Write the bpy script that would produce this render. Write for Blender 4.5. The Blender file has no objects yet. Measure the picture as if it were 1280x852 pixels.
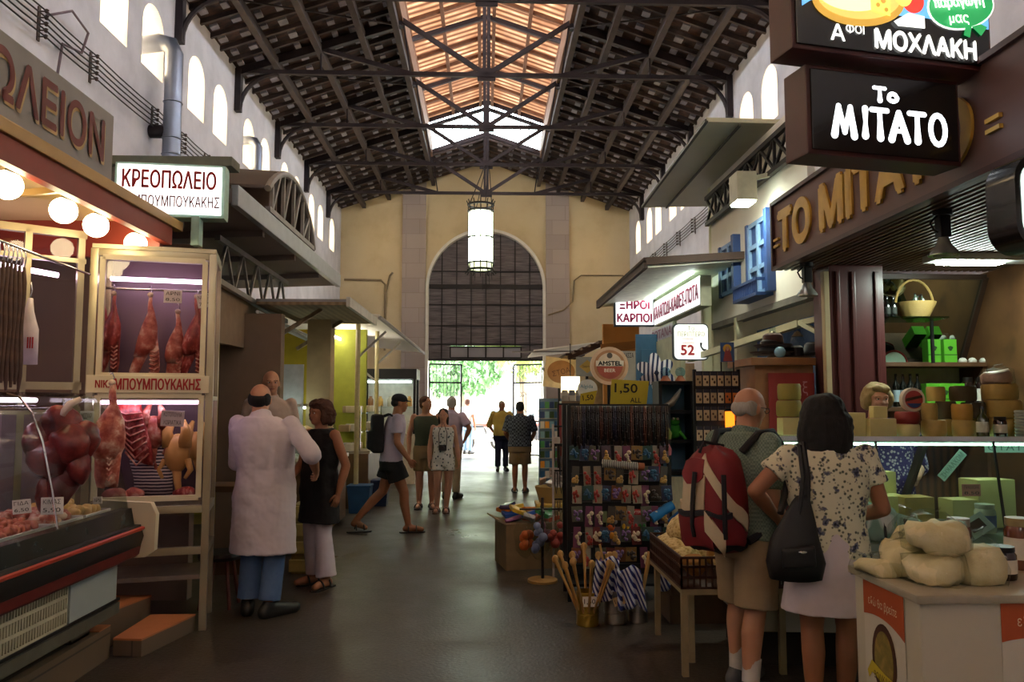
import bpy, bmesh, math, random
from math import sin, cos, pi, radians as R
from mathutils import Vector, Matrix, Euler, noise
C = bpy.context.scene.collection
S = bpy.context.scene
rnd = random.Random(7)

# ------------------------------------------------------------------ camera, light, exposure
F, HC = 980.0, 1.55                      # focal length in pixels of the 1280-wide frame, eye height
TH = math.atan(77.0 / F)                 # pitch up
PS = math.atan(33.0 / F * cos(TH))       # yaw to the right
cam = bpy.data.objects.new('camera', bpy.data.cameras.new('camera'))
C.objects.link(cam)
cam.location = (0, 0, HC)
cam.rotation_euler = (pi / 2 + TH, 0, -PS)
cam.data.sensor_width = 36.0
cam.data.lens = F / 1280.0 * 36.0
cam.data.clip_end = 300
S.camera = cam
S.view_settings.view_transform = 'Standard'
S.view_settings.look = 'None'
S.view_settings.gamma = 1.0
S.view_settings.use_curve_mapping = False
S.view_settings.exposure = 0.7
S.cycles.max_bounces = 10
S.cycles.transparent_max_bounces = 24
S.cycles.sample_clamp_indirect = 6.0
S.cycles.caustics_reflective = False
S.cycles.caustics_refractive = False
w = bpy.data.worlds.new('bright_hazy_sky')
S.world = w
w.use_nodes = True
bg = w.node_tree.nodes['Background']
bg.inputs[0].default_value = (0.93, 0.96, 1.0, 1)
bg.inputs[1].default_value = 10.0

RIGHT = Vector((cos(PS), -sin(PS), 0))
FWD = Vector((sin(PS) * cos(TH), cos(PS) * cos(TH), sin(TH)))
UP = RIGHT.cross(FWD)
EYE = Vector((0, 0, HC))
def ray(px, py): return RIGHT * ((px - 640) / F) + UP * (-(py - 426) / F) + FWD
def PY(px, py, Y):
    d = ray(px, py); return EYE + d * (Y / d.y)
def PX(px, py, X):
    d = ray(px, py); return EYE + d * (X / d.x)
def PZ(px, py, Z):
    d = ray(px, py); return EYE + d * ((Z - HC) / d.z)

# ------------------------------------------------------------------ mesh helpers
def frame(x, z, o=(0, 0, 0)):
    """matrix whose local x runs along x and local z along z (made square), origin o"""
    x = Vector(x).normalized(); z = Vector(z); z = (z - x * z.dot(x)).normalized(); y = z.cross(x)
    m = Matrix((x, y, z)).transposed().to_4x4(); m.translation = Vector(o); return m
def basis(d):
    d = Vector(d).normalized()
    a = Vector((0, 0, 1)) if abs(d.z) < .9 else Vector((1, 0, 0))
    u = d.cross(a).normalized(); return u, d.cross(u).normalized()

class MB:
    def __init__(s, M=None): s.bm = bmesh.new(); s.M = M or Matrix()
    def add(s, verts, faces):
        vs = [s.bm.verts.new(s.M @ Vector(v)) for v in verts]
        for f in faces:
            try: s.bm.faces.new([vs[i] for i in f])
            except ValueError: pass
        return vs
    def box(s, c, d, rot=None, bev=0, taper=1):
        hx, hy, hz = d[0] / 2, d[1] / 2, d[2] / 2
        R_ = Euler(rot).to_matrix() if rot is not None and not isinstance(rot, Matrix) else (rot or Matrix.Identity(3))
        c = Vector(c); vs = []
        for z in (-hz, hz):
            t = taper if z > 0 else 1
            for x, y in ((-hx, -hy), (hx, -hy), (hx, hy), (-hx, hy)): vs.append(c + R_ @ Vector((x * t, y * t, z)))
        v = s.add(vs, [(3, 2, 1, 0), (4, 5, 6, 7), (0, 1, 5, 4), (1, 2, 6, 5), (2, 3, 7, 6), (3, 0, 4, 7)])
        if bev:
            es = set(e for x in v for e in x.link_edges)
            bmesh.ops.bevel(s.bm, geom=list(es), offset=bev, segments=2, profile=.7, affect='EDGES', clamp_overlap=True)
        return s
    def ab(s, lo, hi, bev=0):
        lo, hi = Vector(lo), Vector(hi)
        return s.box((lo + hi) / 2, [abs(a) for a in (hi - lo)], bev=bev)
    def loft(s, rings, cap=True, close=False):
        n = len(rings[0]); vs = [p for r in rings for p in r]; fs = []
        m = len(rings)
        for i in range(m if close else m - 1):
            a, b = i * n, ((i + 1) % m) * n
            for j in range(n):
                k = (j + 1) % n; fs.append((a + j, a + k, b + k, b + j))
        if cap and not close:
            fs.append(tuple(range(n - 1, -1, -1))); fs.append(tuple(range((m - 1) * n, m * n)))
        s.add(vs, fs); return s
    def cyl(s, a, b, r0, r1=None, n=12, cap=True):
        r1 = r0 if r1 is None else r1
        a, b = Vector(a), Vector(b); u, v = basis(b - a)
        rg = lambda c, r: [c + u * (r * cos(2 * pi * k / n)) + v * (r * sin(2 * pi * k / n)) for k in range(n)]
        return s.loft([rg(a, r0), rg(b, r1)], cap)
    def tube(s, pts, r, n=8, close=False):
        pts = [Vector(p) for p in pts]; m = len(pts)
        rr = r if isinstance(r, (list, tuple)) else [r] * m
        T = []
        for i in range(m):
            a = pts[(i - 1) % m] if close or i > 0 else pts[i]; b = pts[(i + 1) % m] if close or i < m - 1 else pts[i]
            T.append((b - a).normalized())
        u, v = basis(T[0]); rings = []
        for i in range(m):
            if i:
                q = T[i - 1].rotation_difference(T[i]); u = q @ u; v = q @ v
            rings.append([pts[i] + u * (rr[i] * cos(2 * pi * k / n)) + v * (rr[i] * sin(2 * pi * k / n)) for k in range(n)])
        return s.loft(rings, True, close)
    def bar(s, a, b, w, h=None, up=(0, 0, 1)):
        """square bar from a to b, w across, h along up"""
        h = h or w; a, b = Vector(a), Vector(b); d = (b - a).normalized(); up = Vector(up)
        if abs(d.dot(up)) > .98: up = Vector((1, 0, 0)) if abs(d.x) < .9 else Vector((0, 1, 0))
        x = d.cross(up).normalized(); z = x.cross(d)
        rg = lambda c: [c + x * (i * w / 2) + z * (j * h / 2) for i, j in ((-1, -1), (1, -1), (1, 1), (-1, 1))]
        return s.loft([rg(a), rg(b)])
    def lathe(s, prof, c=(0, 0, 0), n=20, rot=None, sx=1, sy=1):
        R_ = rot or Matrix.Identity(3); c = Vector(c)
        return s.loft([[c + R_ @ Vector((max(r, 1e-4) * sx * cos(2 * pi * k / n), max(r, 1e-4) * sy * sin(2 * pi * k / n), z)) for k in range(n)] for r, z in prof])
    def ell(s, c, r, rot=None, n=12, m=8):
        r = (r, r, r) if not hasattr(r, '__len__') else r
        R_ = (Euler(rot).to_matrix() if not isinstance(rot, Matrix) else rot) if rot is not None else Matrix.Identity(3); c = Vector(c)
        rings = []
        for i in range(m + 1):
            t = -pi / 2 + pi * i / m; q = max(cos(t), 1e-3)
            rings.append([c + R_ @ Vector((r[0] * q * cos(2 * pi * k / n), r[1] * q * sin(2 * pi * k / n), r[2] * sin(t))) for k in range(n)])
        return s.loft(rings)
    def prism(s, poly, vec):
        vec = Vector(vec); p = [Vector(q) for q in poly]
        return s.loft([p, [q + vec for q in p]])
    def quad(s, *p): s.add(p, [tuple(range(len(p)))]); return s
    def jitter(s, amp, sc=4, seed=0):
        for v in s.bm.verts: v.co += noise.noise_vector(v.co * sc + Vector((seed, seed * 2.3, 0))) * amp
        return s
    def build(s, name, m, parent=None, smooth=40, world=False, loc=None):
        bmesh.ops.recalc_face_normals(s.bm, faces=s.bm.faces)
        if world and parent is not None:
            o_ = parent
            inv = parent['_w'] if '_w' in parent else None
            d = Vector(parent.location)
            rz = parent.rotation_euler.z
            Rm = Matrix.Rotation(-rz, 4, 'Z')
            for v in s.bm.verts: v.co = Rm @ (v.co - d)
        me = bpy.data.meshes.new(name); s.bm.to_mesh(me); s.bm.free()
        return link(name, me, m, parent, smooth, loc)

def link(name, me, m, parent=None, smooth=40, loc=None):
    me.materials.clear()
    if m: me.materials.append(m)
    if smooth:
        me.polygons.foreach_set('use_smooth', [True] * len(me.polygons))
        if smooth < 180: me.set_sharp_from_angle(angle=R(smooth))
    o = bpy.data.objects.new(name, me); C.objects.link(o)
    if parent is not None: o.parent = parent
    if loc is not None: o.location = loc
    return o
def tag(o, label=None, cat=None, group=None, kind=None):
    if label: o['label'] = label
    if cat: o['category'] = cat
    if group: o['group'] = group
    if kind: o['kind'] = kind
    return o
def thing(name, label, cat, loc=(0, 0, 0), rz=0, group=None):
    o = bpy.data.objects.new(name, None); C.objects.link(o); o.empty_display_size = .1
    o.location = loc; o.rotation_euler = (0, 0, rz)
    return tag(o, label, cat, group)
def dup(root, loc=None, rz=None, label=None, group=None, scale=None):
    def cp(o, par):
        c = o.copy(); C.objects.link(c)
        if par is not None: c.parent = par
        for ch in list(KIDS(o)): cp(ch, c)
        return c
    r = cp(root, None)
    if loc is not None: r.location = loc
    if rz is not None: r.rotation_euler.z = rz
    if scale is not None: r.scale = (scale,) * 3 if not hasattr(scale, '__len__') else scale
    if label: r['label'] = label
    if group: r['group'] = group
    return r
def KIDS(o): return o.children

# ------------------------------------------------------------------ materials
def hx(h):
    if not isinstance(h, str): return tuple(h) + (1,) if len(h) == 3 else tuple(h)
    h = h.lstrip('#'); f = lambda c: c / 12.92 if c <= .04045 else ((c + .055) / 1.055) ** 2.4
    return tuple(f(int(h[i:i + 2], 16) / 255) for i in (0, 2, 4)) + (1,)
MATS = {}
def nodes(m): 
    m.use_nodes = True; return m.node_tree.nodes, m.node_tree.links
def mat(name, col='#888888', rough=.6, metal=0, var=.14, sc=9, bump=0, bsc=60, spec=.5, emit=0, ecol=None, trans=0, coat=0, sheen=0, sss=0):
    if name in MATS: return MATS[name]
    m = bpy.data.materials.new(name); N, L = nodes(m); b = N['Principled BSDF']; c = hx(col)
    b.inputs['Roughness'].default_value = rough; b.inputs['Metallic'].default_value = metal
    b.inputs['Specular IOR Level'].default_value = spec; b.inputs['Coat Weight'].default_value = coat
    b.inputs['Sheen Weight'].default_value = sheen
    if trans: b.inputs['Transmission Weight'].default_value = trans
    if sss:
        b.inputs['Subsurface Weight'].default_value = sss; b.inputs['Subsurface Radius'].default_value = (.02, .008, .004)
    tc = N.new('ShaderNodeTexCoord')
    if var:
        n = N.new('ShaderNodeTexNoise'); n.inputs['Scale'].default_value = sc; n.inputs['Detail'].default_value = 5
        L.new(tc.outputs['Object'], n.inputs['Vector'])
        r = N.new('ShaderNodeValToRGB')
        r.color_ramp.elements[0].position = .3; r.color_ramp.elements[1].position = .7
        r.color_ramp.elements[0].color = tuple(x * (1 - var) for x in c[:3]) + (1,)
        r.color_ramp.elements[1].color = tuple(min(1, x * (1 + var)) for x in c[:3]) + (1,)
        L.new(n.outputs['Fac'], r.inputs[0]); L.new(r.outputs[0], b.inputs['Base Color'])
    else: b.inputs['Base Color'].default_value = c
    if bump:
        n2 = N.new('ShaderNodeTexNoise'); n2.inputs['Scale'].default_value = bsc; n2.inputs['Detail'].default_value = 4
        L.new(tc.outputs['Object'], n2.inputs['Vector'])
        bp = N.new('ShaderNodeBump'); bp.inputs['Strength'].default_value = bump; bp.inputs['Distance'].default_value = .01
        L.new(n2.outputs['Fac'], bp.inputs['Height']); L.new(bp.outputs[0], b.inputs['Normal'])
    if emit:
        b.inputs['Emission Color'].default_value = hx(ecol or col); b.inputs['Emission Strength'].default_value = emit
    MATS[name] = m; return m
def ramp(N, stops, interp='LINEAR'):
    r = N.new('ShaderNodeValToRGB'); e = r.color_ramp; e.interpolation = interp
    while len(e.elements) < len(stops): e.elements.new(.5)
    for k, (p, c) in enumerate(stops): e.elements[k].position = p; e.elements[k].color = hx(c)
    return r
def tex(name, kind, cols, scale=1, rough=.6, rot=(0, 0, 0), vscale=(1, 1, 1), stops=None, bump=0, metal=0, interp='LINEAR', **kw):
    """pattern material: kind noise | voronoi | brick | wave | check ; cols by ramp positions"""
    if name in MATS: return MATS[name]
    m = bpy.data.materials.new(name); N, L = nodes(m); b = N['Principled BSDF']
    b.inputs['Roughness'].default_value = rough; b.inputs['Metallic'].default_value = metal
    tc = N.new('ShaderNodeTexCoord'); mp = N.new('ShaderNodeMapping'); L.new(tc.outputs['Object'], mp.inputs[0])
    mp.inputs['Rotation'].default_value = rot; mp.inputs['Scale'].default_value = vscale
    if kind == 'brick':
        t = N.new('ShaderNodeTexBrick'); t.inputs['Color1'].default_value = hx(cols[0]); t.inputs['Color2'].default_value = hx(cols[1]); t.inputs['Mortar'].default_value = hx(cols[2])
        t.inputs['Scale'].default_value = scale; t.inputs['Mortar Size'].default_value = kw.get('mortar', .01)
        t.inputs['Brick Width'].default_value = kw.get('bw', .5); t.inputs['Row Height'].default_value = kw.get('rh', .25); t.offset = kw.get('off', .5)
        L.new(mp.outputs[0], t.inputs['Vector']); out = t.outputs['Color']; h = t.outputs['Fac']
    else:
        if kind == 'noise':
            t = N.new('ShaderNodeTexNoise'); t.inputs['Detail'].default_value = kw.get('detail', 6); t.inputs['Roughness'].default_value = .6; h = t.outputs['Fac']
        elif kind == 'voronoi':
            t = N.new('ShaderNodeTexVoronoi'); h = t.outputs[kw.get('out', 'Distance')]
        elif kind == 'wave':
            t = N.new('ShaderNodeTexWave'); t.bands_direction = kw.get('dir', 'X'); t.inputs['Distortion'].default_value = kw.get('dist', 0); h = t.outputs['Fac']
            t.inputs['Detail'].default_value = 2
        elif kind == 'check':
            t = N.new('ShaderNodeTexChecker'); h = t.outputs['Fac']
        t.inputs['Scale'].default_value = scale; L.new(mp.outputs[0], t.inputs['Vector'])
        n = len(cols); st = stops or [i / (n - 1) for i in range(n)]
        r = ramp(N, list(zip(st, cols)), interp); L.new(h, r.inputs[0]); out = r.outputs[0]
    L.new(out, b.inputs['Base Color'])
    if bump:
        bp = N.new('ShaderNodeBump'); bp.inputs['Strength'].default_value = abs(bump); bp.inputs['Distance'].default_value = .01; bp.invert = bump < 0
        L.new(h, bp.inputs['Height']); L.new(bp.outputs[0], b.inputs['Normal'])
    MATS[name] = m; return m
def glass(name, tint='#f4fbfa', refl=.1, rough=.02):
    """thin window glass: mostly clear, with a mirror share that grows at grazing angles"""
    if name in MATS: return MATS[name]
    m = bpy.data.materials.new(name); N, L = nodes(m); N.clear()
    o = N.new('ShaderNodeOutputMaterial'); mx = N.new('ShaderNodeMixShader'); t = N.new('ShaderNodeBsdfTransparent'); g = N.new('ShaderNodeBsdfGlossy')
    t.inputs[0].default_value = hx(tint); g.inputs['Roughness'].default_value = rough
    lw = N.new('ShaderNodeFresnel'); lw.inputs['IOR'].default_value = 1.3
    ma = N.new('ShaderNodeMath'); ma.operation = 'MULTIPLY_ADD'; ma.inputs[1].default_value = .6; ma.inputs[2].default_value = refl * .15
    geo = N.new('ShaderNodeNewGeometry'); sw = N.new('ShaderNodeMath'); sw.operation = 'SUBTRACT'; sw.inputs[0].default_value = 1; L.new(geo.outputs['Backfacing'], sw.inputs[1])
    m3 = N.new('ShaderNodeMath'); m3.operation = 'MULTIPLY'; L.new(lw.outputs[0], m3.inputs[0]); L.new(sw.outputs[0], m3.inputs[1])
    L.new(m3.outputs[0], ma.inputs[0]); L.new(ma.outputs[0], mx.inputs[0]); L.new(t.outputs[0], mx.inputs[1]); L.new(g.outputs[0], mx.inputs[2]); L.new(mx.outputs[0], o.inputs[0])
    MATS[name] = m; return m
def glow(name, col, strength):
    """the face of a lamp"""
    if name in MATS: return MATS[name]
    return mat(name, col, .4, var=0, emit=strength, ecol=col)

# ------------------------------------------------------------------ lettering
def text(s, m, parent, c, right, up, w, h, name='lettering', depth=.002, bold=0, shear=0, world=True, thick=0):
    """letters fitted into a w x h box centred on c, reading along right; every stroke outline is filled by itself"""
    from mathutils.geometry import tessellate_polygon
    cu = bpy.data.curves.new('t', 'FONT'); cu.body = s; cu.size = 1; cu.resolution_u = 3; cu.shear = shear; cu.fill_mode = 'NONE'
    o = bpy.data.objects.new('t', cu); C.objects.link(o)
    me0 = bpy.data.meshes.new_from_object(o.evaluated_get(bpy.context.evaluated_depsgraph_get())); bpy.data.objects.remove(o); bpy.data.curves.remove(cu)
    nb = {}
    for e in me0.edges:
        a, b_ = e.vertices; nb.setdefault(a, []).append(b_); nb.setdefault(b_, []).append(a)
    P = [Vector((v.co.x, v.co.y)) for v in me0.vertices]; seen = set(); loops = []
    order = sorted(nb)
    for st in order:
        if st in seen: continue
        lp = [st]; seen.add(st); cur = st
        nxts = [x for x in nb[st] if x == st + 1] or nb[st]
        cur = nxts[0]
        while cur not in seen:
            seen.add(cur); lp.append(cur); nx = [x for x in nb[cur] if x not in seen]
            if not nx: break
            cur = nx[0]
        if len(lp) > 2: loops.append([P[i] for i in lp])
    bpy.data.meshes.remove(me0)
    area = lambda l: sum(l[i - 1].x * l[i].y - l[i].x * l[i - 1].y for i in range(len(l))) / 2
    tot = sum(area(l) for l in loops); sg = 1 if tot > 0 else -1
    def inside(p, l):
        r = False
        for i in range(len(l)):
            a, b_ = l[i - 1], l[i]
            if (a.y > p.y) != (b_.y > p.y) and p.x < (b_.x - a.x) * (p.y - a.y) / (b_.y - a.y) + a.x: r = not r
        return r
    bb = lambda l: (min(p.x for p in l), max(p.x for p in l), min(p.y for p in l), max(p.y for p in l))
    def within(q, l):
        a, b_ = bb(q), bb(l); return a[0] > b_[0] and a[1] < b_[1] and a[2] > b_[2] and a[3] < b_[3] and inside(q[0], l)
    holes = [l for l in loops if area(l) * sg <= 0 and any(within(l, o2) for o2 in loops if o2 is not l)]; hid = set(map(id, holes)); outer = [l for l in loops if id(l) not in hid]
    xs = [p.x for l in loops for p in l]; ys = [p.y for l in loops for p in l]
    x0, x1, y0, y1 = min(xs), max(xs), min(ys), max(ys)
    right, up = Vector(right).normalized(), Vector(up); up = (up - right * up.dot(right)).normalized(); n = right.cross(up); c = Vector(c)
    off = Vector(parent.location) if parent is not None and world else Vector()
    Rm = Matrix.Rotation(-parent.rotation_euler.z, 4, 'Z') if parent is not None and world else Matrix()
    def T(p, z, sh=(0, 0)):
        a = ((p.x - x0) / (x1 - x0) - .5) * w + sh[0]; b_ = ((p.y - y0) / (y1 - y0) - .5) * h + sh[1]
        return Rm @ (c + right * a + up * b_ + n * z - off)
    V, Fc = [], []
    d_ = bold * h * .5; zz = 0
    for sh in ([(0, 0)] if not bold else [(d_, 0), (-d_, 0), (0, d_), (0, -d_)]):
        for l in outer:
            zz += .00012
            hs = [q for q in holes if within(q, l)]
            tri = tessellate_polygon([[p.to_3d() for p in l]] + [[p.to_3d() for p in q] for q in hs])
            flat = l + [p for q in hs for p in q]; k = len(V)
            V += [T(p, depth + thick + zz, sh) for p in flat]; Fc += [tuple(k + i for i in f) for f in tri]
            if thick:
                for lp in [l] + hs:
                    k = len(V); m_ = len(lp); V += [T(p, depth + thick, sh) for p in lp] + [T(p, 0, sh) for p in lp]
                    Fc += [(k + i, k + (i + 1) % m_, k + m_ + (i + 1) % m_, k + m_ + i) for i in range(m_)]
    me = bpy.data.meshes.new(name); me.from_pydata([tuple(v) for v in V], [], Fc); me.update()
    return link(name, me, m, parent, 0)
# ------------------------------------------------------------------ the setting
YF = 22.0; XW = 4.1; ZE = 7.02; SL = .34
def roofz(x): return ZE + SL * (XW - abs(x))
plaster = tex('plaster_white', 'noise', ['#bfbfca', '#d4d4de', '#e0e0e8'], 2.2, .85, stops=[.25, .55, .8], bump=.15)
cream = tex('plaster_cream', 'noise', ['#cdb68a', '#dcc8a0', '#e2d0ac'], 1.1, .85, stops=[.25, .5, .8], bump=.1)
stone = tex('pilaster_stone', 'brick', ['#a89a94', '#b4a6a0', '#96887f'], 1, .8, rot=(pi / 2, 0, 0), bw=.75, rh=.42, mortar=.006)
steel_dark = mat('dark_steel', '#2b2226', .55, .3, var=.25, sc=6)
white_edge = mat('white_edge', '#e6e2da', .7, var=.05)
# floor: worn dark concrete
m = bpy.data.materials.new('worn_floor'); MATS['worn_floor'] = m
N, L = nodes(m); b = N['Principled BSDF']; tc = N.new('ShaderNodeTexCoord')
n1 = N.new('ShaderNodeTexNoise'); n1.inputs['Scale'].default_value = .9; n1.inputs['Detail'].default_value = 8; n1.inputs['Roughness'].default_value = .65
n2 = N.new('ShaderNodeTexNoise'); n2.inputs['Scale'].default_value = 45; n2.inputs['Detail'].default_value = 4
L.new(tc.outputs['Object'], n1.inputs['Vector']); L.new(tc.outputs['Object'], n2.inputs['Vector'])
r1 = ramp(N, [(.25, '#3a332d'), (.5, '#4f473f'), (.75, '#625950')]); L.new(n1.outputs['Fac'], r1.inputs[0])
r2 = ramp(N, [(.3, '#a8a8a8'), (.7, '#ffffff')]); L.new(n2.outputs['Fac'], r2.inputs[0])
mx = N.new('ShaderNodeMix'); mx.data_type = 'RGBA'; mx.blend_type = 'MULTIPLY'; mx.inputs[0].default_value = 1
L.new(r1.outputs[0], mx.inputs[6]); L.new(r2.outputs[0], mx.inputs[7]); L.new(mx.outputs[2], b.inputs['Base Color'])
rr = ramp(N, [(.3, '#8a8a8a'), (.7, '#c0c0c0')]); L.new(n1.outputs['Fac'], rr.inputs[0]); L.new(rr.outputs[0], b.inputs['Roughness'])
bp = N.new('ShaderNodeBump'); bp.inputs['Strength'].default_value = .25; bp.inputs['Distance'].default_value = .01; L.new(n2.outputs['Fac'], bp.inputs['Height']); L.new(bp.outputs[0], b.inputs['Normal'])
floor_m = m
def struct(name, mb, m, parent=None, smooth=0):
    o = mb.build(name, m, parent, smooth); o['kind'] = 'structure'; return o
struct('floor', MB().ab((-XW - .5, -14, -.2), (XW + .5, YF + .5, 0)), floor_m)

# side walls: thick, with arched clerestory openings in pairs between the trusses
TR = [.35 + 2.45 * k for k in range(-7, 9)]            # truss stations
WIN = [t + d for t in TR for d in (.78, 1.78) if t + d < YF - .4]
WW, WZ0, WZ1 = .62, 5.58, 6.12                         # width, sill, spring line
def arch_pts(yc, n=8):
    p = [(yc - WW / 2, WZ0), (yc + WW / 2, WZ0)]
    p += [(yc + WW / 2 * cos(a), WZ1 + WW / 2 * sin(a)) for a in [pi * k / n for k in range(n + 1)]]
    return p
def side_wall(sgn):
    x0, x1 = sgn * XW, sgn * (XW + .38)
    mb = MB()
    y = -14.0
    for yc in WIN:
        a, b_ = yc - WW / 2, yc + WW / 2
        mb.ab((x0, y, WZ0), (x1, a, ZE + .08)); y = b_
        # spandrel above the arch
        pts = [(b_, ZE + .08), (a, ZE + .08)] + [(yc - WW / 2 * cos(t), WZ1 + WW / 2 * sin(t)) for t in [pi * k / 10 for k in range(11)]]
        mb.prism([(x0, p, z) for p, z in pts], (x1 - x0, 0, 0))
    mb.ab((x0, y, WZ0), (x1, YF + .5, ZE + .08))
    mb.ab((x0, -14, 0), (x1, YF + .5, WZ0))
    struct('wall_left' if sgn < 0 else 'wall_right', mb, plaster)
side_wall(-1); side_wall(1)
frost = bpy.data.materials.new('warm_lit_pane'); N, L = nodes(frost); N.clear()
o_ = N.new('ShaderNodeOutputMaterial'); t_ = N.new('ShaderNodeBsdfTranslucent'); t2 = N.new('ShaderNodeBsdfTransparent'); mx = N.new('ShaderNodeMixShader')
t_.inputs[0].default_value = hx('#f3dfbd'); t2.inputs[0].default_value = hx('#f6e6c8'); mx.inputs[0].default_value = .55  # cream tint puts the warm glow of the lit openings into the pane
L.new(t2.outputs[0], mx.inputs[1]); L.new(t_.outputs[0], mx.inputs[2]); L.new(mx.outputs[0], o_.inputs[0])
frame_m = mat('window_frame', '#cdbf9f', .6)
k = 0
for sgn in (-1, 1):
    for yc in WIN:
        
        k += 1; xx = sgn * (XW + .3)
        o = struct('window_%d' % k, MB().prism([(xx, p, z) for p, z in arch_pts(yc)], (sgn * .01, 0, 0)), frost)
# far wall with the arched doorway
AR, ASP, DZ = 1.67, 4.77, 2.74
mb = MB()
prof = [(-XW - .3, 0), (-AR, 0), (-AR, ASP)] + [(AR * -cos(t), ASP + AR * sin(t)) for t in [pi * k / 24 for k in range(1, 24)]] + [(AR, ASP), (AR, 0), (XW + .3, 0), (XW + .3, roofz(XW + .3)), (0, roofz(0) + .05), (-XW - .3, roofz(XW + .3))]
# two halves, so that each is a simple outline
left = [p for p in prof[:2]] + [p for p in prof[2:2 + 12]] + [(0, ASP + AR), (0, roofz(0)), (-XW - .3, roofz(XW + .3))]
for sg in (1, -1):
    L_ = [(-XW - .3, 0), (-AR, 0), (-AR, ASP)] + [(-AR * cos(t), ASP + AR * sin(t)) for t in [pi / 2 * k / 14 for k in range(1, 15)]] + [(0, roofz(0)), (-XW - .3, roofz(XW + .3))]
    # strips keep the concave outline clean
    mb.prism([(sg * p, YF, z) for p, z in ((-XW - .3, 0), (-AR, 0), (-AR, roofz(AR)), (-XW - .3, roofz(XW + .3)))], (0, .55, 0))
    for q in range(14):
        t0, t1 = pi / 2 * q / 14, pi / 2 * (q + 1) / 14
        xa, xb = -AR * cos(t0), -AR * cos(t1)
        mb.prism([(sg * xa, YF, ASP + AR * sin(t0)), (sg * xb, YF, ASP + AR * sin(t1)), (sg * xb, YF, roofz(xb)), (sg * xa, YF, roofz(xa))], (0, .55, 0))
struct('wall_far', mb, cream)
for i, sg in enumerate((-1, 1)):
    mb = MB().prism([(sg * 1.7, YF - .1, 0), (sg * 2.36, YF - .1, 0), (sg * 2.36, YF - .1, roofz(2.36) - .05), (sg * 1.7, YF - .1, roofz(1.7) - .05)], (0, .12, 0))
    struct('trim_%d' % (i + 1), mb, stone)
# white rim round the arch
mb = MB(); n = 40
path = [(-AR, 0)] + [(-AR * cos(pi * q / n), ASP + AR * sin(pi * q / n)) for q in range(n + 1)] + [(AR, 0)]
rings = []
for q, (x, z) in enumerate(path):
    if 0 < q < len(path) - 1: d = Vector((x, 0, z - ASP)).normalized() if z > ASP else Vector((math.copysign(1, x), 0, 0))
    else: d = Vector((math.copysign(1, x), 0, 0))
    p = Vector((x, 0, z)); i0, i1 = p - d * .06, p + d * .02
    rings.append([Vector((i0.x, YF - .12, i0.z)), Vector((i1.x, YF - .12, i1.z)), Vector((i1.x, YF + .3, i1.z)), Vector((i0.x, YF + .3, i0.z))])
mb.loft(rings); struct('trim_3', mb, white_edge)
# unseen wall behind the camera, closed to keep sky reflections off the panes
mb = MB()
mb.prism([(p, -14, z) for p, z in ((-4.6, 0), (4.6, 0), (4.6, 6.9), (0, 8.5), (-4.6, 6.9))], (0, -.3, 0))
struct('wall_back', mb, cream)

# ------------------------------------------------------------------ roof
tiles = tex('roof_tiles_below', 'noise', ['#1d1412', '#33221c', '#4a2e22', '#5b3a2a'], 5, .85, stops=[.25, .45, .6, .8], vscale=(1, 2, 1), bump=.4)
LX, LY1 = 1.4, 19.75                                  # lantern half width and far end
mb = MB()
for sg in (-1, 1):
    A = lambda x, y, d=0: (sg * x, y, roofz(x) + d)
    def slab(xa, xb, ya, yb):
        mb.loft([[A(xa, ya), A(xb, ya), A(xb, ya, .1), A(xa, ya, .1)], [A(xa, yb), A(xb, yb), A(xb, yb, .1), A(xa, yb, .1)]])
    slab(XW + .5, LX, -14.3, LY1); slab(XW + .5, 0.0, LY1, YF + .6)
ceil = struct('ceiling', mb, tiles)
raf = mat('rafter_wood', '#4b3f3d', .7, var=.3, sc=5)
nib = mat('mortar_grey', '#8a8790', .8, var=.3, sc=4)
pur = mat('purlin_wood', '#3a302f', .7, var=.25, sc=4)
for sg in (-1, 1):
    y = 2.6
    while y < YF - .1:
        xt = LX if y < LY1 else .02
        MB().bar((sg * (XW + .3), y, roofz(XW + .3) - .035), (sg * xt, y, roofz(xt) - .035), .05, .07).build('rafter', raf, ceil, 0)
        y += .42
    for xp in (3.45, 2.75, 2.05, 1.5):
        MB().bar((sg * xp, 1.5, roofz(xp) - .14), (sg * xp, YF - .02, roofz(xp) - .14), .1, .13).build('purlin', pur, ceil, 0)
mb = MB()
q = random.Random(3)
for sg in (-1, 1):
    y = 2.6
    while y < YF - .3:
        xt = LX + .1 if y < LY1 else .15
        x = XW - .12
        while x > xt:
            mb.box((sg * (x + q.uniform(-.03, .03)), y + .21 + q.uniform(-.03, .03), roofz(x) - .02), (.09 + q.uniform(0, .05), .1 + q.uniform(0, .06), .05), rot=(0, sg * .33, 0))
            x -= .3
        y += .42
o = mb.build('tile_mortar', nib, ceil, 0); o['kind'] = 'stuff'

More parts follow.
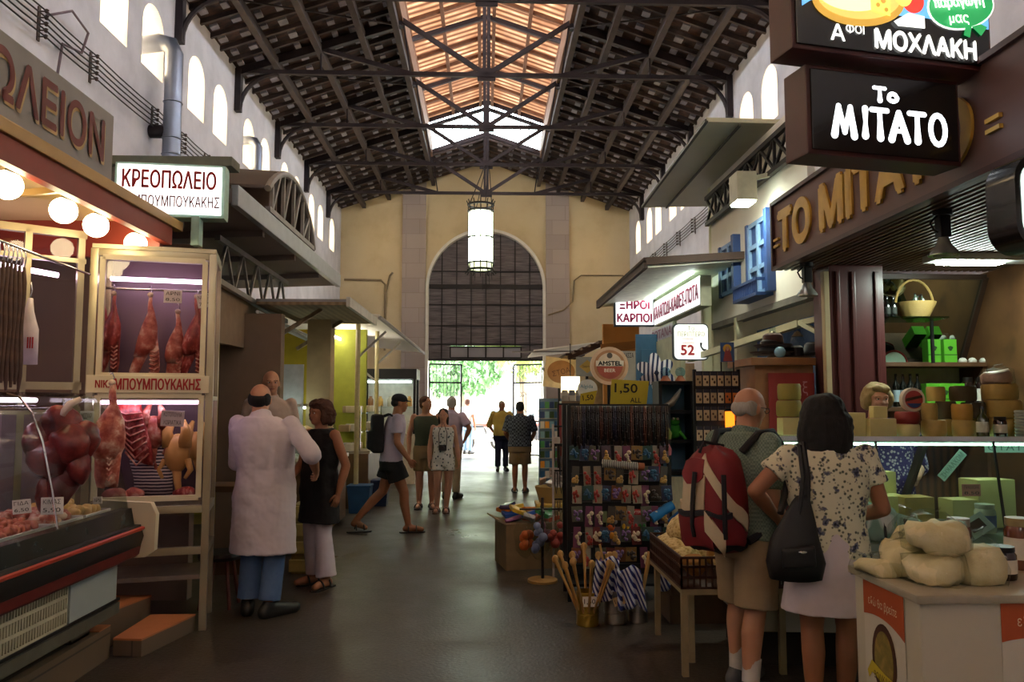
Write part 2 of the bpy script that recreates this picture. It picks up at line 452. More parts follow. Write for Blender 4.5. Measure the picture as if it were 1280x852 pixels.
# lantern along the ridge: tiled roof on posts, made translucent so that it glows, glazed ends
lm = bpy.data.materials.new('lantern_light_strips'); N, L = nodes(lm); N.clear()
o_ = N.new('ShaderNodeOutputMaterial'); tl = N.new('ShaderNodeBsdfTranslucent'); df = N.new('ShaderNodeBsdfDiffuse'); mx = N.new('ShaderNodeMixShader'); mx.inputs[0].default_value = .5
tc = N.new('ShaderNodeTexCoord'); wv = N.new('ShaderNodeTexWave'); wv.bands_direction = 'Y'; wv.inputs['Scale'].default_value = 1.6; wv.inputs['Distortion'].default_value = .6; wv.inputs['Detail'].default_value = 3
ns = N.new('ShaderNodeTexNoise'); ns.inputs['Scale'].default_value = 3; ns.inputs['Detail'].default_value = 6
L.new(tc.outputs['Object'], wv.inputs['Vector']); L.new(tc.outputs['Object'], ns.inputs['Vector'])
ra = ramp(N, [(0, '#7d6152'), (.35, '#ad8e76'), (.75, '#ccb096'), (1, '#ead8c0')]); mu = N.new('ShaderNodeMath'); mu.operation = 'MULTIPLY'; L.new(wv.outputs['Fac'], mu.inputs[0]); L.new(ns.outputs['Fac'], mu.inputs[1])  # pale bands in the colour stand in for strips of light
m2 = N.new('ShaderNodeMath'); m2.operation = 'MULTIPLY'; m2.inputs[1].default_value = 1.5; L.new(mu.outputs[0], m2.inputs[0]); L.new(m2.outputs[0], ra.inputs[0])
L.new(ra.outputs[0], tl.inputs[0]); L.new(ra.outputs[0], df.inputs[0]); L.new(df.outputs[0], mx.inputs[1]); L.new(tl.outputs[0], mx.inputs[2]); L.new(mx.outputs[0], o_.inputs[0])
LE, LR = 8.84, 9.36                                   # lantern eave, lantern ridge
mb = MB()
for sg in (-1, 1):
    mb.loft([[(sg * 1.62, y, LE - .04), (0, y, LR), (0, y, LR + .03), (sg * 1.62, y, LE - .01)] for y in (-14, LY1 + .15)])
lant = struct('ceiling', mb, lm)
lw_ = mat('lantern_rafter', '#6d4a33', .7, var=.2)
for sg in (-1, 1):
    y = 2.2
    while y < LY1:
        MB().bar((sg * 1.58, y, LE - .07), (0, y, LR - .03), .06, .07).build('rafter', lw_, lant, 0); y += .82
    for xp in (.15, .85, 1.5):
        MB().bar((sg * xp, 1, LR - .32 * xp - .1), (sg * xp, LY1, LR - .32 * xp - .1), .07, .08).build('purlin', lw_, lant, 0)
    # curb and side louvre boards of the lantern
    mb = MB(); mb.ab((sg * 1.38, -14, roofz(1.4) - .1), (sg * 1.45, LY1, 8.25)); struct('trim_%d' % (5 + (sg > 0)), mb, mat('curb_wood', '#7a5a44', .7, var=.2, sc=4))
# glazing bars in the far gable of the lantern
mb = MB()
for i in range(-6, 7):
    x = i * .22
    mb.bar((x, LY1, roofz(x) + .02), (x, LY1, LR - .33 * abs(x) - .03), .022)
for sg in (-1, 1):
    mb.bar((0, LY1, LR - .06), (sg * 1.5, LY1, LE - .05), .06, .1); mb.bar((0, LY1, roofz(0) + .03), (sg * 1.42, LY1, roofz(1.42) + .03), .06, .1)
lg = struct('window_90', mb, steel_dark)
MB().prism([(-1.42, LY1 + .02, roofz(1.42)), (0, LY1 + .02, roofz(0)), (1.42, LY1 + .02, roofz(1.42)), (1.42, LY1 + .02, LE + .02), (0, LY1 + .02, LR - .02), (-1.42, LY1 + .02, LE + .02)], (0, .006, 0)).build('pane', glass('lantern_glass'), lg, 0)

# trusses: one built, the others copied
def make_truss():
    t = thing('roof_truss', 'dark riveted steel roof truss', 'roof truss', (0, 0, 0), 0, 'steel trusses under the market roof')
    B = lambda name, pts, w=.05, h=None: [MB().bar(a, b_, w, h).build(name, steel_dark, t, 0) for a, b_ in pts]
    Z = 6.95
    B('tie_beam', [((-XW, 0, Z), (XW, 0, Z))], .06, .07)
    for s in (-1, 1):
        B('top_chord', [((s * (XW + .02), 0, roofz(XW) - .1), (s * 1.4, 0, roofz(1.4) - .12))], .1, .13)
        B('strut', [((0, 0, Z), (s * 1.4, 0, 7.87)), ((s * 1.25, 0, Z), (s * 2.72, 0, roofz(2.72) - .14))], .06, .075)
        B('hanger', [((s * 1.25, 0, Z), (s * 1.38, 0, 7.85)), ((s * 2.72, 0, Z), (s * 2.72, 0, roofz(2.72) - .15))], .03)
        B('lantern_post', [((s * 1.42, 0, 7.85), (s * 1.5, 0, LE - .1))], .07)
        B('lantern_chord', [((s * 1.55, 0, LE - .15), (0, 0, LR - .16))], .06, .09)
        B('wind_rod', [((s * 3.9, .06, 7.0), (s * 1.4, 2.4, 7.75))], .022)
        MB().ab((s * (XW - .1), -.06, 6.28), (s * (XW - .004), .06, 6.98)).build('wall_post', steel_dark, t, 0)
        MB().tube([(s * (XW - .08 - .62 * (1 - cos(a))), 0, 6.32 + .6 * sin(a)) for a in [pi / 2 * k / 8 for k in range(9)]], .035, 6).build('curved_brace', steel_dark, t)
    for dx in (-.035, .035): B('king_post', [((dx, 0, Z - .05), (dx, 0, LR - .15))], .03, .06)
    MB().box((0, 0, Z), (.3, .03, .2), bev=.01).build('gusset_plate', steel_dark, t)
    return t
t0 = make_truss()
seen = [t for t in TR if t > 4]
ordn = ['nearest', 'second nearest', 'third', 'fourth', 'fifth', 'sixth', 'seventh']
for i, y in enumerate(seen):
    t = t0 if i == 0 else dup(t0)
    t.location = (0, y, 0)
    back = len(seen) - 1 - i
    t['label'] = 'dark steel roof truss ' + {0: 'farthest away, just before the far yellow wall', 1: 'second from the far yellow wall', 2: 'third from the far yellow wall', 3: 'fourth from the far yellow wall', 4: 'fifth from the far yellow wall', 5: 'sixth from the far yellow wall', 6: 'seventh from the far wall'}[back]
# ------------------------------------------------------------------ screen in the arch
slat_m = tex('weathered_slats', 'noise', ['#4a4448', '#726a6e', '#938b90'], 3, .8, stops=[.3, .5, .75], vscale=(.6, 1, 9))
ys = YF + .12
scr = thing('slatted_screen', 'dark slatted timber screen filling the tall arch above the gateway', 'screen', (0, ys, DZ))
mb = MB(); z = DZ + .02
def half(z): return AR - .03 if z < ASP else max(.03, math.sqrt(max(0, AR ** 2 - (z - ASP) ** 2)) - .03)
while z < ASP + AR - .06:
    h = half(z + .03)
    if not (DZ + .04 < z < 3.14):
        mb.box((0, ys, z + .022), (2 * h, .012, .054), rot=(.12, 0, 0))
    else:
        for sg in (-1, 1): mb.box((sg * (1.0 + (h - 1.0) / 2), ys, z + .022), (h - 1.0, .012, .054), rot=(.12, 0, 0))
    z += .049
mb.build('slats', slat_m, scr, 0, world=True)
bar_m = mat('screen_bar', '#241c1d', .6, var=.2)
for zz, hgt in ((DZ + .01, .06), (3.19, .035), (3.71, .035), (4.31, .035), (4.83, .12), (5.26, .035)):
    MB().bar((-half(zz), ys - .03, zz), (half(zz), ys - .03, zz), .05, hgt).build('cross_bar', bar_m, scr, 0, world=True)
for i in range(-4, 5):
    x = i * .415; x = max(-AR + .04, min(AR - .04, x))
    zt = ASP + math.sqrt(max(0, AR ** 2 - x * x)) - .03
    MB().bar((x, ys - .03, DZ if abs(i) > 2 else 3.14), (x, ys - .03, max(zt, ASP)), .03 if i else .05, .03).build('upright_bar', bar_m, scr, 0, world=True)
tp = tex('pale_reed', 'wave', ['#8d8a92', '#b4b1ba'], 14, .7, dir='Z', dist=1)
fr = MB()
for a, b_ in (((-1, DZ + .07), (1, DZ + .07)), ((-1, 3.12), (1, 3.12)), ((-1, DZ + .07), (-1, 3.12)), ((1, DZ + .07), (1, 3.12)), ((0, DZ + .07), (0, 3.12)), ((-.5, DZ + .07), (-.5, 3.12)), ((.5, DZ + .07), (.5, 3.12))):
    fr.bar((a[0], ys, a[1]), (b_[0], ys, b_[1]), .04)
fo = fr.build('transom_frame', bar_m, scr, 0, world=True)
o = MB().ab((-1, ys + .01, DZ + .09), (1, ys + .02, 3.1)).build('transom_panel', tp, fo, 0, loc=None); o.location = -Vector((0, ys, DZ))
o['label'] = 'pale grey reed panel in the transom'

# ------------------------------------------------------------------ iron gate leaves, swung open
iron = mat('wrought_iron', '#1d1a1c', .5, .4, var=.2)
def gate(x, ang, label, w_=.95):
    t = thing('iron_gate', label, 'gate', (x, YF + .3, 0.02), ang)
    f = MB(); h = 2.62
    for a, b_ in (((0, 0), (0, h)), ((w_, 0), (w_, h)), ((0, .04), (w_, .04)), ((0, 1.0), (w_, 1.0)), ((0, h), (w_, h)), ((0, 2.1), (w_, 2.1))): f.bar((a[0], 0, a[1]), (b_[0], 0, b_[1]), .045)
    f.build('gate_frame', iron, t, 0)
    f = MB()
    for i in range(1, 9):
        xx = w_ * i / 9; f.cyl((xx, 0, .04), (xx, 0, h), .009, n=6)
    f.build('gate_bars', iron, t, 0)
    f = MB()
    for zc in (1.25, 1.75, 2.35):
        for xc in (.25, .68):
            for sg in (-1, 1):
                f.tube([(xc + sg * (.1 + .09 * (1 - a / 8) * cos(a)) - sg * .05, 0, zc + .1 * (1 - a / 9) * sin(a)) for a in [k * .55 for k in range(13)]], .008, 5)
    f.build('gate_scrolls', iron, t, 0)
gate(-1.6, .35, 'black wrought iron gate leaf standing open left of the bright gateway')
gate(1.62, pi - .55, 'black wrought iron gate leaf standing open right of the bright gateway')

# ------------------------------------------------------------------ hanging lantern
t = thing('hanging_lantern', 'tall cylindrical white glass lantern with black ribs hanging from the roof ridge', 'lamp', (-.12, 17.45, 4.5))
opal = glow('opal_glass', '#f4ffe6', 5.5); opal2 = glow('opal_glass_dim', '#e8f2c2', 1.2)
r_ = .27
for zc, hh in ((.46, .56), (1.06, .54)):
    MB().lathe([(r_, zc - hh / 2), (r_, zc + hh / 2)], n=12).build('glass_tier', opal, t, 0)
MB().lathe([(r_ - .02, .04), (r_, .16)], n=12).build('bottom_glass', opal2, t, 0)
for zc in (.02, .17, .75, 1.36, 1.5):
    MB().tube([((r_ + .015) * cos(a), (r_ + .015) * sin(a), zc) for a in [2 * pi * k / 24 for k in range(24)]], .018 if zc not in (1.5, .02) else .026, 6, True).build('ring', iron, t)
for k in range(12):
    a = 2 * pi * k / 12; c_, s_ = cos(a), sin(a)
    MB().tube([((r_ + .08) * c_, (r_ + .08) * s_, -.07), ((r_ + .01) * c_, (r_ + .01) * s_, .03), ((r_ + .01) * c_, (r_ + .01) * s_, 1.5), ((r_ + .05) * c_, (r_ + .05) * s_, 1.6)], .012, 6).build('rib', iron, t)
for k in range(4):
    a = 2 * pi * k / 4 + .4
    MB().tube([(r_ * cos(a), r_ * sin(a), 1.5), (.14 + .05 * cos(a), .02 * sin(a), 2.42)], .011, 6).build('chain', iron, t)
for k in range(9):
    a = 2 * pi * k / 9
    MB().tube([(r_ * .9 * cos(a), r_ * .9 * sin(a), 0), (r_ * .95 * cos(a), r_ * .95 * sin(a), -.2 - .1 * (k % 3))], .006, 5).build('tassel', iron, t)

# ------------------------------------------------------------------ the street outside
street = tex('street_paving', 'noise', ['#a9a294', '#c4bdae'], 1.5, .9)
struct('floor_street', MB().ab((-30, YF + .5, -.2), (30, 70, -.01)), street)
bark = tex('tree_bark', 'noise', ['#6f6253', '#9c8f7c'], 8, .9)
def leafm(nm, a, b_):
    m_ = tex(nm, 'noise', [a, b_], 2.5, .6); return m_
def tree(x, y, h, cr, label, lm_, seed, n=1500, tr=.16, ls=.16):
    t = thing('street_tree', label, 'tree', (x, y, 0), 0, None); q = random.Random(seed)
    MB().tube([(0, 0, 0), (.1, 0, h * .3), (-.05, .05, h * .6), (.1, 0, h * .8)], [tr, tr * .8, tr * .65, tr * .3], 8).build('trunk', bark, t)
    mb = MB()
    for i in range(n):
        d = Vector((q.gauss(0, 1), q.gauss(0, 1), q.gauss(0, 1))).normalized() * q.uniform(.45, 1) ** .5
        p = Vector((d.x * cr[0], d.y * cr[0], h * .75 + d.z * cr[1]))
        p += noise.noise_vector(p * .8 + Vector((seed, 0, 0))) * .6
        R_ = Euler((q.uniform(0, 6), q.uniform(0, 6), q.uniform(0, 6))).to_matrix(); s_ = q.uniform(.6, 1.3) * ls
        mb.add([p + R_ @ Vector(v) * s_ for v in ((-1, 0, 0), (0, -.5, .1), (1, 0, 0), (0, .5, .1))], [(0, 1, 2, 3)])
    mb.build('foliage', lm_, t, 0)
tree(1.2, 26.6, 5.2, (1.6, 1.5), 'slender street tree with bare lower trunk just outside the gateway', leafm('leaf_light', '#8fae5a', '#b9cf86'), 2, 1500, .14)
tree(-.9, 30.5, 3.6, (1.5, 1.1), 'round bushy dark green tree beyond the gateway', leafm('leaf_dark', '#4f7d4c', '#84ad78'), 5, 1600, .12)
tree(-3.6, 35, 6.2, (2.6, 2.4), 'pale leafy street tree seen at the left of the gateway', leafm('leaf_mid', '#7d9f58', '#b0c98a'), 8, 2000, .2)
tree(4.2, 37, 6.5, (2.8, 2.6), 'large leafy street tree seen at the right of the gateway', MATS['leaf_mid'], 11, 2000, .22)
tree(.4, 41.5, 7.5, (3.4, 2.6), 'tall street tree farthest from the gateway', MATS['leaf_light'], 14, 2200, .22)
struct('wall_street', MB().ab((-14, 46, 0), (14, 46.4, 3.2)), mat('street_house', '#d8cfbd', .8))
# parked car
t = thing('parked_car', 'pale parked hatchback with a red stripe in the sunlit street', 'car', (.95, 33.6, 0), 0)
prof = [(-1.9, .35), (-1.95, .75), (-1.35, .92), (-.75, 1.38), (.75, 1.4), (1.55, .95), (1.9, .85), (1.95, .35)]
MB().prism([(x, -.8, z) for x, z in prof], (0, 1.6, 0)).build('body', mat('car_paint', '#b9a7a0', .3), t, 20)
MB().prism([(x, -.815, z) for x, z in ((-1.9, .55), (1.9, .55), (1.9, .68), (-1.9, .68))], (0, .01, 0)).build('side_stripe', mat('car_red', '#b0483e', .4), t, 0)
for pts in ([(-1.2, .95), (-.7, 1.3), (-.05, 1.32), (-.05, .95)], [(.05, .95), (.05, 1.32), (.72, 1.32), (1.3, .95)]):
    MB().prism([(x, -.81, z) for x, z in pts], (0, .01, 0)).build('side_window', mat('car_glass', '#6d7a80', .1), t, 0)
for x in (-1.2, 1.25):
    for y in (-.72, .72): MB().cyl((x, y - .1, .3), (x, y + .1, .3), .3, n=18).build('wheel', mat('tyre', '#3a3838', .8), t)
# parked motor scooter
t = thing('motor_scooter', 'grey motor scooter parked at the kerb outside the gateway', 'scooter', (-.1, 26.5, 0), .5)
for x in (-.55, .55): MB().tube([(x + .2 * cos(a), 0, .22 + .2 * sin(a)) for a in [2 * pi * k / 16 for k in range(16)]], .05, 6, True).build('wheel', MATS['tyre'], t)
MB().tube([(.5, 0, .3), (.4, 0, .85), (.36, 0, 1.0)], .05, 8).tube([(.36, -.28, 1.02), (.36, .28, 1.02)], .02).build('handlebar', mat('scooter_grey', '#8b8d90', .3), t)
MB().loft([[Vector((x, y * w_, z0 + (z1 - z0) * k)) for y, k in ((-1, 0), (1, 0), (1, 1), (-1, 1))] for x, w_, z0, z1 in ((-.7, .08, .4, .6), (-.45, .16, .35, .72), (-.05, .15, .3, .72), (.12, .12, .25, .34), (.42, .12, .25, .34), (.5, .1, .3, .8))]).build('scooter_body', MATS['scooter_grey'], t, 30)
MB().box((-.32, 0, .75), (.62, .26, .09), bev=.03).build('seat', mat('black_vinyl', '#1c1b1c', .5), t)
# ------------------------------------------------------------------ LEFT: butcher's shop
alu = mat('gold_lit_aluminium', '#b3a78c', .35, .7, var=.08, sc=3)
cream_p = mat('cream_paint', '#d6c9ac', .5, var=.08, sc=3)
chrome = mat('chrome', '#c9c9cc', .18, 1, var=0)
red_paint = mat('red_brown_paint', '#8a3526', .5, var=.15, sc=3)
tan_paint = mat('tan_paint', '#b08d50', .5, var=.12, sc=3)
grey_paint = mat('grey_board', '#8d8a88', .7, var=.12, sc=3)
dark_void = mat('void_shade_and_kick', '#2a211d', .8, var=.2, sc=3)  # kick board colour, also the painted shade under the meat counter
brown_wall = tex('brown_plaster', 'noise', ['#6f5c4d', '#85705e', '#8f7b69'], 2.5, .85)
soffit_m = mat('soffit_board', '#c9ab74', .6, var=.08, sc=2)
clear = glass('shop_glass', '#f2f6f4', .12)
pane_m = glass('cabinet_glass', '#f3eef2', .1)
meat = tex('red_meat', 'noise', ['#5d1417', '#8c2724', '#b4524a', '#e0b8aa'], 16, .35, stops=[.3, .48, .58, .68], vscale=(1.6, 1.6, .7), bump=.3)
meat_d = tex('dark_meat', 'noise', ['#3b0f12', '#6d2022', '#8f3b37', '#b98078'], 8, .35, stops=[.3, .5, .65, .8], bump=.3)
fat = tex('fatty_meat', 'noise', ['#8f342c', '#bf6f5e', '#e6c8b4'], 12, .4, stops=[.36, .5, .64], bump=.3)
chick = tex('plucked_chicken', 'noise', ['#b9863f', '#d3a862', '#e0c08c'], 8, .45, bump=.2)
bone = mat('bone_end', '#d9c3b2', .5)
tube_pink = glow('tube_pinkish', '#ffe3fb', 9.0)
tube_cool = glow('tube_cool', '#eafff2', 9.0)
bulb_m = glow('warm_globe', '#ffe9b8', 16.0)
paper = mat('white_paper', '#e9e6e0', .8, var=.04)
ink = mat('black_ink', '#191818', .7, var=0)
red_ink = mat('red_ink', '#a3151c', .6, var=0)
def card(label, c, w_, h_, right, lines, cat='price card', name='price_card', ink_=None, pm=None, up=(0, 0, 1), group=None, th=.004):
    c = Vector(c); t = thing(name, label, cat, c, 0, group)
    right = Vector(right).normalized(); up = Vector(up); up = (up - right * up.dot(right)).normalized(); n = right.cross(up)
    Mx = Matrix((right, up, n)).transposed().to_4x4()
    MB(Mx).box((0, 0, -th / 2), (w_, h_, th), bev=min(w_, h_) * .04).build('card', pm or paper, t, 0)
    k = len(lines)
    for i, s_ in enumerate(lines):
        if not s_: continue
        y = h_ * (.5 - (i + .5) / k)
        text(s_, ink_ or ink, t, right * 0 + up * y + n * .001, right, up, w_ * (.78 if len(s_) > 3 else .45), h_ / k * .55, world=False, depth=.001)
    return t

# fascia, soffit, sign board
XS = -2.3
t = thing('shop_fascia', 'red brown and tan fascia trim running along the butcher shop front above the globe lamps', 'fascia', (XS, 4.2, 2.72))
MB().ab((XS - .04, 2.4, 2.83), (XS + .02, 5.9, 2.9), .008).build('tan_strip', tan_paint, t, 0, world=True)
MB().ab((XS - .06, 2.4, 2.7), (XS, 5.75, 2.83)).build('red_band', red_paint, t, 0, world=True)
MB().ab((XS - 1.55, 2.4, 2.86), (XS - .06, 5.75, 2.9)).build('soffit', soffit_m, t, 0, world=True)
MB().ab((XS - 1.55, 5.68, 2.6), (XS - .06, 5.74, 2.9)).build('end_board', red_paint, t, 0, world=True)
MB().bar((-2.36, 4.45, 2.76), (-3.1, 4.05, 2.55), .035).build('stay', tan_paint, t, 0, world=True)
t = thing('shop_board', 'grey board with brown letters along the top of the butcher shop', 'shop sign', (-2.36, 4.1, 2.93))
MB().ab((-2.42, 2.4, 2.93), (-2.36, 4.93, 3.36), .01).build('board', grey_paint, t, 0, world=True)
text('ΩΛΕΙΟΝ', mat('letter_shadow', '#b79a6b', .6), t, (-2.358, 4.25, 3.135), (0, 1, 0), (0, 0, 1), 1.12, .25, 'letter_shadow', bold=.06)
text('ΩΛΕΙΟΝ', mat('letter_brown', '#6b302c', .6), t, (-2.354, 4.235, 3.15), (0, 1, 0), (0, 0, 1), 1.12, .25, bold=.06)
# lightbox
t = thing('lightbox_sign', 'white lightbox sign with red Greek letters standing over the butcher shop end', 'sign', (-2.35, 5.85, 2.9))
rt = Vector((1, .12, 0)).normalized()
Mx = frame(rt, (0, 0, 1), (-2.36, 5.85, 3.13))
MB(Mx).box((0, .05, 0), (.8, .16, .42), bev=.05).build('case', mat('pale_green_metal', '#9fc4b8', .5), t)
MB(Mx).box((0, -.035, 0), (.74, .012, .365), bev=.004).build('face', glow('sign_face', '#fff6f2', 1.15), t, 0)
for o in t.children:
    for v in o.data.vertices: v.co -= Vector(t.location)
nrm = rt.cross(Vector((0, 0, 1)))
cc = Vector((-2.36, 5.85, 3.13)) + nrm * .043
text('ΚΡΕΟΠΩΛΕΙΟ', red_ink, t, cc + Vector((0, 0, .075)), rt, (0, 0, 1), .66, .135, bold=.05)
text('Μ. ΜΠΟΥΜΠΟΥΚΑΚΗΣ', mat('maroon_ink', '#6a1c34', .6), t, cc + Vector((.01, 0, -.09)), rt, (0, 0, 1), .7, .085, bold=.005)
MB().ab((-2.2, 5.84, 2.72), (-2.14, 5.92, 2.94)).build('post', MATS['pale_green_metal'], t, 0, world=True)
t = thing('shop_roof_end', 'greenish grey roof slab and end wall on top of the butcher shop', 'roof slab', (-3.1, 6.0, 2.9))
MB().ab((-4.08, 5.95, 3.36), (-1.95, 6.15, 3.43)).build('slab', mat('green_grey', '#6f7164', .8, var=.15), t, 0, world=True)
MB().ab((-4.08, 6.0, 2.9), (-2.35, 6.1, 3.36)).build('end_wall', mat('gable_grey', '#77726c', .8, var=.15), t, 0, world=True)
# globe lamps
bl = None
for i, (yy, wh) in enumerate(((5.5, 'farthest along the butcher fascia'), (4.94, 'second from the far end of the butcher fascia'), (4.56, 'third from the far end of the butcher fascia'), (4.02, 'nearest of the four along the butcher fascia'))):
    lab = 'round globe lamp, ' + wh
    if bl is None:
        bl = thing('globe_lamp', lab, 'lamp', (-2.45, yy, 2.66), 0, 'globe lamps along the butcher shop front')
        MB().ell((0, 0, 0), .075, n=20, m=12).build('globe', bulb_m, bl)
        MB().cyl((.02, 0, .06), (.055, 0, .19), .036, .03, 14).build('socket', mat('dark_socket', '#4d4334', .5), bl)
        MB().cyl((.05, 0, .17), (.09, 0, .205), .012).build('arm', MATS['dark_socket'], bl)
    else: dup(bl, (-2.45, yy, 2.66), 0, lab)

# tall meat cabinet
A0 = Vector((-2.68, 5.38, 0)); ang = math.atan2(.2, .76); Wc = .79
t = thing('meat_cabinet', 'tall aluminium and glass butcher cabinet with hanging lamb carcasses', 'display cabinet', A0, ang)
D = .46
def post(x, y, z0=0, z1=2.6, w_=.05): MB().ab((x - w_ / 2, y - w_ / 2, z0), (x + w_ / 2, y + w_ / 2, z1), .006).build('post', alu, t)
for x, y, z0 in ((.015, .0, .0), (Wc - .02, .0, 0), (Wc - .02, D, 0), (.015, D, 0)): post(x, y, z0)
def rail(z, h=.05, d=.05):
    MB().ab((.04, -d / 2, z - h / 2), (Wc - .045, d / 2, z + h / 2), .005).build('rail', alu, t)
    MB().ab((Wc - .02 - d / 2, .025, z - h / 2), (Wc - .02 + d / 2, D - .025, z + h / 2), .005).build('rail', alu, t)
for z in (2.575, .82, .54): rail(z)
rail(1.58, .03)
# inner window frames
for z0, z1 in ((1.735, 2.54), (.9, 1.6)):
    f = MB(); x0, x1 = .07, Wc - .07
    for a, b_ in (((x0, z0), (x1, z0)), ((x0, z1), (x1, z1)), ((x0, z0), (x0, z1)), ((x1, z0), (x1, z1))): f.bar((a[0], -.02, a[1]), (b_[0], -.02, b_[1]), .035, .04, up=(0, 1, 0))
    fo = f.build('window_frame', cream_p, t, 0)
    MB().ab((x0, -.012, z0), (x1, -.006, z1)).build('pane', pane_m, fo, 0)
MB().ab((.05, -.01, .56), (Wc - .05, -.004, .78)).build('lower_pane', pane_m, t, 0)
MB().ab((Wc - .024, .03, .85), (Wc - .018, D - .03, 2.55)).build('side_pane', pane_m, t, 0)
MB().ab((Wc - .024, .03, .56), (Wc - .018, D - .03, .8)).build('side_pane', pane_m, t, 0)
MB().ab((0.04, .02, 1.6), (Wc - .05, D, 1.64)).build('shelf', mat('shelf_metal', '#8b8078', .4, .5), t, 0)
MB().ab((0.04, .02, .84), (Wc - .05, D, .88)).build('shelf', MATS['shelf_metal'], t, 0)
MB().ab((0.04, .02, .34), (Wc - .05, D, .37)).build('bottom_shelf', MATS['shelf_metal'], t, 0)
MB().ab((0.0, D + .02, .84), (Wc, D + .05, 2.6)).build('back_panel', mat('cabinet_back', '#6b5560', .5, var=.15, sc=3), t, 0)
MB().ab((0, -.03, 2.6), (Wc, D + .03, 2.63)).build('top_panel', alu, t, 0)
o = MB().ab((.0, -.05, 1.615), (Wc - .02, -.03, 1.735), .006).build('name_panel', cream_p, t, 0)
for s_, x, w_, h_ in (('ΝΙΚ.', .1, .085, .05), ('ΜΠΟΥΜΠΟΥΚΑΚΗΣ', .445, .54, .075)):
    me = text(s_, red_ink, None, (0, 0, 0), (1, 0, 0), (0, 0, 1), w_, h_, bold=.06, world=False)
    me.parent = o; me.location = (x, -.051, 1.675)
for z, y in ((2.44, .3), (1.555, .08)):
    MB().cyl((.06, y, z), (Wc - .08, y, z), .016, n=10).build('fluorescent_tube', tube_pink, t)
MB().cyl((.03, .22, 2.36), (Wc - .04, .22, 2.36), .009).build('meat_rail', chrome, t)
Mc = Matrix.Translation(A0) @ Matrix.Rotation(ang, 4, 'Z')

def carcass(label, p, h, wid, seed, m=None, spread=.6, name='lamb_carcass', cat='meat', group=None):
    """a leg hung by the shank: bone end, swelling haunch, open flank and ribs"""
    t = thing(name, label, cat, p, 0, group); q = random.Random(seed)
    def limb(pts, radii, flat=.65):
        rings = []
        for (x, y, z), r in zip(pts, radii): rings.append([Vector((x + r * cos(2 * pi * k / 14), y + r * flat * sin(2 * pi * k / 14), z)) for k in range(14)])
        return rings
    w_ = wid / 2
    b = MB()
    b.loft(limb([(0, 0, 0), (.005, 0, -.1 * h), (.01, 0, -.2 * h), (0, 0, -.36 * h), (-.01, 0, -.5 * h), (-.02, 0, -.62 * h), (-.05 * spread, 0, -.72 * h)], [.014, .016, .022, w_ * .62, w_ * .8, w_ * .85, w_ * .5]))
    b.loft(limb([(-.0, .01, -.5 * h), (-w_ * .5 * spread, .01, -.7 * h), (-w_ * .9 * spread, 0, -.88 * h), (-w_ * 1.1 * spread, 0, -h)], [w_ * .6, w_ * .52, w_ * .42, w_ * .18], .4))
    b.loft(limb([(.01, .01, -.5 * h), (w_ * .45 * spread, .0, -.68 * h), (w_ * .5 * spread, 0, -.86 * h), (w_ * .42 * spread, 0, -.99 * h)], [w_ * .55, w_ * .45, w_ * .38, w_ * .3], .4))
    b.jitter(.012, 14, seed).jitter(.006, 40, seed)
    o = b.build('flesh', m or meat, t, 180)
    f = MB()
    for k in range(6):
        z = -h * (.66 + .05 * k); f.tube([(w_ * .2 * spread, -w_ * .32, z), (w_ * .55 * spread, -w_ * .36, z - .012), (w_ * .8 * spread, -w_ * .2, z + .008)], .006, 5)
    f.build('ribs', fat, t)
    MB().ell((0, 0, .01), (.022, .018, .02)).build('bone_end', bone, t)
    MB().tube([(0, 0, .0), (.012, 0, .04), (0, 0, .07), (-.012, 0, .06)], .004, 6).build('hook', chrome, t)
    return t
g = 'lamb carcasses hanging in the upper cabinet window'
W2 = lambda x, y, z: Mc @ Vector((x, y, z))
carcass('red and cream lamb carcass hanging at the left of the upper cabinet window', W2(.1, .2, 2.31), .56, .17, 1, meat, .7, group=g)
carcass('pale topped lamb carcass hanging in the middle of the upper cabinet window', W2(.34, .2, 2.31), .6, .17, 2, fat, 1.2, group=g)
carcass('short yellowish lamb side hanging right of the middle carcass in the cabinet', W2(.52, .24, 2.2), .5, .16, 3, fat, .6, group=g)
carcass('long red lamb carcass hanging at the right end of the upper cabinet window', W2(.65, .2, 2.31), .58, .17, 4, meat, .9, group=g)
carcass('narrow lamb leg hanging behind glass just left of the tall cabinet', (-2.76, 5.7, 2.31), .48, .14, 5, meat, .5, group=g)
card('small white price card above the right carcass in the cabinet', W2(.5, .1, 2.3), .12, .09, (cos(ang), sin(ang), 0), ['ΑΡΝΙ', '8,50'])
card('small white price card in the top right corner of the cabinet', W2(.71, .1, 2.28), .1, .1, (cos(ang), sin(ang), .2), ['ΝΩΠΟ', '7,90'])
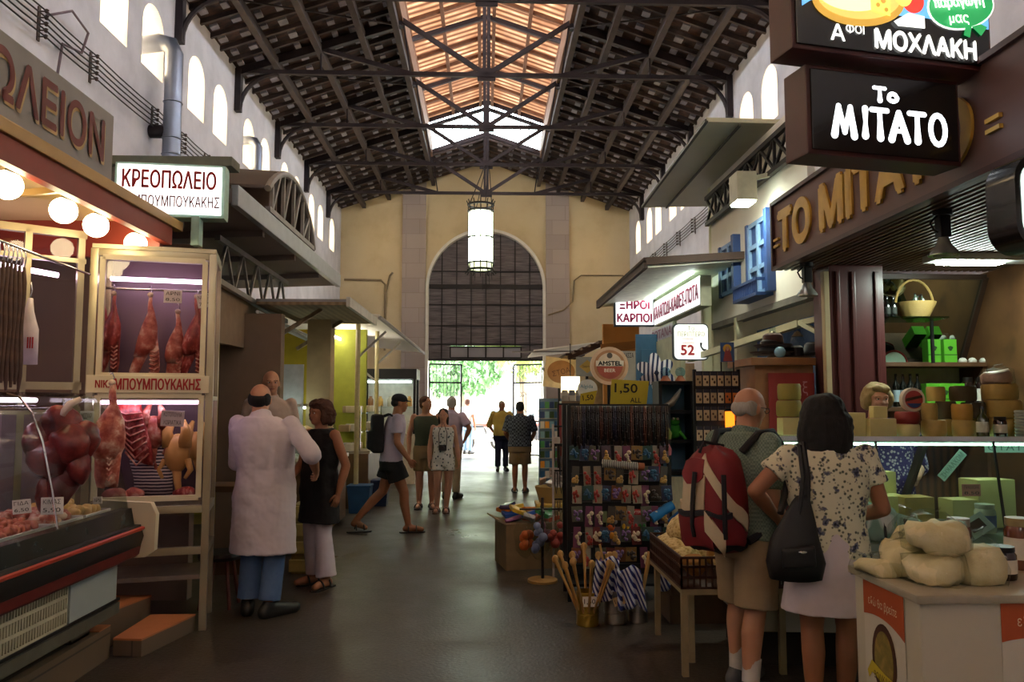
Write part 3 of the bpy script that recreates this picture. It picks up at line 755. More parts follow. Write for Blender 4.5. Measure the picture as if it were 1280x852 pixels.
# lower window: rib rack, chickens, striped cloth, rolled cuts
def rack(label, p, seed):
    t = thing('rib_rack', label, 'meat', p); b = MB()
    b.loft([[Vector((x + a * .11 * cos(k), .03 * sin(k), z)) for k in [2 * pi * j / 12 for j in range(12)]] for x, a, z in ((0, .7, 0), (.0, 1.0, -.12), (.04, 1.0, -.25), (.1, .7, -.36), (.15, .3, -.42))]).jitter(.012, 12, seed)
    b.build('flesh', meat, t, 180); f = MB()
    for k in range(8): f.tube([(-.07 + .01 * k, -.035, -.04 * k - .05), (.0 + .012 * k, -.05, -.05 * k - .07), (.1 + .008 * k, -.03, -.04 * k - .06)], .008, 5)
    f.build('ribs', fat, t); return t
rack('red lamb rib rack hanging at the left of the lower cabinet window', W2(.24, .14, 1.54), 3)
def chicken(label, p, s_, rz, m, seed):
    t = thing('plucked_chicken', label, 'poultry', p, rz)
    b = MB(); b.ell((0, 0, -.16 * s_), (.075 * s_, .065 * s_, .12 * s_), n=16, m=12)
    b.tube([(0, 0, -.27 * s_), (.01, -.01, -.33 * s_), (.03 * s_, -.02, -.42 * s_)], [.028 * s_, .02 * s_, .017 * s_], 10); b.jitter(.008, 12, seed); b.build('carcass', m, t, 180)
    for sg in (-1, 1):
        b = MB(); b.tube([(sg * .045 * s_, -.01, -.12 * s_), (sg * .06 * s_, -.02, -.03 * s_), (sg * .03 * s_, 0, .04 * s_)], [.045 * s_, .032 * s_, .014 * s_], 10).build('leg', m, t, 180)
        b = MB(); b.tube([(sg * .07 * s_, -.01, -.2 * s_), (sg * .1 * s_, -.03, -.26 * s_), (sg * .07 * s_, -.04, -.31 * s_)], [.022 * s_, .018 * s_, .01 * s_], 8).build('wing', m, t, 180)
    return t
chicken('pinkish plucked chicken hanging beside the rib rack in the lower cabinet window', W2(.4, .16, 1.5), 1.0, .2, fat, 4)
chicken('yellow plucked chicken hanging in the middle of the lower cabinet window', W2(.56, .13, 1.38), 1.15, -.1, chick, 7)
chicken('yellow plucked chicken cut off by the right frame of the lower cabinet window', W2(.67, .3, 1.38), .9, .3, chick, 9)
card('small handwritten price card over the yellow chicken in the lower cabinet window', W2(.53, .06, 1.44), .15, .11, (cos(ang), sin(ang), -.05), ['ΚΟΤΟΠΟΥΛΑ', 'ΧΩΡΙΑΤΙΚΑ'])
stripe = tex('navy_white_stripe', 'wave', ['#e5e2e6', '#e5e2e6', '#2a2b4a'], 14, .8, dir='Z', dist=1.2, stops=[0, .5, .62])
t = thing('striped_cloth', 'navy and white striped cloth over the shoulder of the dark figure form in the lower cabinet', 'cloth', W2(.4, .2, .9)); 
b = MB()
b.loft([[Vector((x + a * cos(k), b2 * sin(k), z)) for k in [2 * pi * j / 18 for j in range(18)]] for x, a, b2, z in ((0, .13, .06, 0), (0, .14, .07, .12), (-.02, .15, .07, .24), (.0, .13, .05, .31), (.03, .07, .03, .35))]).jitter(.015, 8, 5)
o = b.build('striped_cloth_bundle', stripe, t, 180); t['label'] = 'bundle of navy and white striped cloth on the shelf of the lower cabinet window'
for i, (x, wdt, m_, lab) in enumerate(((.18, .09, fat, 'pale rolled cut of meat at the left on the lower cabinet shelf'), (.3, .07, fat, 'smaller pale cut of meat beside the rolled cut on the lower cabinet shelf'), (.62, .08, meat, 'red cut of meat at the right on the lower cabinet shelf'))):
    b = MB(); b.ell((0, 0, .042), (wdt, .05, .045), n=16).jitter(.014, 12, i); o = b.build('meat_cut', m_, None, 180, loc=W2(x, .1, .88)); tag(o, lab, 'meat')
# glazed partition continuing left
B0 = Vector((-2.7, 5.37, 0)); B1 = Vector((-3.35, 4.85, 0)); dv = (B1 - B0).normalized(); an2 = math.atan2(-dv.y, -dv.x)
t = thing('glass_partition', 'aluminium framed glass partition behind the meat counter left of the tall cabinet', 'partition', B0 - Vector((0, 0, 0)), math.atan2(dv.y, dv.x))
Lp = .9
for x in (.05, .36, .72): MB().ab((x - .02, -.025, 0.2), (x + .02, .025, 2.68)).build('post', alu, t, 0)
for z, h_ in ((2.68, .05), (2.5, .03), (1.66, .05), (1.5, .05)): MB().ab((.02, -.025, z - h_ / 2), (Lp, .025, z + h_ / 2)).build('rail', alu, t, 0)
MB().ab((.05, -.004, 1.66), (Lp, .004, 2.66)).build('pane', pane_m, t, 0)
MB().ab((.05, .01, .2), (Lp, .02, 1.5)).build('lower_panel', mat('mauve_panel', '#8c7480', .35, var=.1, sc=2), t, 0)
# butcher interior: back walls and tubes
t = thing('butcher_backwall', 'dim mauve tiled back wall inside the butcher shop', 'partition wall', (-3.2, 6.5, 0))
MB().ab((-3.88, 6.4, 0), (-2.35, 6.5, 2.84)).build('panel', brown_wall, t, 0, world=True)
MB().ab((-4.05, 2.6, 0), (-3.9, 6.4, 2.84)).build('panel', mat('mauve_tile', '#9a8a92', .4, var=.12, sc=3), t, 0, world=True)
o = MB().cyl((-3.0, 5.55, 2.44), (-3.55, 4.9, 2.5), .018, n=10).build('fluorescent_tube', tube_pink, None); tag(o, 'bright pinkish fluorescent tube behind the glass left of the tall cabinet', 'lamp')
# dried sausages on a chrome rod
t = thing('hanging_rod', 'chrome rod sloping across above the meat counter', 'rod', (-2.8, 4.6, 2.45))
p0, p1 = PY(-20, 293, 4.25), PY(112, 343, 5.2)
MB().cyl(p0, p1, .009).build('rod_bar', chrome, t, world=True)
saus = tex('dried_sausage', 'noise', ['#2b1a16', '#43291f', '#6d4a3a'], 14, .6, bump=.4)
names = ['outermost at the picture edge', 'second from the left', 'third from the left', 'fourth from the left', 'fifth from the left', 'sixth from the left', 'rightmost']
for i in range(7):
    px = -4 + i * 4.9; f_ = (px + 20) / 132; p = p0.lerp(p1, f_)
    t = thing('dried_sausage', 'long dark dried sausage hanging on the chrome rod, ' + names[i], 'sausage', (p.x, p.y, p.z), 0, 'dried sausages on the chrome rod')
    L_ = .72 - .02 * (i % 3)
    MB().tube([(0, 0, 0), (.008, 0, -.05), (0, 0, -.1)], .004, 6).build('hook', chrome, t)
    MB().tube([(.004 * sin(k * 1.3 + i), 0, -.1 - L_ * k / 8) for k in range(9)], [.008] + [.0135] * 7 + [.007], 10).build('casing', saus, t)
t = thing('white_bag', 'white carrier bag with red print hanging beside the dried sausages', 'bag', PY(38, 372, 5.0))
b = MB(); b.loft([[Vector((a * cos(k), .02 * sin(k), z)) for k in [2 * pi * j / 12 for j in range(12)]] for a, z in ((.012, 0), (.03, -.08), (.06, -.2), (.065, -.42))]).jitter(.01, 9, 2); b.build('bag_body', mat('bag_white', '#ddd3dc', .6), t, 180)
MB().tube([(0, 0, 0), (.01, 0, .05), (0, 0, .1)], .004, 6).build('hook', chrome, t)
for k in range(3): MB().ab((.005 + .015 * k, -.024, -.32), (.013 + .015 * k, -.02, -.25)).build('red_print', red_ink, t, 0)

# meat counter
Y0, Y1 = 2.5, 5.0
t = thing('meat_counter', 'long refrigerated meat counter with curved glass and red and black bumper', 'counter', (-2.5, (Y0 + Y1) / 2, 0))
def ext(poly, y0, y1): return [[Vector((x, y0, z)) for x, z in poly], [Vector((x, y1, z)) for x, z in poly]]
wh = mat('white_enamel', '#b9c2c4', .35, var=.06, sc=2); blk = mat('black_plastic', '#151314', .4, var=0); redst = mat('red_stripe', '#b2402c', .4, var=0)
blackst = tex('black_marble', 'noise', ['#141615', '#2c3130', '#6b7270'], 9, .25, stops=[.4, .6, .8])
MB().loft(ext([(-3.2, .3), (-2.27, .3), (-2.27, .7), (-3.2, .7)], Y0, Y1)).build('body', mat('counter_body', '#8a8c88', .5), t, 0, world=True)
MB().loft(ext([(-3.2, .7), (-2.2, .7), (-2.17, .8), (-2.19, .9), (-2.26, .9), (-2.28, .84), (-3.2, .86)], Y0, Y1)).build('deck', blackst, t, 0, world=True)
MB().loft(ext([(-2.2, .64), (-2.13, .66), (-2.11, .73), (-2.13, .8), (-2.19, .8)], Y0, Y1 + .03)).build('bumper', blk, t, world=True)
MB().loft(ext([(-2.118, .765), (-2.105, .772), (-2.105, .785), (-2.12, .79)], Y0, Y1 + .03)).build('red_line', redst, t, 0, world=True)
MB().loft(ext([(-2.16, .6), (-2.135, .62), (-2.125, .672), (-2.16, .68)], Y0, Y1 + .02)).build('red_band', mat('dull_red', '#6d2320', .5), t, 0, world=True)
ys_ = [(Y0, 3.3), (3.34, 3.78), (4.42, 4.96)]
for a, b_ in ys_: MB().ab((-2.27, a, .36), (-2.245, b_, .585), .004).build('white_panel', wh, t, 0, world=True)
for z_ in (.352, .592): MB().ab((-2.27, Y0, z_ - .008), (-2.24, Y1, z_ + .008)).build('panel_trim', blk, t, 0, world=True)
MB().ab((-2.3, Y0, .27), (-2.24, Y1, .335)).build('lower_rail', mat('dull_rail', '#6d6c60', .5, .3), t, 0, world=True)
vg = MB().ab((-2.268, 3.8, .36), (-2.262, 4.4, .585)).build('vent_grille', blk, t, 0, world=True)
f = MB()
for r_i in range(4):
    z = .36 + .075 * r_i; f.ab((-2.262, 3.8, z - .006 + .0), (-2.248, 4.4, z + .012))
for k in range(26):
    y = 3.8 + .6 * k / 25; f.ab((-2.262, y - .005, .36), (-2.25, y + .005, .585))
o = f.build('grille_slats', mat('cream_plastic', '#cfc9b0', .5), vg, 0); o.location = -t.location
# curved front glass and end glass
gp = [(-2.21, .89), (-2.25, 1.1), (-2.31, 1.35), (-2.37, 1.5), (-2.44, 1.58), (-2.55, 1.61), (-3.0, 1.62)]
gi = [(x - .008, z - .004) for x, z in gp]
MB().loft(ext(gp + gi[::-1], Y0, 4.18)).build('front_glass', clear, t, 30, world=True)
MB().loft(ext(gp + gi[::-1], 4.2, Y1)).build('front_glass', clear, t, 30, world=True)
MB().loft(ext(gp + [(-3.0, .89)], Y1 - .01, Y1)).build('end_glass', clear, t, 0, world=True)
MB().tube([(x + .004, 4.19, z) for x, z in gp], .006, 6).build('glass_seam', chrome, t, world=True)
MB().ab((-3.05, Y0, 1.585), (-2.5, Y1, 1.605)).build('top_shelf', glass('smoky_glass', '#cfc4c8', .15), t, 0, world=True)
MB().cyl((-2.62, Y0, 1.52), (-2.62, Y1, 1.52), .014).build('hang_rail', chrome, t, world=True)
MB().cyl((-2.75, Y0 + .2, 1.565), (-2.75, Y1 - .1, 1.565), .014, n=10).build('fluorescent_tube', tube_pink, t, world=True)
b = MB(); pl = [(-2.42, .58), (-2.1, .6), (-2.045, .64), (-2.04, .86), (-2.075, .93), (-2.42, .95)]
b.prism([(x, Y1, z) for x, z in pl], (0, .05, 0)).build('end_cap', cream_p, t, 30, world=True)
MB().ab((-3.2, Y0, .86), (-3.15, Y1, 1.62)).build('back_glass', glass('back_glass', '#c9b8c2', .12), t, 0, world=True)
# trays with meat
q = random.Random(4)
def tray(y0, y1, x0, x1, m_, label, size, n, lab2):
    t = thing('meat_tray', label, 'tray', ((x0 + x1) / 2, (y0 + y1) / 2, .87)); x_, y_ = (x1 - x0) / 2, (y1 - y0) / 2
    b = MB(); b.ab((-x_, -y_, 0), (x_, y_, .01))
    for sx, sy, dx, dy in ((-1, 0, .006, y_), (1, 0, .006, y_), (0, -1, x_, .006), (0, 1, x_, .006)): b.ab((sx * x_ - dx, sy * y_ - dy, 0), (sx * x_ + dx, sy * y_ + dy, .035))
    b.build('tray_body', mat('white_tray', '#cfc6c6', .4), t, 0)
    b = MB()
    for i in range(n):
        u, v = q.uniform(-.85, .85) * x_, q.uniform(-.85, .85) * y_
        b.ell((u, v, .03 + q.uniform(0, .05) * (1 - (u / x_) ** 2)), (size * q.uniform(.7, 1.3), size * q.uniform(.7, 1.3), size * .7), rot=(q.uniform(0, 3), 0, q.uniform(0, 3)), n=7, m=5)
    o = b.build('minced_meat', m_, None, 180, loc=t.location); tag(o, lab2, 'meat', None, 'stuff')
mince = tex('minced_meat', 'noise', ['#9c3f34', '#c26a58', '#dba08a'], 20, .5, bump=.3)
tray(3.3, 3.75, -2.85, -2.3, meat, 'white tray of bright red diced meat at the near end of the counter', .03, 160, 'bright red diced meat heaped in the nearest tray of the meat counter')
tray(3.8, 4.3, -2.75, -2.3, mince, 'white tray of pale minced meat in the middle of the counter', .022, 300, 'pale pink minced meat heaped in the middle tray of the meat counter')
tray(4.33, 4.62, -2.75, -2.3, fat, 'white tray of fatty cuts right of the minced meat in the counter', .035, 60, 'fatty pink cuts heaped right of the minced meat in the counter')
tray(4.65, 4.95, -2.8, -2.3, chick, 'white tray of yellowish poultry pieces at the far end of the meat counter', .035, 50, 'yellowish poultry pieces heaped at the far end of the meat counter')
for (px, py, lines, lab, w_) in ((27, 633, ['ΓΙΔΑ', '6,50'], 'tilted white price card stuck in the red diced meat', .09), (65, 632, ['ΚΙΜΑΣ', '5,90'], 'white price card standing behind the minced meat', .11), (122, 625, ['ΑΡΝΙ'], 'small pale card standing at the far end of the meat counter', .05)):
    card(lab, PY(px, py, 4.2 if px < 100 else 4.7), w_, w_ * .8, (1, .1, .1 if px < 50 else .02), lines)
card('pale card hanging behind glass at the end of the meat counter', PY(108, 532, 4.9), .08, .18, (1, .1, 0), ['ΜΟΣΧΑΡΙ', 'ΝΤΟΠΙΟ', '9,00'], pm=mat('pale_card', '#b9c4bd', .7))
# big dark cut hung in the counter
t = thing('beef_cut', 'big dark red beef cut hanging from the rail inside the meat counter', 'meat', PY(78, 505, 4.45))
b = MB()
for c_, r_ in (((0, 0, -.12), (.11, .08, .11)), ((-.1, 0, -.2), (.09, .08, .1)), ((.06, -.02, -.22), (.11, .09, .12)), ((-.04, -.03, -.3), (.12, .09, .1)), ((.1, 0, -.33), (.06, .06, .12)), ((.02, 0, -.42), (.07, .06, .12)), ((-.07, 0, -.5), (.06, .05, .1)), ((.12, .03, -.2), (.07, .06, .1))): b.ell(c_, r_, n=16, m=12)
b.jitter(.03, 8, 3).jitter(.01, 30, 1).build('flesh', meat_d, t, 180)
b = MB(); b.tube([(.02, -.02, -.06), (.05, -.02, 0), (.1, 0, .03)], [.03, .022, .015], 8).build('bone', bone, t, 180)
MB().tube([(0, 0, -.06), (.01, 0, 0), (0, 0, .03)], .005, 6).build('hook', chrome, t)
carcass('smooth pinkish carcass hanging at the far end of the meat counter', PY(140, 480, 4.85), .62, .26, 8, fat, .3, 'pork_carcass')
# plinth, steps, brick
terra = tex('terracotta_top', 'noise', ['#a5603a', '#c47c50', '#cf8c60'], 3, .6)
tilef = tex('dull_wall_tile', 'brick', ['#6a5a4c', '#74634f', '#4a4038'], 1, .5, bw=.3, rh=.2, rot=(pi / 2, 0, pi / 2), mortar=.006)
t = thing('counter_plinth', 'low tiled plinth under the meat counter', 'plinth', (-2.75, 3.75, 0))
MB().ab((-3.2, 2.3, 0), (-2.29, 5.0, .19)).build('tiled_block', tilef, t, 0, world=True)
MB().ab((-3.2, 2.5, .19), (-2.45, 4.9, .3)).build('void_shade_block', dark_void, t, 0, world=True)  # solid block coloured as the shade of the open void
MB().ab((-2.5, 4.86, .19), (-2.29, 5.0, .196)).build('corner_tile', terra, t, 0, world=True)
for lab, poly, z0, z1 in (('lower terracotta topped step beside the meat counter', [(-2.28, 5.02), (-2.1, 5.0), (-1.98, 5.56), (-2.28, 5.56)], 0, .11), ('upper terracotta topped step behind the meat counter', [(-2.9, 5.1), (-2.42, 5.06), (-2.3, 5.6), (-2.9, 5.6)], 0, .23)):
    c0 = Vector((sum(p[0] for p in poly) / 4, sum(p[1] for p in poly) / 4, 0)); t = thing('tiled_step', lab, 'step', c0)
    MB().prism([(x, y, z0) for x, y in poly], (0, 0, z1 - .012)).build('riser', tilef, t, 0, world=True)
    MB().prism([(c0.x + (x - c0.x) * 1.01, c0.y + (y - c0.y) * 1.01, z1 - .012) for x, y in poly], (0, 0, .012)).build('tread', terra, t, 0, world=True)
t = thing('hollow_brick', 'hollow grey brick wedged under the end of the meat counter', 'brick', (-2.4, 4.72, .19))
b = MB()
for a, c_ in (((-.07, -.1, 0), (.07, .1, .014)), ((-.07, -.1, .066), (.07, .1, .08)), ((-.07, -.1, .033), (.07, .1, .047)), ((-.07, -.1, 0), (-.056, .1, .08)), ((.056, -.1, 0), (.07, .1, .08)), ((-.007, -.1, 0), (.007, .1, .08))): b.ab(a, c_)
b.build('brick_body', mat('brick_grey', '#6b5d50', .9, bump=.3), t, 0)
# stool behind the cabinet
t = thing('round_stool', 'dark round stool with red brown legs behind the butcher cabinet', 'stool', (-2.03, 6.2, 0))
MB().lathe([(0, .36), (.16, .36), (.17, .385), (.16, .41), (0, .41)]).build('seat', blk, t)
for k in range(4):
    a = pi / 4 + k * pi / 2; MB().cyl((.16 * cos(a), .16 * sin(a), 0), (.1 * cos(a), .1 * sin(a), .36), .014).build('leg', mat('leg_red', '#5d2a22', .5), t)

# ------------------------------------------------------------------ ducts, wires on the left wall
galv = mat('galvanised', '#8e97aa', .38, .75, var=.12, sc=3)
t = thing('stove_pipe', 'thick galvanised stove pipe leaving through a window high on the left wall', 'pipe', (-3.74, 9.2, 3.4))
MB().tube([(-4.38, 9.46, 5.9), (-4.0, 9.46, 5.96), (-3.88, 9.46, 5.93), (-3.83, 9.46, 5.82), (-3.83, 9.46, 3.45)], .105, 18).build('pipe_run', galv, t, 60, world=True)
for z in (5.2, 4.75, 4.55): MB().tube([(-3.83 + .108 * cos(a), 9.46 + .108 * sin(a), z) for a in [2 * pi * k / 20 for k in range(20)]], .008, 6, True).build('joint_ring', galv, t, world=True)
MB().cyl((-4.09, 9.46, 4.84), (-3.8, 9.46, 4.84), .08, n=14).build('wall_stub', steel_dark, t, world=True)
t = thing('stove_pipe', 'thinner galvanised pipe bending down from a window farther along the left wall', 'pipe', (-3.75, 12.9, 3.4))
MB().tube([(-4.38, 13.38, 6.05), (-4.1, 13.38, 6.07), (-4.0, 13.38, 6.05), (-3.94, 13.38, 5.95), (-3.94, 13.38, 3.5)], .075, 14).build('pipe_run', galv, t, 60, world=True)
ins = mat('insulator_brown', '#4b3a34', .5)
def insul(sgn, ys_, grp, side):
    first = None
    for i, y in enumerate(ys_):
        lab = 'rusty insulator bracket carrying cables on the %s wall' % side
        if first is None:
            first = thing('insulator_bracket', lab, 'bracket', (sgn * (XW - .001), y, 5.0), 0, grp)
            for k in range(5):
                z = -.12 + .06 * k; MB().cyl((0, 0, z), (-sgn * .08, 0, z), .007, n=6).build('pin', ins, first); MB().lathe([(.012, -.02), (.02, -.008), (.012, 0), (.02, .012), (.01, .02)], (-sgn * .075, 0, z), 8).build('insulator', ins, first)
            MB().ab((-.012 if sgn > 0 else 0, -.02, -.16), (0 if sgn > 0 else .012, .02, .16)).build('back_strip', ins, first, 0)
        else: dup(first, (sgn * (XW - .001), y, 5.0))
    for k in range(5):
        z = 4.88 + .06 * k
        pts = []
        for i in range(len(ys_) - 1):
            for f_ in (0, .33, .66): pts.append((sgn * (XW - .075), ys_[i] + (ys_[i + 1] - ys_[i]) * f_, z - .015 * sin(pi * f_)))
        pts.append((sgn * (XW - .075), ys_[-1], z))
        o = MB().tube(pts, .008, 5).build('wall_cable', mat('cable_black', '#2f2c30', .6), None)
        tag(o, 'thin dark cable strung along insulators on the %s wall, %s' % (side, ['lowest', 'second lowest', 'middle', 'second highest', 'highest'][k]) + ' of five', 'cable', 'cables on the %s wall' % side)
insul(-1, [3.6, 4.8, 6.0, 7.06, 8.0, 9.5, 10.4, 11.3, 12.3, 13.4, 14.6, 15.8, 17.0, 18.2], 'insulator brackets on the left wall', 'left')
insul(1, [9, 10.2, 11.4, 12.6, 13.8, 15, 16.2, 17.4, 18.6, 19.8, 21], 'insulator brackets on the right wall', 'right')
o = MB().tube([(-4.05, 7.1, 5.1), (-3.98, 7.4, 5.3), (-4.0, 7.75, 5.25), (-4.03, 7.7, 5.02), (-4.03, 7.35, 4.95), (-4.04, 7.3, 4.6), (-4.06, 7.3, 3.9), (-4.06, 7.25, 3.3)], .013, 6).build('loose_cable', mat('cable_mauve', '#6b5a62', .6), None); tag(o, 'loose looped cable dropping down the left wall', 'cable')
# ------------------------------------------------------------------ LEFT: canopies and stalls beyond the butcher
canopy_m = mat('canopy_grey', '#9c9a9e', .6, var=.1, sc=2)
under_m = mat('canopy_underside', '#8d7f7c', .7, var=.1, sc=2)
brown_sheet = mat('brown_sheet', '#544840', .7, var=.15, sc=2)
lattice_m = mat('lattice_grey', '#8f8a86', .5, .3, var=.1)
wood_under = tex('wood_canopy', 'wave', ['#8a7358', '#a48a6a'], 4, .7, dir='X', dist=2)
t = thing('long_canopy', 'long grey canopy with a pale metal edge over the second shop on the left', 'canopy', (-2.8, 8.2, 3.1))
MB().loft([[Vector(v) for v in ((-2.02, y, 3.13), (-4.08, y, 3.06), (-4.08, y, 3.14), (-2.02, y, 3.25))] for y in (6.2, 10.6)]).build('roof_sheet', under_m, t, 0, world=True)
MB().ab((-2.03, 6.2, 3.11), (-1.97, 10.62, 3.28), .01).build('edge_beam', mat('pale_edge', '#a7acb4', .45, .4, var=.08), t, 0, world=True)
for y in (7.2, 8.4, 9.6): MB().bar((-2.05, y, 3.1), (-4.05, y, 3.03), .06).build('cross_joist', under_m, t, 0, world=True)
# bowed roof with a braced end on top of the canopy
t = thing('bowed_roof', 'brown bowed sheet roof with a white braced arch standing on the long canopy', 'roof', (-2.4, 9, 3.3))
arc = []
for k in range(15):
    f_ = k / 14; y = 7.48 + 2.0 * f_; z = 3.4 + .56 * math.sin(pi * (.06 + .94 * f_)) ** .6; arc.append((y, max(z, 3.4)))
mb = MB()
mb.loft([[Vector((-2.1, y, z)), Vector((-3.95, y, z + .1)), Vector((-3.95, y, z + .13)), Vector((-2.1, y, z + .03))] for y, z in arc]).build('bowed_sheet', brown_sheet, t, 30, world=True)
MB().tube([(-2.1, y, z) for y, z in arc], .035, 8).build('arch_rib', lattice_m, t, world=True)
MB().bar((-2.1, 7.5, 3.41), (-2.1, 9.48, 3.41), .05).build('bottom_chord', lattice_m, t, 0, world=True)
for i in (1, 4, 7, 10, 12):
    y, z = arc[i]; MB().bar((-2.1, y, 3.41), (-2.1, y, z), .035).build('arch_brace', lattice_m, t, 0, world=True)
    y2, z2 = arc[min(14, i + 2)]; MB().bar((-2.1, y, 3.41), (-2.1, y2, z2), .035).build('arch_brace', lattice_m, t, 0, world=True)
MB().ab((-3.9, 7.86, 3.3), (-2.12, 7.9, 3.88)).build('end_board', mat('back_board_brown', '#6f5d4d', .8), t, 0, world=True)
t = thing('lattice_girder', 'pale lattice girder under the long grey canopy', 'girder', (-2.4, 8.2, 2.6))
MB().bar((-2.4, 7.0, 3.02), (-2.4, 9.45, 2.98), .05).build('top_chord', lattice_m, t, 0, world=True)
MB().bar((-2.4, 7.0, 2.64), (-2.4, 9.45, 2.52), .05).build('bottom_chord', lattice_m, t, 0, world=True)
for k in range(10):
    y = 7.0 + .245 * k; a, b_ = (3.0, 2.6) if k % 2 else (2.6, 3.0); MB().bar((-2.4, y, a), (-2.4, y + .245, b_), .025).build('lattice_bar', lattice_m, t, 0, world=True)
t = thing('boarded_panel', 'brown boarded wall panel above the second left stall', 'wall panel', (-2.45, 8.3, 1.5))
MB().ab((-2.5, 6.95, 2.1), (-2.44, 9.4, 2.62)).build('board', mat('board_tan', '#8c735d', .8, var=.1), t, 0, world=True)
MB().ab((-2.68, 7.98, 0), (-2.07, 8.12, 2.45)).build('brown_pillar', brown_wall, t, 0, world=True)
struct('trim_20', MB().ab((-2.15, 9.5, 0), (-1.87, 9.75, 2.75)), mat('beige_pillar', '#b59c76', .8, var=.08))
MB_ = lambda lo, hi, nm, m_, lab, cat: tag(MB().ab(lo, hi, .003).build(nm, m_, None, 0), lab, cat)
MB_((-4.05, 10.3, 0), (-2.0, 10.4, 2.5), 'yellow_partition', mat('mustard_paint', '#c2a52c', .8, var=.08), 'mustard yellow partition behind the second stall on the left', 'partition')
MB_((-3.9, 12.4, 0), (-1.88, 12.5, 2.7), 'green_partition', mat('lime_paint', '#a5a83c', .8, var=.08), 'lime green partition at the back of the third stall on the left', 'partition')
MB_((-2.75, 8.9, .9), (-2.05, 8.93, 1.98), 'white_board', mat('white_fridge', '#b3b0b2', .5), 'plain pale board standing behind the bald man', 'board')
# wooden flap canopy and the white sheet canopy
t = thing('flap_canopy', 'flat flap canopy with a wooden underside beside the beige pillar', 'canopy', (-1.85, 9, 2.55))
MB().ab((-2.35, 8.05, 2.55), (-1.42, 10.0, 2.58)).build('underside', wood_under, t, 0, world=True)
MB().ab((-2.35, 8.05, 2.58), (-1.42, 10.0, 2.61)).build('top_sheet', canopy_m, t, 0, world=True)
MB().ab((-1.43, 8.03, 2.53), (-1.39, 10.02, 2.63)).build('edge_strip', mat('pale_edge2', '#c9c5bd', .5), t, 0, world=True)
for y in (8.4, 9.6): MB().bar((-2.3, y, 2.2), (-1.75, y, 2.55), .04).build('bracket', wood_under, t, 0, world=True)
for k in range(3): MB().cyl((-2.32 + .05 * k, 8.0, 2.47 - .05 * k), (-2.32 + .05 * k, 10.2, 2.42 - .05 * k), .018).build('rail_pipe', mat('pipe_white', '#cfccc8', .4, .3), t, world=True)
t = thing('white_canopy', 'sloping white sheet canopy over the third stall on the left', 'canopy', (-2.3, 15, 2.7))
wsheet = bpy.data.materials.new('white_awning'); N, L = nodes(wsheet); N.clear()
o_ = N.new('ShaderNodeOutputMaterial'); a1 = N.new('ShaderNodeBsdfDiffuse'); a2 = N.new('ShaderNodeBsdfTranslucent'); mx = N.new('ShaderNodeMixShader'); mx.inputs[0].default_value = .25
a1.inputs[0].default_value = hx('#f8f5ee'); a2.inputs[0].default_value = hx('#efe7d4'); L.new(a1.outputs[0], mx.inputs[1]); L.new(a2.outputs[0], mx.inputs[2]); L.new(mx.outputs[0], o_.inputs[0])
MB().loft([[Vector(v) for v in ((-1.45, y, 2.72), (-3.95, y, 3.0), (-3.95, y, 3.03), (-1.45, y, 2.75))] for y in (10.7, 18.6)]).build('sheet', wsheet, t, 0, world=True)
MB().bar((-1.45, 10.7, 2.71), (-1.45, 18.6, 2.71), .04).build('edge_rail', lattice_m, t, 0, world=True)
for y in (11.4, 13.4): 
    MB().cyl((-1.85, y, 0), (-1.85, y, 2.78), .035).build('pole', mat('pole_cream', '#c6b78d', .6), t, world=True)
    MB().bar((-1.85, y, 2.2), (-1.45, y, 2.58), .03).build('stay', lattice_m, t, 0, world=True)
MB().bar((-1.85, 13.4, 1.9), (-2.7, 13.6, 2.6), .03).build('stay', lattice_m, t, 0, world=True)
tag(MB().cyl((-2.3, 11.2, 2.55), (-2.3, 14.6, 2.55), .02, n=10).build('fluorescent_tube', glow('canopy_fill_tube', '#fff8e6', 24.0), None), 'added fluorescent tube brightening the white sheet canopy of the third left stall', 'lamp')  # added tube, made strong to whiten the canopy sheet from below
# glass counter of the second stall
gw = mat('counter_wood', '#6a5138', .5, var=.2, sc=5)
t = thing('glass_counter', 'glass topped food counter with a wooden front beside the woman in black', 'counter', (-2.2, 9.2, 0))
MB().ab((-2.75, 8.25, 0.05), (-1.85, 10.6, .84), .01).build('body', gw, t, 0, world=True)
MB().ab((-2.78, 8.22, .84), (-1.82, 10.62, .89), .008).build('worktop', mat('worktop_pale', '#a79f90', .4), t, 0, world=True)
pr = [(-1.88, .89), (-2.08, 1.5), (-2.12, 1.53), (-2.7, 1.55), (-2.7, .89)]
b = MB()
for a, c_ in zip(pr[:3], pr[1:4]):
    b.prism([(a[0], 8.25, a[1]), (c_[0], 8.25, c_[1]), (c_[0] - .008, 8.25, c_[1] - .006), (a[0] - .008, 8.25, a[1])], (0, 2.33, 0))
b.build('front_glass', clear, t, 30, world=True)
MB().prism([(x, 8.24, z) for x, z in pr], (0, .008, 0)).build('end_glass', clear, t, 0, world=True)
MB().prism([(x, 10.58, z) for x, z in pr], (0, .008, 0)).build('end_glass', clear, t, 0, world=True)
for x, z in ((-2.08, 1.52), (-2.7, 1.55)): MB().bar((x, 8.25, z), (x, 10.6, z), .03).build('top_rail', chrome, t, 0, world=True)
MB().cyl((-2.2, 8.3, 1.49), (-2.2, 10.5, 1.49), .016).build('fluorescent_tube', tube_cool, t, world=True)
MB().ab((-2.68, 8.27, 1.18), (-2.12, 10.55, 1.19)).build('glass_shelf', clear, t, 0, world=True)
q = random.Random(8)
cols = ['#d9d3b0', '#c98f5a', '#8aa85a', '#e5ddd0', '#b5553f']
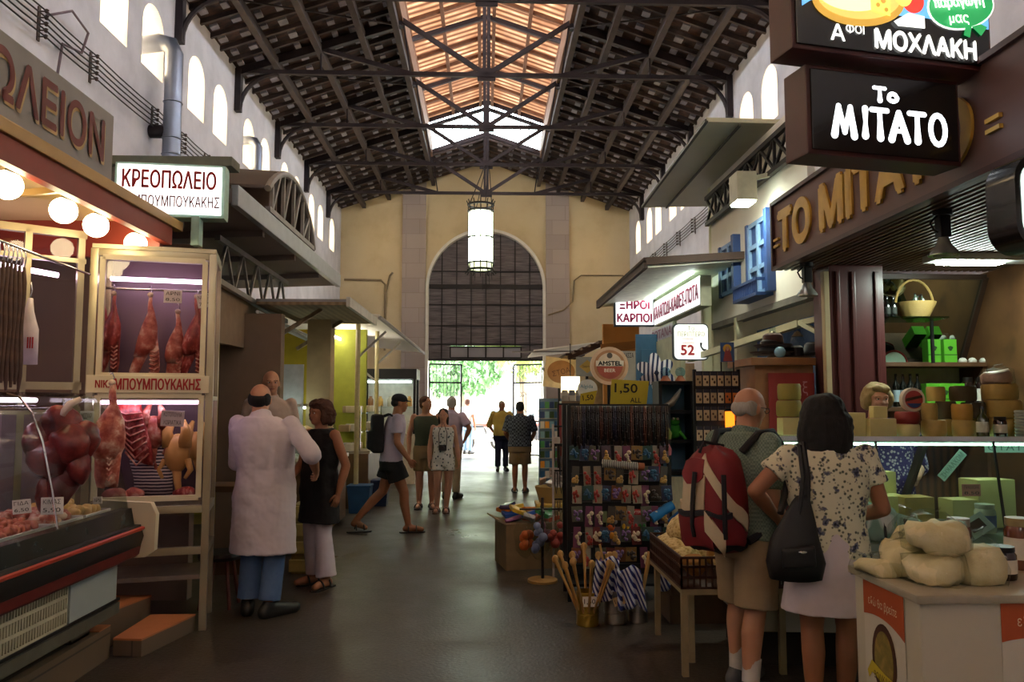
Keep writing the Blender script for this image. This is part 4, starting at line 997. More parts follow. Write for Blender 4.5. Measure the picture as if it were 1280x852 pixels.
for i in range(14):
    y = 8.37 + i * .162
    b = MB(); b.lathe([(0, 0), (.07, 0), (.085, .035), (.08, .05), (0, .09)], n=14)
    o = b.build('food_dish', mat('dish_%d' % (i % 5), cols[i % 5], .5), None, loc=(-2.1 - .12 * (i % 3), y, .9 if i % 2 else 1.195)); tag(o, 'small mound of food in the glass counter beside the woman in black', 'food dish', 'dishes in the glass counter')
card('yellow poster with red letters on the wooden front of the glass counter', (-1.825, 9.1, .62), .3, .36, (0, 1, 0), ['ΦΡΕΣΚΟ', 'ΤΥΡΙ'], 'poster', 'poster', red_ink, mat('poster_yellow', '#d3c552', .7))
card('small pale notice on the end of the glass counter', (-2.3, 8.235, .6), .22, .16, (1, 0, 0), ['ΑΝΟΙΚΤΟ'], 'notice', 'notice')
# dark work table and things by the white coat
t = thing('work_table', 'dark wooden work table behind the man in the white coat', 'table', (-2.2, 6.75, 0))
MB().ab((-2.7, 6.55, .82), (-1.75, 6.93, .87), .008).build('table_top', gw, t, 0, world=True)
for x in (-2.65, -1.8):
    for y in (6.6, 6.88): MB().ab((x - .025, y - .025, 0), (x + .025, y + .025, .82)).build('leg', gw, t, 0, world=True)
t = thing('plastic_crate', 'yellow plastic crate standing on end beside the woman in black', 'crate', (-1.62, 7.45, 0))
for z in (0, .16, .32, .48): MB().ab((-1.78, 7.3, z + .02), (-1.5, 7.6, z + .13), .01).build('crate_side', mat('crate_yellow', '#c7b26c', .6), t, 0, world=True)
MB().ab((-1.76, 7.32, 0), (-1.52, 7.58, .62)).build('crate_body', mat('crate_inner', '#9d8a4e', .7), t, 0, world=True)
# third stall: bread and sweets display, black framed cabinet
t = thing('sweet_display', 'stepped glass display of pale goods behind the walking man', 'display', (-2.0, 12.9, 0))
MB().ab((-2.4, 11.7, 0), (-1.72, 14.2, .8), .01).build('body', gw, t, 0, world=True)
MB().ab((-2.4, 11.7, .8), (-1.7, 14.2, .84)).build('worktop', MATS['worktop_pale'], t, 0, world=True)
for z in (1.1, 1.38): MB().ab((-2.35, 11.75, z), (-1.85, 14.1, z + .02)).build('shelf', clear, t, 0, world=True)
for x in (-2.35, -1.86):
    for y in (11.75, 14.1): MB().ab((x - .012, y - .012, .84), (x + .012, y + .012, 1.5)).build('upright', chrome, t, 0, world=True)
for i in range(24):
    z = (.84, 1.12, 1.4)[i % 3]; y = 11.85 + .29 * (i // 3)
    o = MB().box((0, 0, .05), (.16, .17, .1), bev=.02).build('goods_pack', mat('pack_%d' % (i % 4), ['#d8d0c0', '#b59d7a', '#d9c9a6', '#c7c2bf'][i % 4], .6), None, loc=(-2.0 - .1 * (i % 2), y, z)); tag(o, 'small pale pack on the stepped display behind the walking man', 'pack', 'packs on the stepped display')
t = thing('kiosk_cabinet', 'black framed lit cabinet standing at the far end of the left row', 'cabinet', (-1.95, 15.5, 0))
MB().ab((-2.4, 15.2, 0), (-1.35, 15.9, .95)).build('base', mat('kiosk_pale', '#c9bba6', .6), t, 0, world=True)
for x in (-2.38, -1.37):
    for y in (15.22, 15.88): MB().ab((x - .025, y - .025, .95), (x + .025, y + .025, 2.1)).build('corner_post', iron, t, 0, world=True)
MB().ab((-2.42, 15.18, 2.0), (-1.33, 15.92, 2.2)).build('top_box', iron, t, 0, world=True)
MB().ab((-2.36, 15.86, .95), (-1.39, 15.88, 2.0)).build('back_board', mat('kiosk_white', '#e0dcd2', .6), t, 0, world=True)
MB().cyl((-2.3, 15.4, 1.96), (-1.45, 15.4, 1.96), .02).build('fluorescent_tube', tube_cool, t, world=True)
MB().ab((-2.36, 15.26, 1.45), (-1.39, 15.86, 1.47)).build('shelf', clear, t, 0, world=True)
for i in range(10):
    o = MB().lathe([(.05, 0), (.055, .02), (.055, .14), (.03, .17), (.03, .2), (0, .2)], n=12).build('jar', mat('jar_%d' % (i % 3), ['#d3a55a', '#c7c0a8', '#93653d'][i % 3], .3), None, loc=(-2.26 + .19 * (i % 5), 15.55, .95 if i < 5 else 1.475)); tag(o, 'jar standing in the black framed lit cabinet', 'jar', 'jars in the lit cabinet')
for i, (x, y, lab) in enumerate(((-1.78, 11.35, 'blue plastic bin in front of the stepped display'), (-1.62, 12.1, 'darker blue plastic bin behind the walking man'))):
    t = thing('plastic_bin', lab, 'bin', (x, y, 0))
    MB().loft([[Vector((sx * a, sy * a, z)) for sx, sy in ((-1, -1), (1, -1), (1, 1), (-1, 1))] for a, z in ((.13, 0), (.16, .38), (.15, .38), (.12, .02))]).build('bin_body', mat('bin_blue', '#24507f', .5) if i == 0 else mat('bin_navy', '#1f2f55', .5), t, 0)
    MB().ab((-.17, -.17, .36), (.17, .17, .39), .01).build('rim', MATS['bin_blue'] if i == 0 else MATS['bin_navy'], t, 0)
# pipes on the far wall
cp = mat('conduit', '#8d7a5c', .6)
o = MB().tube([(-3.98, YF - .02, 5.0), (-2.95, YF - .02, 4.98), (-2.82, YF - .03, 4.85), (-2.82, YF - .03, 3.0)], .035, 6).build('wall_conduit', cp, None); tag(o, 'thin conduit bending down the far wall left of the arch', 'pipe')
o = MB().tube([(-2.82, YF - .04, 4.6), (-2.7, YF - .05, 5.1), (-2.62, YF - .06, 5.2)], .03, 6).build('wall_conduit', cp, None); tag(o, 'short bent pipe end above the left conduit on the far wall', 'pipe')
o = MB().tube([(1.75, YF - .16, 4.0), (2.2, YF - .14, 4.15), (2.45, YF - .05, 4.4), (2.5, YF - .04, 5.0), (2.7, YF - .03, 5.15), (3.9, YF - .03, 5.15), (4.05, YF - .05, 4.9)], .022, 6).build('wall_cable', cp, None); tag(o, 'loose cable running across the far wall right of the arch', 'cable')
# ------------------------------------------------------------------ RIGHT: cheese shop shell
maroon = tex('maroon_board', 'noise', ['#3a1a1a', '#4d2423', '#5a2c2a'], 3, .35, vscale=(3, 3, .4))
fascia_m = tex('brown_fascia', 'noise', ['#4a2c26', '#5b3a31', '#66443a'], 3, .5, vscale=(1, .4, 2))
gold = mat('gold_letter', '#c29a3c', .5, 0, var=.15)
slatc = tex('slatted_ceiling', 'wave', ['#33231a', '#5d4434', '#6f5442'], 9, .5, dir='X', stops=[0, .35, 1], bump=.6)
black_box = mat('black_lightbox', '#10100f', .25, var=0, coat=.3)
XR = 2.3
t = thing('cheese_shop_fascia', 'brown wooden fascia with carved gold Greek letters over the cheese shop', 'shop sign', (XR, 4.2, 2.6))
fb = MB().ab((XR, 1.8, 2.6), (XR + .06, 6.12, 3.14)).build('board', fascia_m, t, 0, world=True)
for a, b_ in (((1.8, 2.61), (6.12, 2.61)), ((1.8, 3.13), (6.12, 3.13)), ((6.11, 2.6), (6.11, 3.14))): MB().bar((XR - .008, a[0], a[1]), (XR - .008, b_[0], b_[1]), .03).build('border', mat('maroon_trim', '#3f1d1b', .5), t, 0, world=True)
text('ΤΟ ΜΙΤΑΤΟ', gold, t, (XR - .001, 4.76, 2.87), (0, -1, 0), (0, 0, 1), 2.42, .3, bold=.14, thick=.012)
for y in (6.03, 3.38):
    for z in (2.78, 2.83): MB().bar((XR - .008, y - .05, z), (XR - .008, y + .05, z), .02).build('carved_dash', gold, t, 0, world=True)
t = thing('slatted_soffit', 'dark slatted wooden soffit over the cheese counter', 'soffit', (3.2, 4, 2.6))
MB().ab((XR + .06, 1.8, 2.62), (4.08, 6.12, 2.66)).build('board', slatc, t, 0, world=True)
f = MB()
for k in range(34): f.ab((XR + .08 + .052 * k, 1.8, 2.6), (XR + .1 + .052 * k, 6.12, 2.622))
f.build('slats', mat('slat_brown', '#6b5140', .45, var=.2), t, 0, world=True)
t = thing('maroon_column', 'dark maroon panelled column between the hat cabinet and the cheese shop', 'column', (2.82, 5.9, 0))
MB().ab((2.62, 5.85, 0), (3.04, 6.15, 2.6), .01).build('shaft', maroon, t, 0, world=True)
for x in (2.68, 2.8, 2.98): MB().ab((x - .015, 5.83, .1), (x + .015, 5.86, 2.55), .006).build('moulding', maroon, t, 0, world=True)
beige_w = mat('beige_wood', '#b09a74', .6, var=.15, sc=3)
tag(MB().ab((2.575, 5.84, 0), (2.615, 5.9, 2.55), .004).build('wooden_post', beige_w, None, 0), 'thin pale wooden post against the maroon column', 'post')
# back of the shop: boarded wall, tilted mirror, shelf
planks = tex('plank_brown', 'wave', ['#3d2616', '#5d3c22', '#6d4929'], 5, .5, dir='X', dist=1.5, stops=[0, .4, 1])
t = thing('shop_backwall', 'brown boarded back wall of the cheese shop behind the shelves', 'partition wall', (3.5, 6.6, 0))
MB().ab((3.05, 6.6, 0), (4.08, 6.66, 2.6)).build('panel', planks, t, 0, world=True)
MB().ab((3.02, 6.0, 0), (3.05, 6.66, 2.6)).build('panel', maroon, t, 0, world=True)
MB().ab((4.05, 3.4, 0), (4.085, 6.6, 2.6)).build('panel', planks, t, 0, world=True)
t = thing('tilted_mirror', 'large mirror leaning forward above the shelf at the back of the cheese shop', 'mirror', (3.6, 6.5, 1.9))
mirror_m = bpy.data.materials.new('mirror'); mirror_m.use_nodes = True; pb = mirror_m.node_tree.nodes['Principled BSDF']; pb.inputs['Metallic'].default_value = 1; pb.inputs['Roughness'].default_value = .03; pb.inputs['Base Color'].default_value = hx('#c4d3cc')
p = [(3.12, 6.5, 1.9), (4.03, 6.5, 1.9), (4.03, 6.14, 2.56), (3.12, 6.14, 2.56)]
MB().prism(p, (0, .02, .012)).build('glass', mirror_m, t, 0, world=True)
for a, b_ in zip(p, p[1:] + p[:1]): MB().bar(a, b_, .04).build('frame', mat('mirror_frame', '#38251a', .5), t, 0, world=True)
sh = mat('shelf_wood', '#5a3c26', .5, var=.2)
t = thing('wall_shelf', 'brown wooden wall shelf of two boards behind the cheese counter', 'shelf', (3.6, 6.35, 1.5))
for z in (1.86, 1.5): MB().ab((3.06, 6.18, z - .02), (4.04, 6.6, z + .015), .004).build('board', sh, t, 0, world=True)
MB().ab((3.06, 6.52, 1.5), (4.04, 6.56, 1.86)).build('backing', mat('pale_backing', '#b9b5a8', .6), t, 0, world=True)
for x in (3.08, 4.03): MB().ab((x - .015, 6.2, 0), (x + .015, 6.58, 1.86)).build('upright', sh, t, 0, world=True)
# fluorescent fixture
t = thing('fluorescent_fitting', 'bright fluorescent fitting under the cheese shop ceiling', 'lamp', (3.5, 5.4, 2.56))
MB().ab((3.15, 5.33, 2.55), (3.98, 5.5, 2.6), .005).build('housing', mat('fitting_grey', '#b9bcb8', .4), t, 0, world=True)
MB().ab((3.22, 5.35, 2.53), (3.66, 5.45, 2.552)).build('tube', glow('tube_strong', '#eafff2', 90.0), t, 0, world=True)
# spot lamps under the fascia
def spot(x, y, lab):
    t = thing('spot_lamp', lab, 'lamp', (x, y, 2.6), 0)
    MB().cyl((0, 0, 0), (0, 0, -.03), .05, n=14).build('ceiling_plate', iron, t)
    MB().ab((-.03, -.03, -.15), (.03, .03, -.03), .008).build('body', iron, t, 0)
    MB().tube([(-.03, 0, -.03), (-.07, 0, -.07), (-.05, 0, -.11), (-.03, 0, -.12)], .006, 6).build('flex', iron, t)
    MB().lathe([(.028, -.15), (.04, -.19), (.075, -.235), (.078, -.25), (.06, -.25), (.02, -.2)], n=20).build('reflector', mat('spot_glass', '#a9aaa4', .25, .6), t)
spot(2.5, 4.15, 'dark spot lamp with a pale reflector under the slatted soffit, near the round sign')
spot(2.42, 5.78, 'dark spot lamp hanging below the left end of the carved fascia')

# black lightboxes over the aisle
rs = Vector((cos(R(12)), sin(R(12)), 0)); ns_ = rs.cross(Vector((0, 0, 1)))
def lightbox(c, w_, h_, lab, face=None):
    t = thing('lightbox_sign', lab, 'sign', c, R(12))
    MB().ab((-w_ / 2, -.05, -h_ / 2), (w_ / 2, .12, h_ / 2), .008).build('case', mat('maroon_case', '#4a1f1d', .4), t, 0)
    MB().ab((-w_ / 2 + .02, -.06, -h_ / 2 + .02), (w_ / 2 - .02, -.045, h_ / 2 - .02), .004).build('face', black_box, t, 0)
    for x in (-w_ * .3, w_ * .3): MB().cyl((x, .03, h_ / 2), (x, .03, h_ / 2 + (.12 if h_ > .5 else .03)), .012).build('hanger', iron, t)
    return t
wl = glow('lit_white', '#f6faff', 1.3)
c_lo = PY(1097, 150, 3.5)
t = lightbox(c_lo, .82, .41, 'black hanging lightbox with two lines of rounded white Greek letters, the lower of two')
F0 = c_lo + ns_ * .0605
# hand-drawn fat rounded letters
def blob(mb, pts, r):
    """a rounded flat stroke in the sign's local x-z plane"""
    for (xa, za), (xb, zb) in zip(pts, pts[1:]):
        d = Vector((xb - xa, zb - za)); n_ = Vector((-d.y, d.x)).normalized() if d.length > 1e-6 else Vector((0, 1))
        ra, rb = (r if not hasattr(r, '__len__') else r[0]), (r if not hasattr(r, '__len__') else r[1])
        mb.prism([(xa + n_.x * ra, -.062, za + n_.y * ra), (xb + n_.x * rb, -.062, zb + n_.y * rb), (xb - n_.x * rb, -.062, zb - n_.y * rb), (xa - n_.x * ra, -.062, za - n_.y * ra)], (0, .002, 0))
    for i, (x, z) in enumerate(pts):
        rr = (r if not hasattr(r, '__len__') else (r[0] if i == 0 else r[1]))
        mb.prism([(x + rr * cos(a), -.062, z + rr * sin(a)) for a in [2 * pi * k / 14 for k in range(14)]], (0, .002, 0))
def fat(x, z, s_, ch, sx_=None):
    sx_ = sx_ or s_; mb = MB(); q_ = lambda a, b_: (x + a * sx_, z + b_ * s_)
    thin, th = .11 * sx_, .16 * sx_
    if ch == 'M':
        blob(mb, [q_(.0, .0), q_(.22, .85)], (th, thin)); blob(mb, [q_(.22, .85), q_(.48, .1)], (thin, thin)); blob(mb, [q_(.48, .1), q_(.76, .85)], (thin, thin)); blob(mb, [q_(.76, .85), q_(.92, 0)], (thin, th))
    if ch == 'I':
        blob(mb, [q_(.1, .85), q_(.1, .45)], (th * .9, thin * .8)); blob(mb, [q_(.1, .45), q_(.08, .05)], (thin * .8, th))
    if ch == 'T':
        blob(mb, [q_(-.02, .85), q_(.72, .85)], thin); blob(mb, [q_(.36, .85), q_(.36, .5)], (thin, thin)); blob(mb, [q_(.36, .5), q_(.36, .03)], (thin, th * 1.05))
    if ch == 'A':
        blob(mb, [q_(.4, .82), q_(.02, .02)], (thin * 1.2, th)); blob(mb, [q_(.4, .82), q_(.78, .02)], (thin * 1.2, th)); blob(mb, [q_(.2, .28), q_(.6, .28)], thin * .8)
    if ch == 'O':
        k = [2 * pi * i / 16 for i in range(17)]; blob(mb, [q_(.42 + .36 * cos(a), .43 + .44 * sin(a)) for a in k], thin * 1.05)
    if ch == 'o':
        k = [2 * pi * i / 12 for i in range(13)]; blob(mb, [q_(.35 + .26 * cos(a) * (1 + .2 * (sin(a) < 0)), .3 + .26 * sin(a)) for a in k], thin * 1.1)
    o = mb.build('lettering', wl, t, 0)
for ch, x in zip('MITATO', (-.278, -.126, -.078, .02, .124, .23)): fat(x, -.113, .158, ch, .112)
for ch, x in zip('To', (-.062, .008)): fat(x, .066, .07, ch, .08)
c_up = PY(1107, 10, 3.42)
t = lightbox(c_up + Vector((0, 0, .16)), 1.06, .86, 'black hanging lightbox with a painted cheese board and white Greek letters, the upper of two')
def flat(name, poly, m_, y=-.063, d=.003, par=None):
    """painted shape on the face; poly in sign-local x, z"""
    return MB().prism([(x, y, z) for x, z in poly], (0, d, 0)).build(name, m_, par or t, 0)
circ = lambda cx, cz, rx, rz, n=28, a0=0, a1=2 * pi: [(cx + rx * cos(a0 + (a1 - a0) * k / n), cz + rz * sin(a0 + (a1 - a0) * k / n)) for k in range(n + (a1 - a0 < 6.2))]
S_ = 3.42 / 980
def sxy(px, py): return ((px - 1107) * S_ * 1.02, (10 - py) * S_ - .16 + (px - 1107) * .00028)
def spoly(*p): return [sxy(*q) for q in p]
sky_p = tex('painted_sky', 'noise', ['#2f7fc4', '#7fb7e2', '#e9f2f8'], 5, .5); MATS['painted_sky'].node_tree.nodes['Principled BSDF'].inputs['Emission Strength'].default_value = 0
lit = lambda n_, c_, e=.85: glow(n_, c_, e)
flat('painted_sky', spoly((972, 22), (985, 14), (1090, 28), (1150, 30), (1250, 42), (1250, -120), (972, -120)), lit('sign_blue', '#5fa3da', .9))
flat('painted_board', [sxy(1053 + 67 * cos(a), 12 + 34 * sin(a)) for a in [2 * pi * k / 36 for k in range(36)]], lit('sign_wood', '#c79a3f', .7), -.066)
flat('painted_board_rim', [sxy(1053 + 60 * cos(a), 8 + 29 * sin(a)) for a in [2 * pi * k / 36 for k in range(36)]], lit('sign_wood_light', '#e2bd62', .8), -.069)
flat('painted_cheese', [sxy(1045 + 55 * cos(a), 0 + 27 * sin(a)) for a in [2 * pi * k / 36 for k in range(36)]], lit('sign_cheese', '#dbe6b0', .9), -.072)
flat('painted_wedge', spoly((1068, -10), (1095, -14), (1096, 32), (1068, 24)), lit('sign_yellow', '#f0dc62', .95), -.075)
for px, py, r in ((1077, 2, 3), (1086, 12, 4), (1078, 18, 3), (1090, 24, 3), (1088, -2, 3)): flat('painted_hole', circ(*sxy(px, py), r * S_, r * S_, 12), MATS['sign_wood'], -.077)
flat('painted_tomato', circ(*sxy(1133, 8), 17 * S_, 17 * S_), lit('sign_red', '#d23a30', .85), -.066)
flat('painted_tomato_slice', circ(*sxy(1118, 0), 14 * S_, 17 * S_), MATS['sign_yellow'], -.069)
flat('painted_napkin', spoly((1102, 38), (1124, 26), (1148, 30), (1148, 46), (1108, 44)), lit('sign_white', '#f2f2ee', .85), -.072)
leaf = [sxy(1204 + 50 * cos(a) * (1 + .06 * cos(a)), 12 + 31 * sin(a) - 4 * cos(a)) for a in [2 * pi * k / 30 for k in range(30)]]
flat('painted_leaf_edge', [(x * 1.0 + (x - sxy(1204, 12)[0]) * .05, z + (z - sxy(1204, 12)[1]) * .07) for x, z in leaf], MATS['sign_white'], -.066)
flat('painted_leaf', leaf, lit('sign_green', '#1f8f4c', .8), -.069)
flat('painted_leaf_tail', spoly((1212, 40), (1222, 36), (1218, 55), (1209, 52)), MATS['sign_green'], -.069); flat('painted_leaf_tail', spoly((1222, 40), (1236, 36), (1246, 40), (1236, 52)), MATS['sign_green'], -.069)
def stext(s_, px, py, w_, h_, m_, bold=.05, tilt=0.0):
    x, z = sxy(px, py); return text(s_, m_, t, (x, -.0735 if px > 1160 and py < 40 else -.0605, z), (1, 0, tilt), (0, 0, 1), w_ * S_ * 1.02, h_ * S_, world=False, bold=bold, depth=.003)
stext('παραγωγή', 1200, 9, 78, 19, MATS['sign_white'], .05, .18); stext('μας', 1200, 33, 30, 14, MATS['sign_white'], .05, .12)
stext('Α', 1021, 55, 20, 21, MATS['sign_white'], .06); stext('ΦΟΙ', 1046, 50, 26, 12, MATS['sign_white'], .05); stext('ΜΟΧΛΑΚΗ', 1151, 67, 152, 25, MATS['sign_white'], .13, 0)
# round cornered sign cut by the right edge
t = thing('round_sign', 'white round cornered lightbox in a deep black frame at the right edge', 'sign', (2.19, 2.8, 2.29), R(8))
def rrect(w_, h_, r, n=6): 
    p = []
    for cx, cz, a0 in ((w_ / 2 - r, h_ / 2 - r, 0), (-w_ / 2 + r, h_ / 2 - r, pi / 2), (-w_ / 2 + r, -h_ / 2 + r, pi), (w_ / 2 - r, -h_ / 2 + r, 1.5 * pi)):
        p += [(cx + r * cos(a0 + pi / 2 * k / n), cz + r * sin(a0 + pi / 2 * k / n)) for k in range(n + 1)]
    return p
MB().prism([(x, 0, z) for x, z in rrect(.5, .36, .1)], (0, .14, 0)).build('case', black_box, t, 30)
MB().prism([(x, -.004, z) for x, z in rrect(.45, .31, .08)], (0, .006, 0)).build('face', glow('sign_face_cool', '#dcefe6', 1.0), t, 30)
MB().cyl((0, .07, .19), (0, .07, .34), .012).build('hanger', iron, t)

# ------------------------------------------------------------------ cheese counter
steel = mat('counter_steel', '#9aa09c', .3, .8, var=.08)
cg = glass('counter_glass', '#e6f3ec', .14)
YA, YB = 4.62, 4.42                                    # front of the glass at the left and at the right end
def cy(x): return YA + (YB - YA) * (x - 1.2) / 2.4
t = thing('cheese_counter', 'long glass fronted cheese counter behind the two customers', 'counter', (2.5, 4.9, 0))
def run(prof, x0=1.6, x1=4.05): return [[Vector((x, cy(x) + y, z)) for y, z in prof] for x in (x0, x1)]
MB().loft(run([(.05, .22), (.75, .22), (.75, .72), (.0, .72), (.0, .42)])).build('body', mat('counter_white', '#b7b3a6', .5, var=.06), t, 0, world=True)
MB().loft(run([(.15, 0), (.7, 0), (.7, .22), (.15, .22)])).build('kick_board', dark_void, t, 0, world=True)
MB().loft(run([(-.02, .7), (.78, .7), (.78, .76), (-.02, .74)])).build('deck', steel, t, 0, world=True)
MB().loft(run([(.02, .74), (.11, 1.33), (.118, 1.33), (.028, .74)], 1.6, 2.32)).build('front_glass', cg, t, 0, world=True)
MB().loft(run([(.02, .74), (.11, 1.33), (.118, 1.33), (.028, .74)], 2.33, 3.0)).build('front_glass', cg, t, 0, world=True)
MB().loft(run([(.02, .74), (.11, 1.33), (.118, 1.33), (.028, .74)], 3.01, 4.05)).build('front_glass', cg, t, 0, world=True)
for x in (2.325, 3.005): MB().bar((x, cy(x) + .02, .74), (x, cy(x) + .11, 1.33), .012).build('glass_seam', blk, t, 0, world=True)
MB().loft(run([(.06, 1.325), (.5, 1.325), (.5, 1.345), (.06, 1.345)])).build('top_shelf', glass('top_glass', '#cfe2d8', .2), t, 0, world=True)
MB().loft(run([(.05, 1.325), (.075, 1.325), (.075, 1.352), (.05, 1.352)])).build('shelf_edge', chrome, t, 0, world=True)
MB().bar((1.61, cy(1.61) + .4, 1.31), (4.04, cy(4.04) + .4, 1.31), .03).build('top_rail', chrome, t, 0, world=True)
MB().cyl((1.7, cy(1.7) + .36, 1.29), (4.0, cy(4) + .36, 1.29), .007).build('fluorescent_tube', glow('tube_green', '#dcffe9', 9.0), t, world=True)
for x in (1.64, 2.75): MB().bar((x, cy(x) + .74, .76), (x + .02, cy(x) + .4, 1.31), .03, .05).build('stay', blk, t, 0, world=True)
MB().loft([[Vector((1.6, cy(1.6) + y, z)) for y, z in ((.02, .74), (.11, 1.33), (.5, 1.33), (.7, .74))], [Vector((1.608, cy(1.608) + y, z)) for y, z in ((.02, .74), (.11, 1.33), (.5, 1.33), (.7, .74))]]).build('end_glass', cg, t, 0, world=True)
# front wing: white cabinet with posters
t = thing('white_cabinet', 'white corner cabinet with orange topped posters carrying bagged cheeses', 'cabinet', (2.4, 3.0, 0))
wm = mat('cabinet_white', '#c9c2ae', .5, var=.04, sc=2)
MB().ab((1.5, 2.72, .0), (3.6, 3.2, .86), .006).build('body', wm, t, 0, world=True)
MB().ab((1.48, 2.7, .86), (3.62, 3.22, .89), .008).build('worktop', mat('worktop_beige', '#a8a08c', .4), t, 0, world=True)
orange_p = mat('poster_orange', '#b5532a', .6, var=.05); brown_p = mat('poster_brown', '#4d2a1a', .6, var=0); yel_p = mat('ribbon_yellow', '#c9b42e', .6, var=0); scene_p = tex('poster_scene', 'noise', ['#3f5a2a', '#8a7a3a', '#c9a35a'], 30, .6)
def poster(c, rt, w_, lab):
    rt = Vector(rt); c = Vector(c); up = Vector((0, 0, 1)); n_ = rt.cross(up)
    p = thing('poster', lab, 'poster', c + n_ * .002)
    M2 = Matrix((rt, up, n_)).transposed().to_4x4()
    pl = lambda name, poly, m_, z: MB(M2).prism([(x * w_, y * w_, z) for x, y in poly], (0, 0, .001)).build(name, m_, p, 0)
    pl('sheet', [(-.5, -.85), (.5, -.85), (.5, .85), (-.5, .85)], mat('poster_paper', '#d6d0c0', .6, var=.02), 0)
    pl('orange_band', [(-.5, .85), (-.5, .42)] + [(-.5 + k / 10, .42 + .14 * math.sin(pi * k / 10 * .5) - .24 * (k / 10) ** 2) for k in range(1, 11)] + [(.5, .85)], orange_p, .0015)
    el = lambda r0, r1, cy_: [(r0 * cos(a), cy_ + r1 * sin(a)) for a in [2 * pi * k / 28 for k in range(28)]]
    pl('badge', el(.3, .44, -.04), brown_p, .003); pl('badge_picture', el(.23, .35, -.04), scene_p, .0045)
    pl('ribbon', [(-.42, -.28), (-.3, -.12), (0, -.2), (.3, -.24), (.46, -.45), (.4, -.52), (.28, -.4), (0, -.34), (-.3, -.27), (-.38, -.36)], yel_p, .006)
    T2 = lambda s_, x, y, ww, hh, m_, k=.007: text(s_, m_, p, c + n_ * .002 + rt * (x * w_) + up * (y * w_), rt, up, ww * w_, hh * w_, depth=k)
    T2('εδώ θα βρείτε', .02, .62, .72, .14, mat('poster_cream', '#e6d6b8', .6)); T2('ΒΟΛΙΚΑΚΗ', 0, -.27, .46, .09, brown_p, .009)
    T2('Καλιτσούνια - Σφακιανές', 0, -.64, .84, .075, brown_p, .003); T2('Κρεατότουρτα - Γραβιέρα', 0, -.76, .84, .075, brown_p, .003)
poster((1.499, 2.97, .6), (0, -1, 0), .3, 'orange topped poster on the left side of the white cabinet')
poster((1.95, 2.719, .585), (1, 0, 0), .34, 'orange topped poster on the front of the white cabinet, cut by the right edge')

# ------------------------------------------------------------------ cheeses and goods
def cheese(name, label, p, r, h, m_, rz=0, group=None, kind='wheel', cat='cheese'):
    b = MB()
    if kind == 'wheel': b.lathe([(0, 0), (r * .93, 0), (r, h * .12), (r * 1.01, h * .5), (r, h * .88), (r * .93, h), (0, h)], n=28)
    elif kind == 'half': b.prism([(r * cos(a), r * sin(a), 0) for a in [pi * k / 14 for k in range(15)]], (0, 0, h))
    elif kind == 'wedge': b.prism([(0, 0, 0)] + [(r * 1.6 * cos(a), r * 1.6 * sin(a), 0) for a in [-.5 + k * .25 for k in range(5)]], (0, 0, h))
    elif kind == 'block': b.box((0, 0, h / 2), (2 * r, 1.4 * r, h), bev=.008)
    b.jitter(.004, 12, r * 10)
    o = b.build(name, m_, None, 50, loc=p); o.rotation_euler.z = rz; return tag(o, label, cat, group)
rind = tex('cheese_rind_tan', 'noise', ['#8f7338', '#b5934c', '#c9ab66'], 9, .6, bump=.2)
rind_d = tex('cheese_rind_dark', 'noise', ['#2e2418', '#4d3c26', '#6a5434'], 8, .7, bump=.3)
rind_g = tex('cheese_rind_green', 'noise', ['#6b6a34', '#8f8238', '#a8954a'], 6, .65, bump=.2)
pale = tex('cheese_pale', 'noise', ['#c9b872', '#d9cb8a', '#e2d79e'], 6, .5)
redwax = mat('red_wax', '#8d2420', .4, var=.12)
zt = 1.346
def at(px, y0=0): 
    """on the top shelf, by picture column"""
    y_ = cy(2.5) + .25 + y0; x = PY(px, 548, y_).x; y_ = cy(x) + .25 + y0; return Vector((PY(px, 548, y_).x, y_, zt))
sc_ = 4.75 / 980
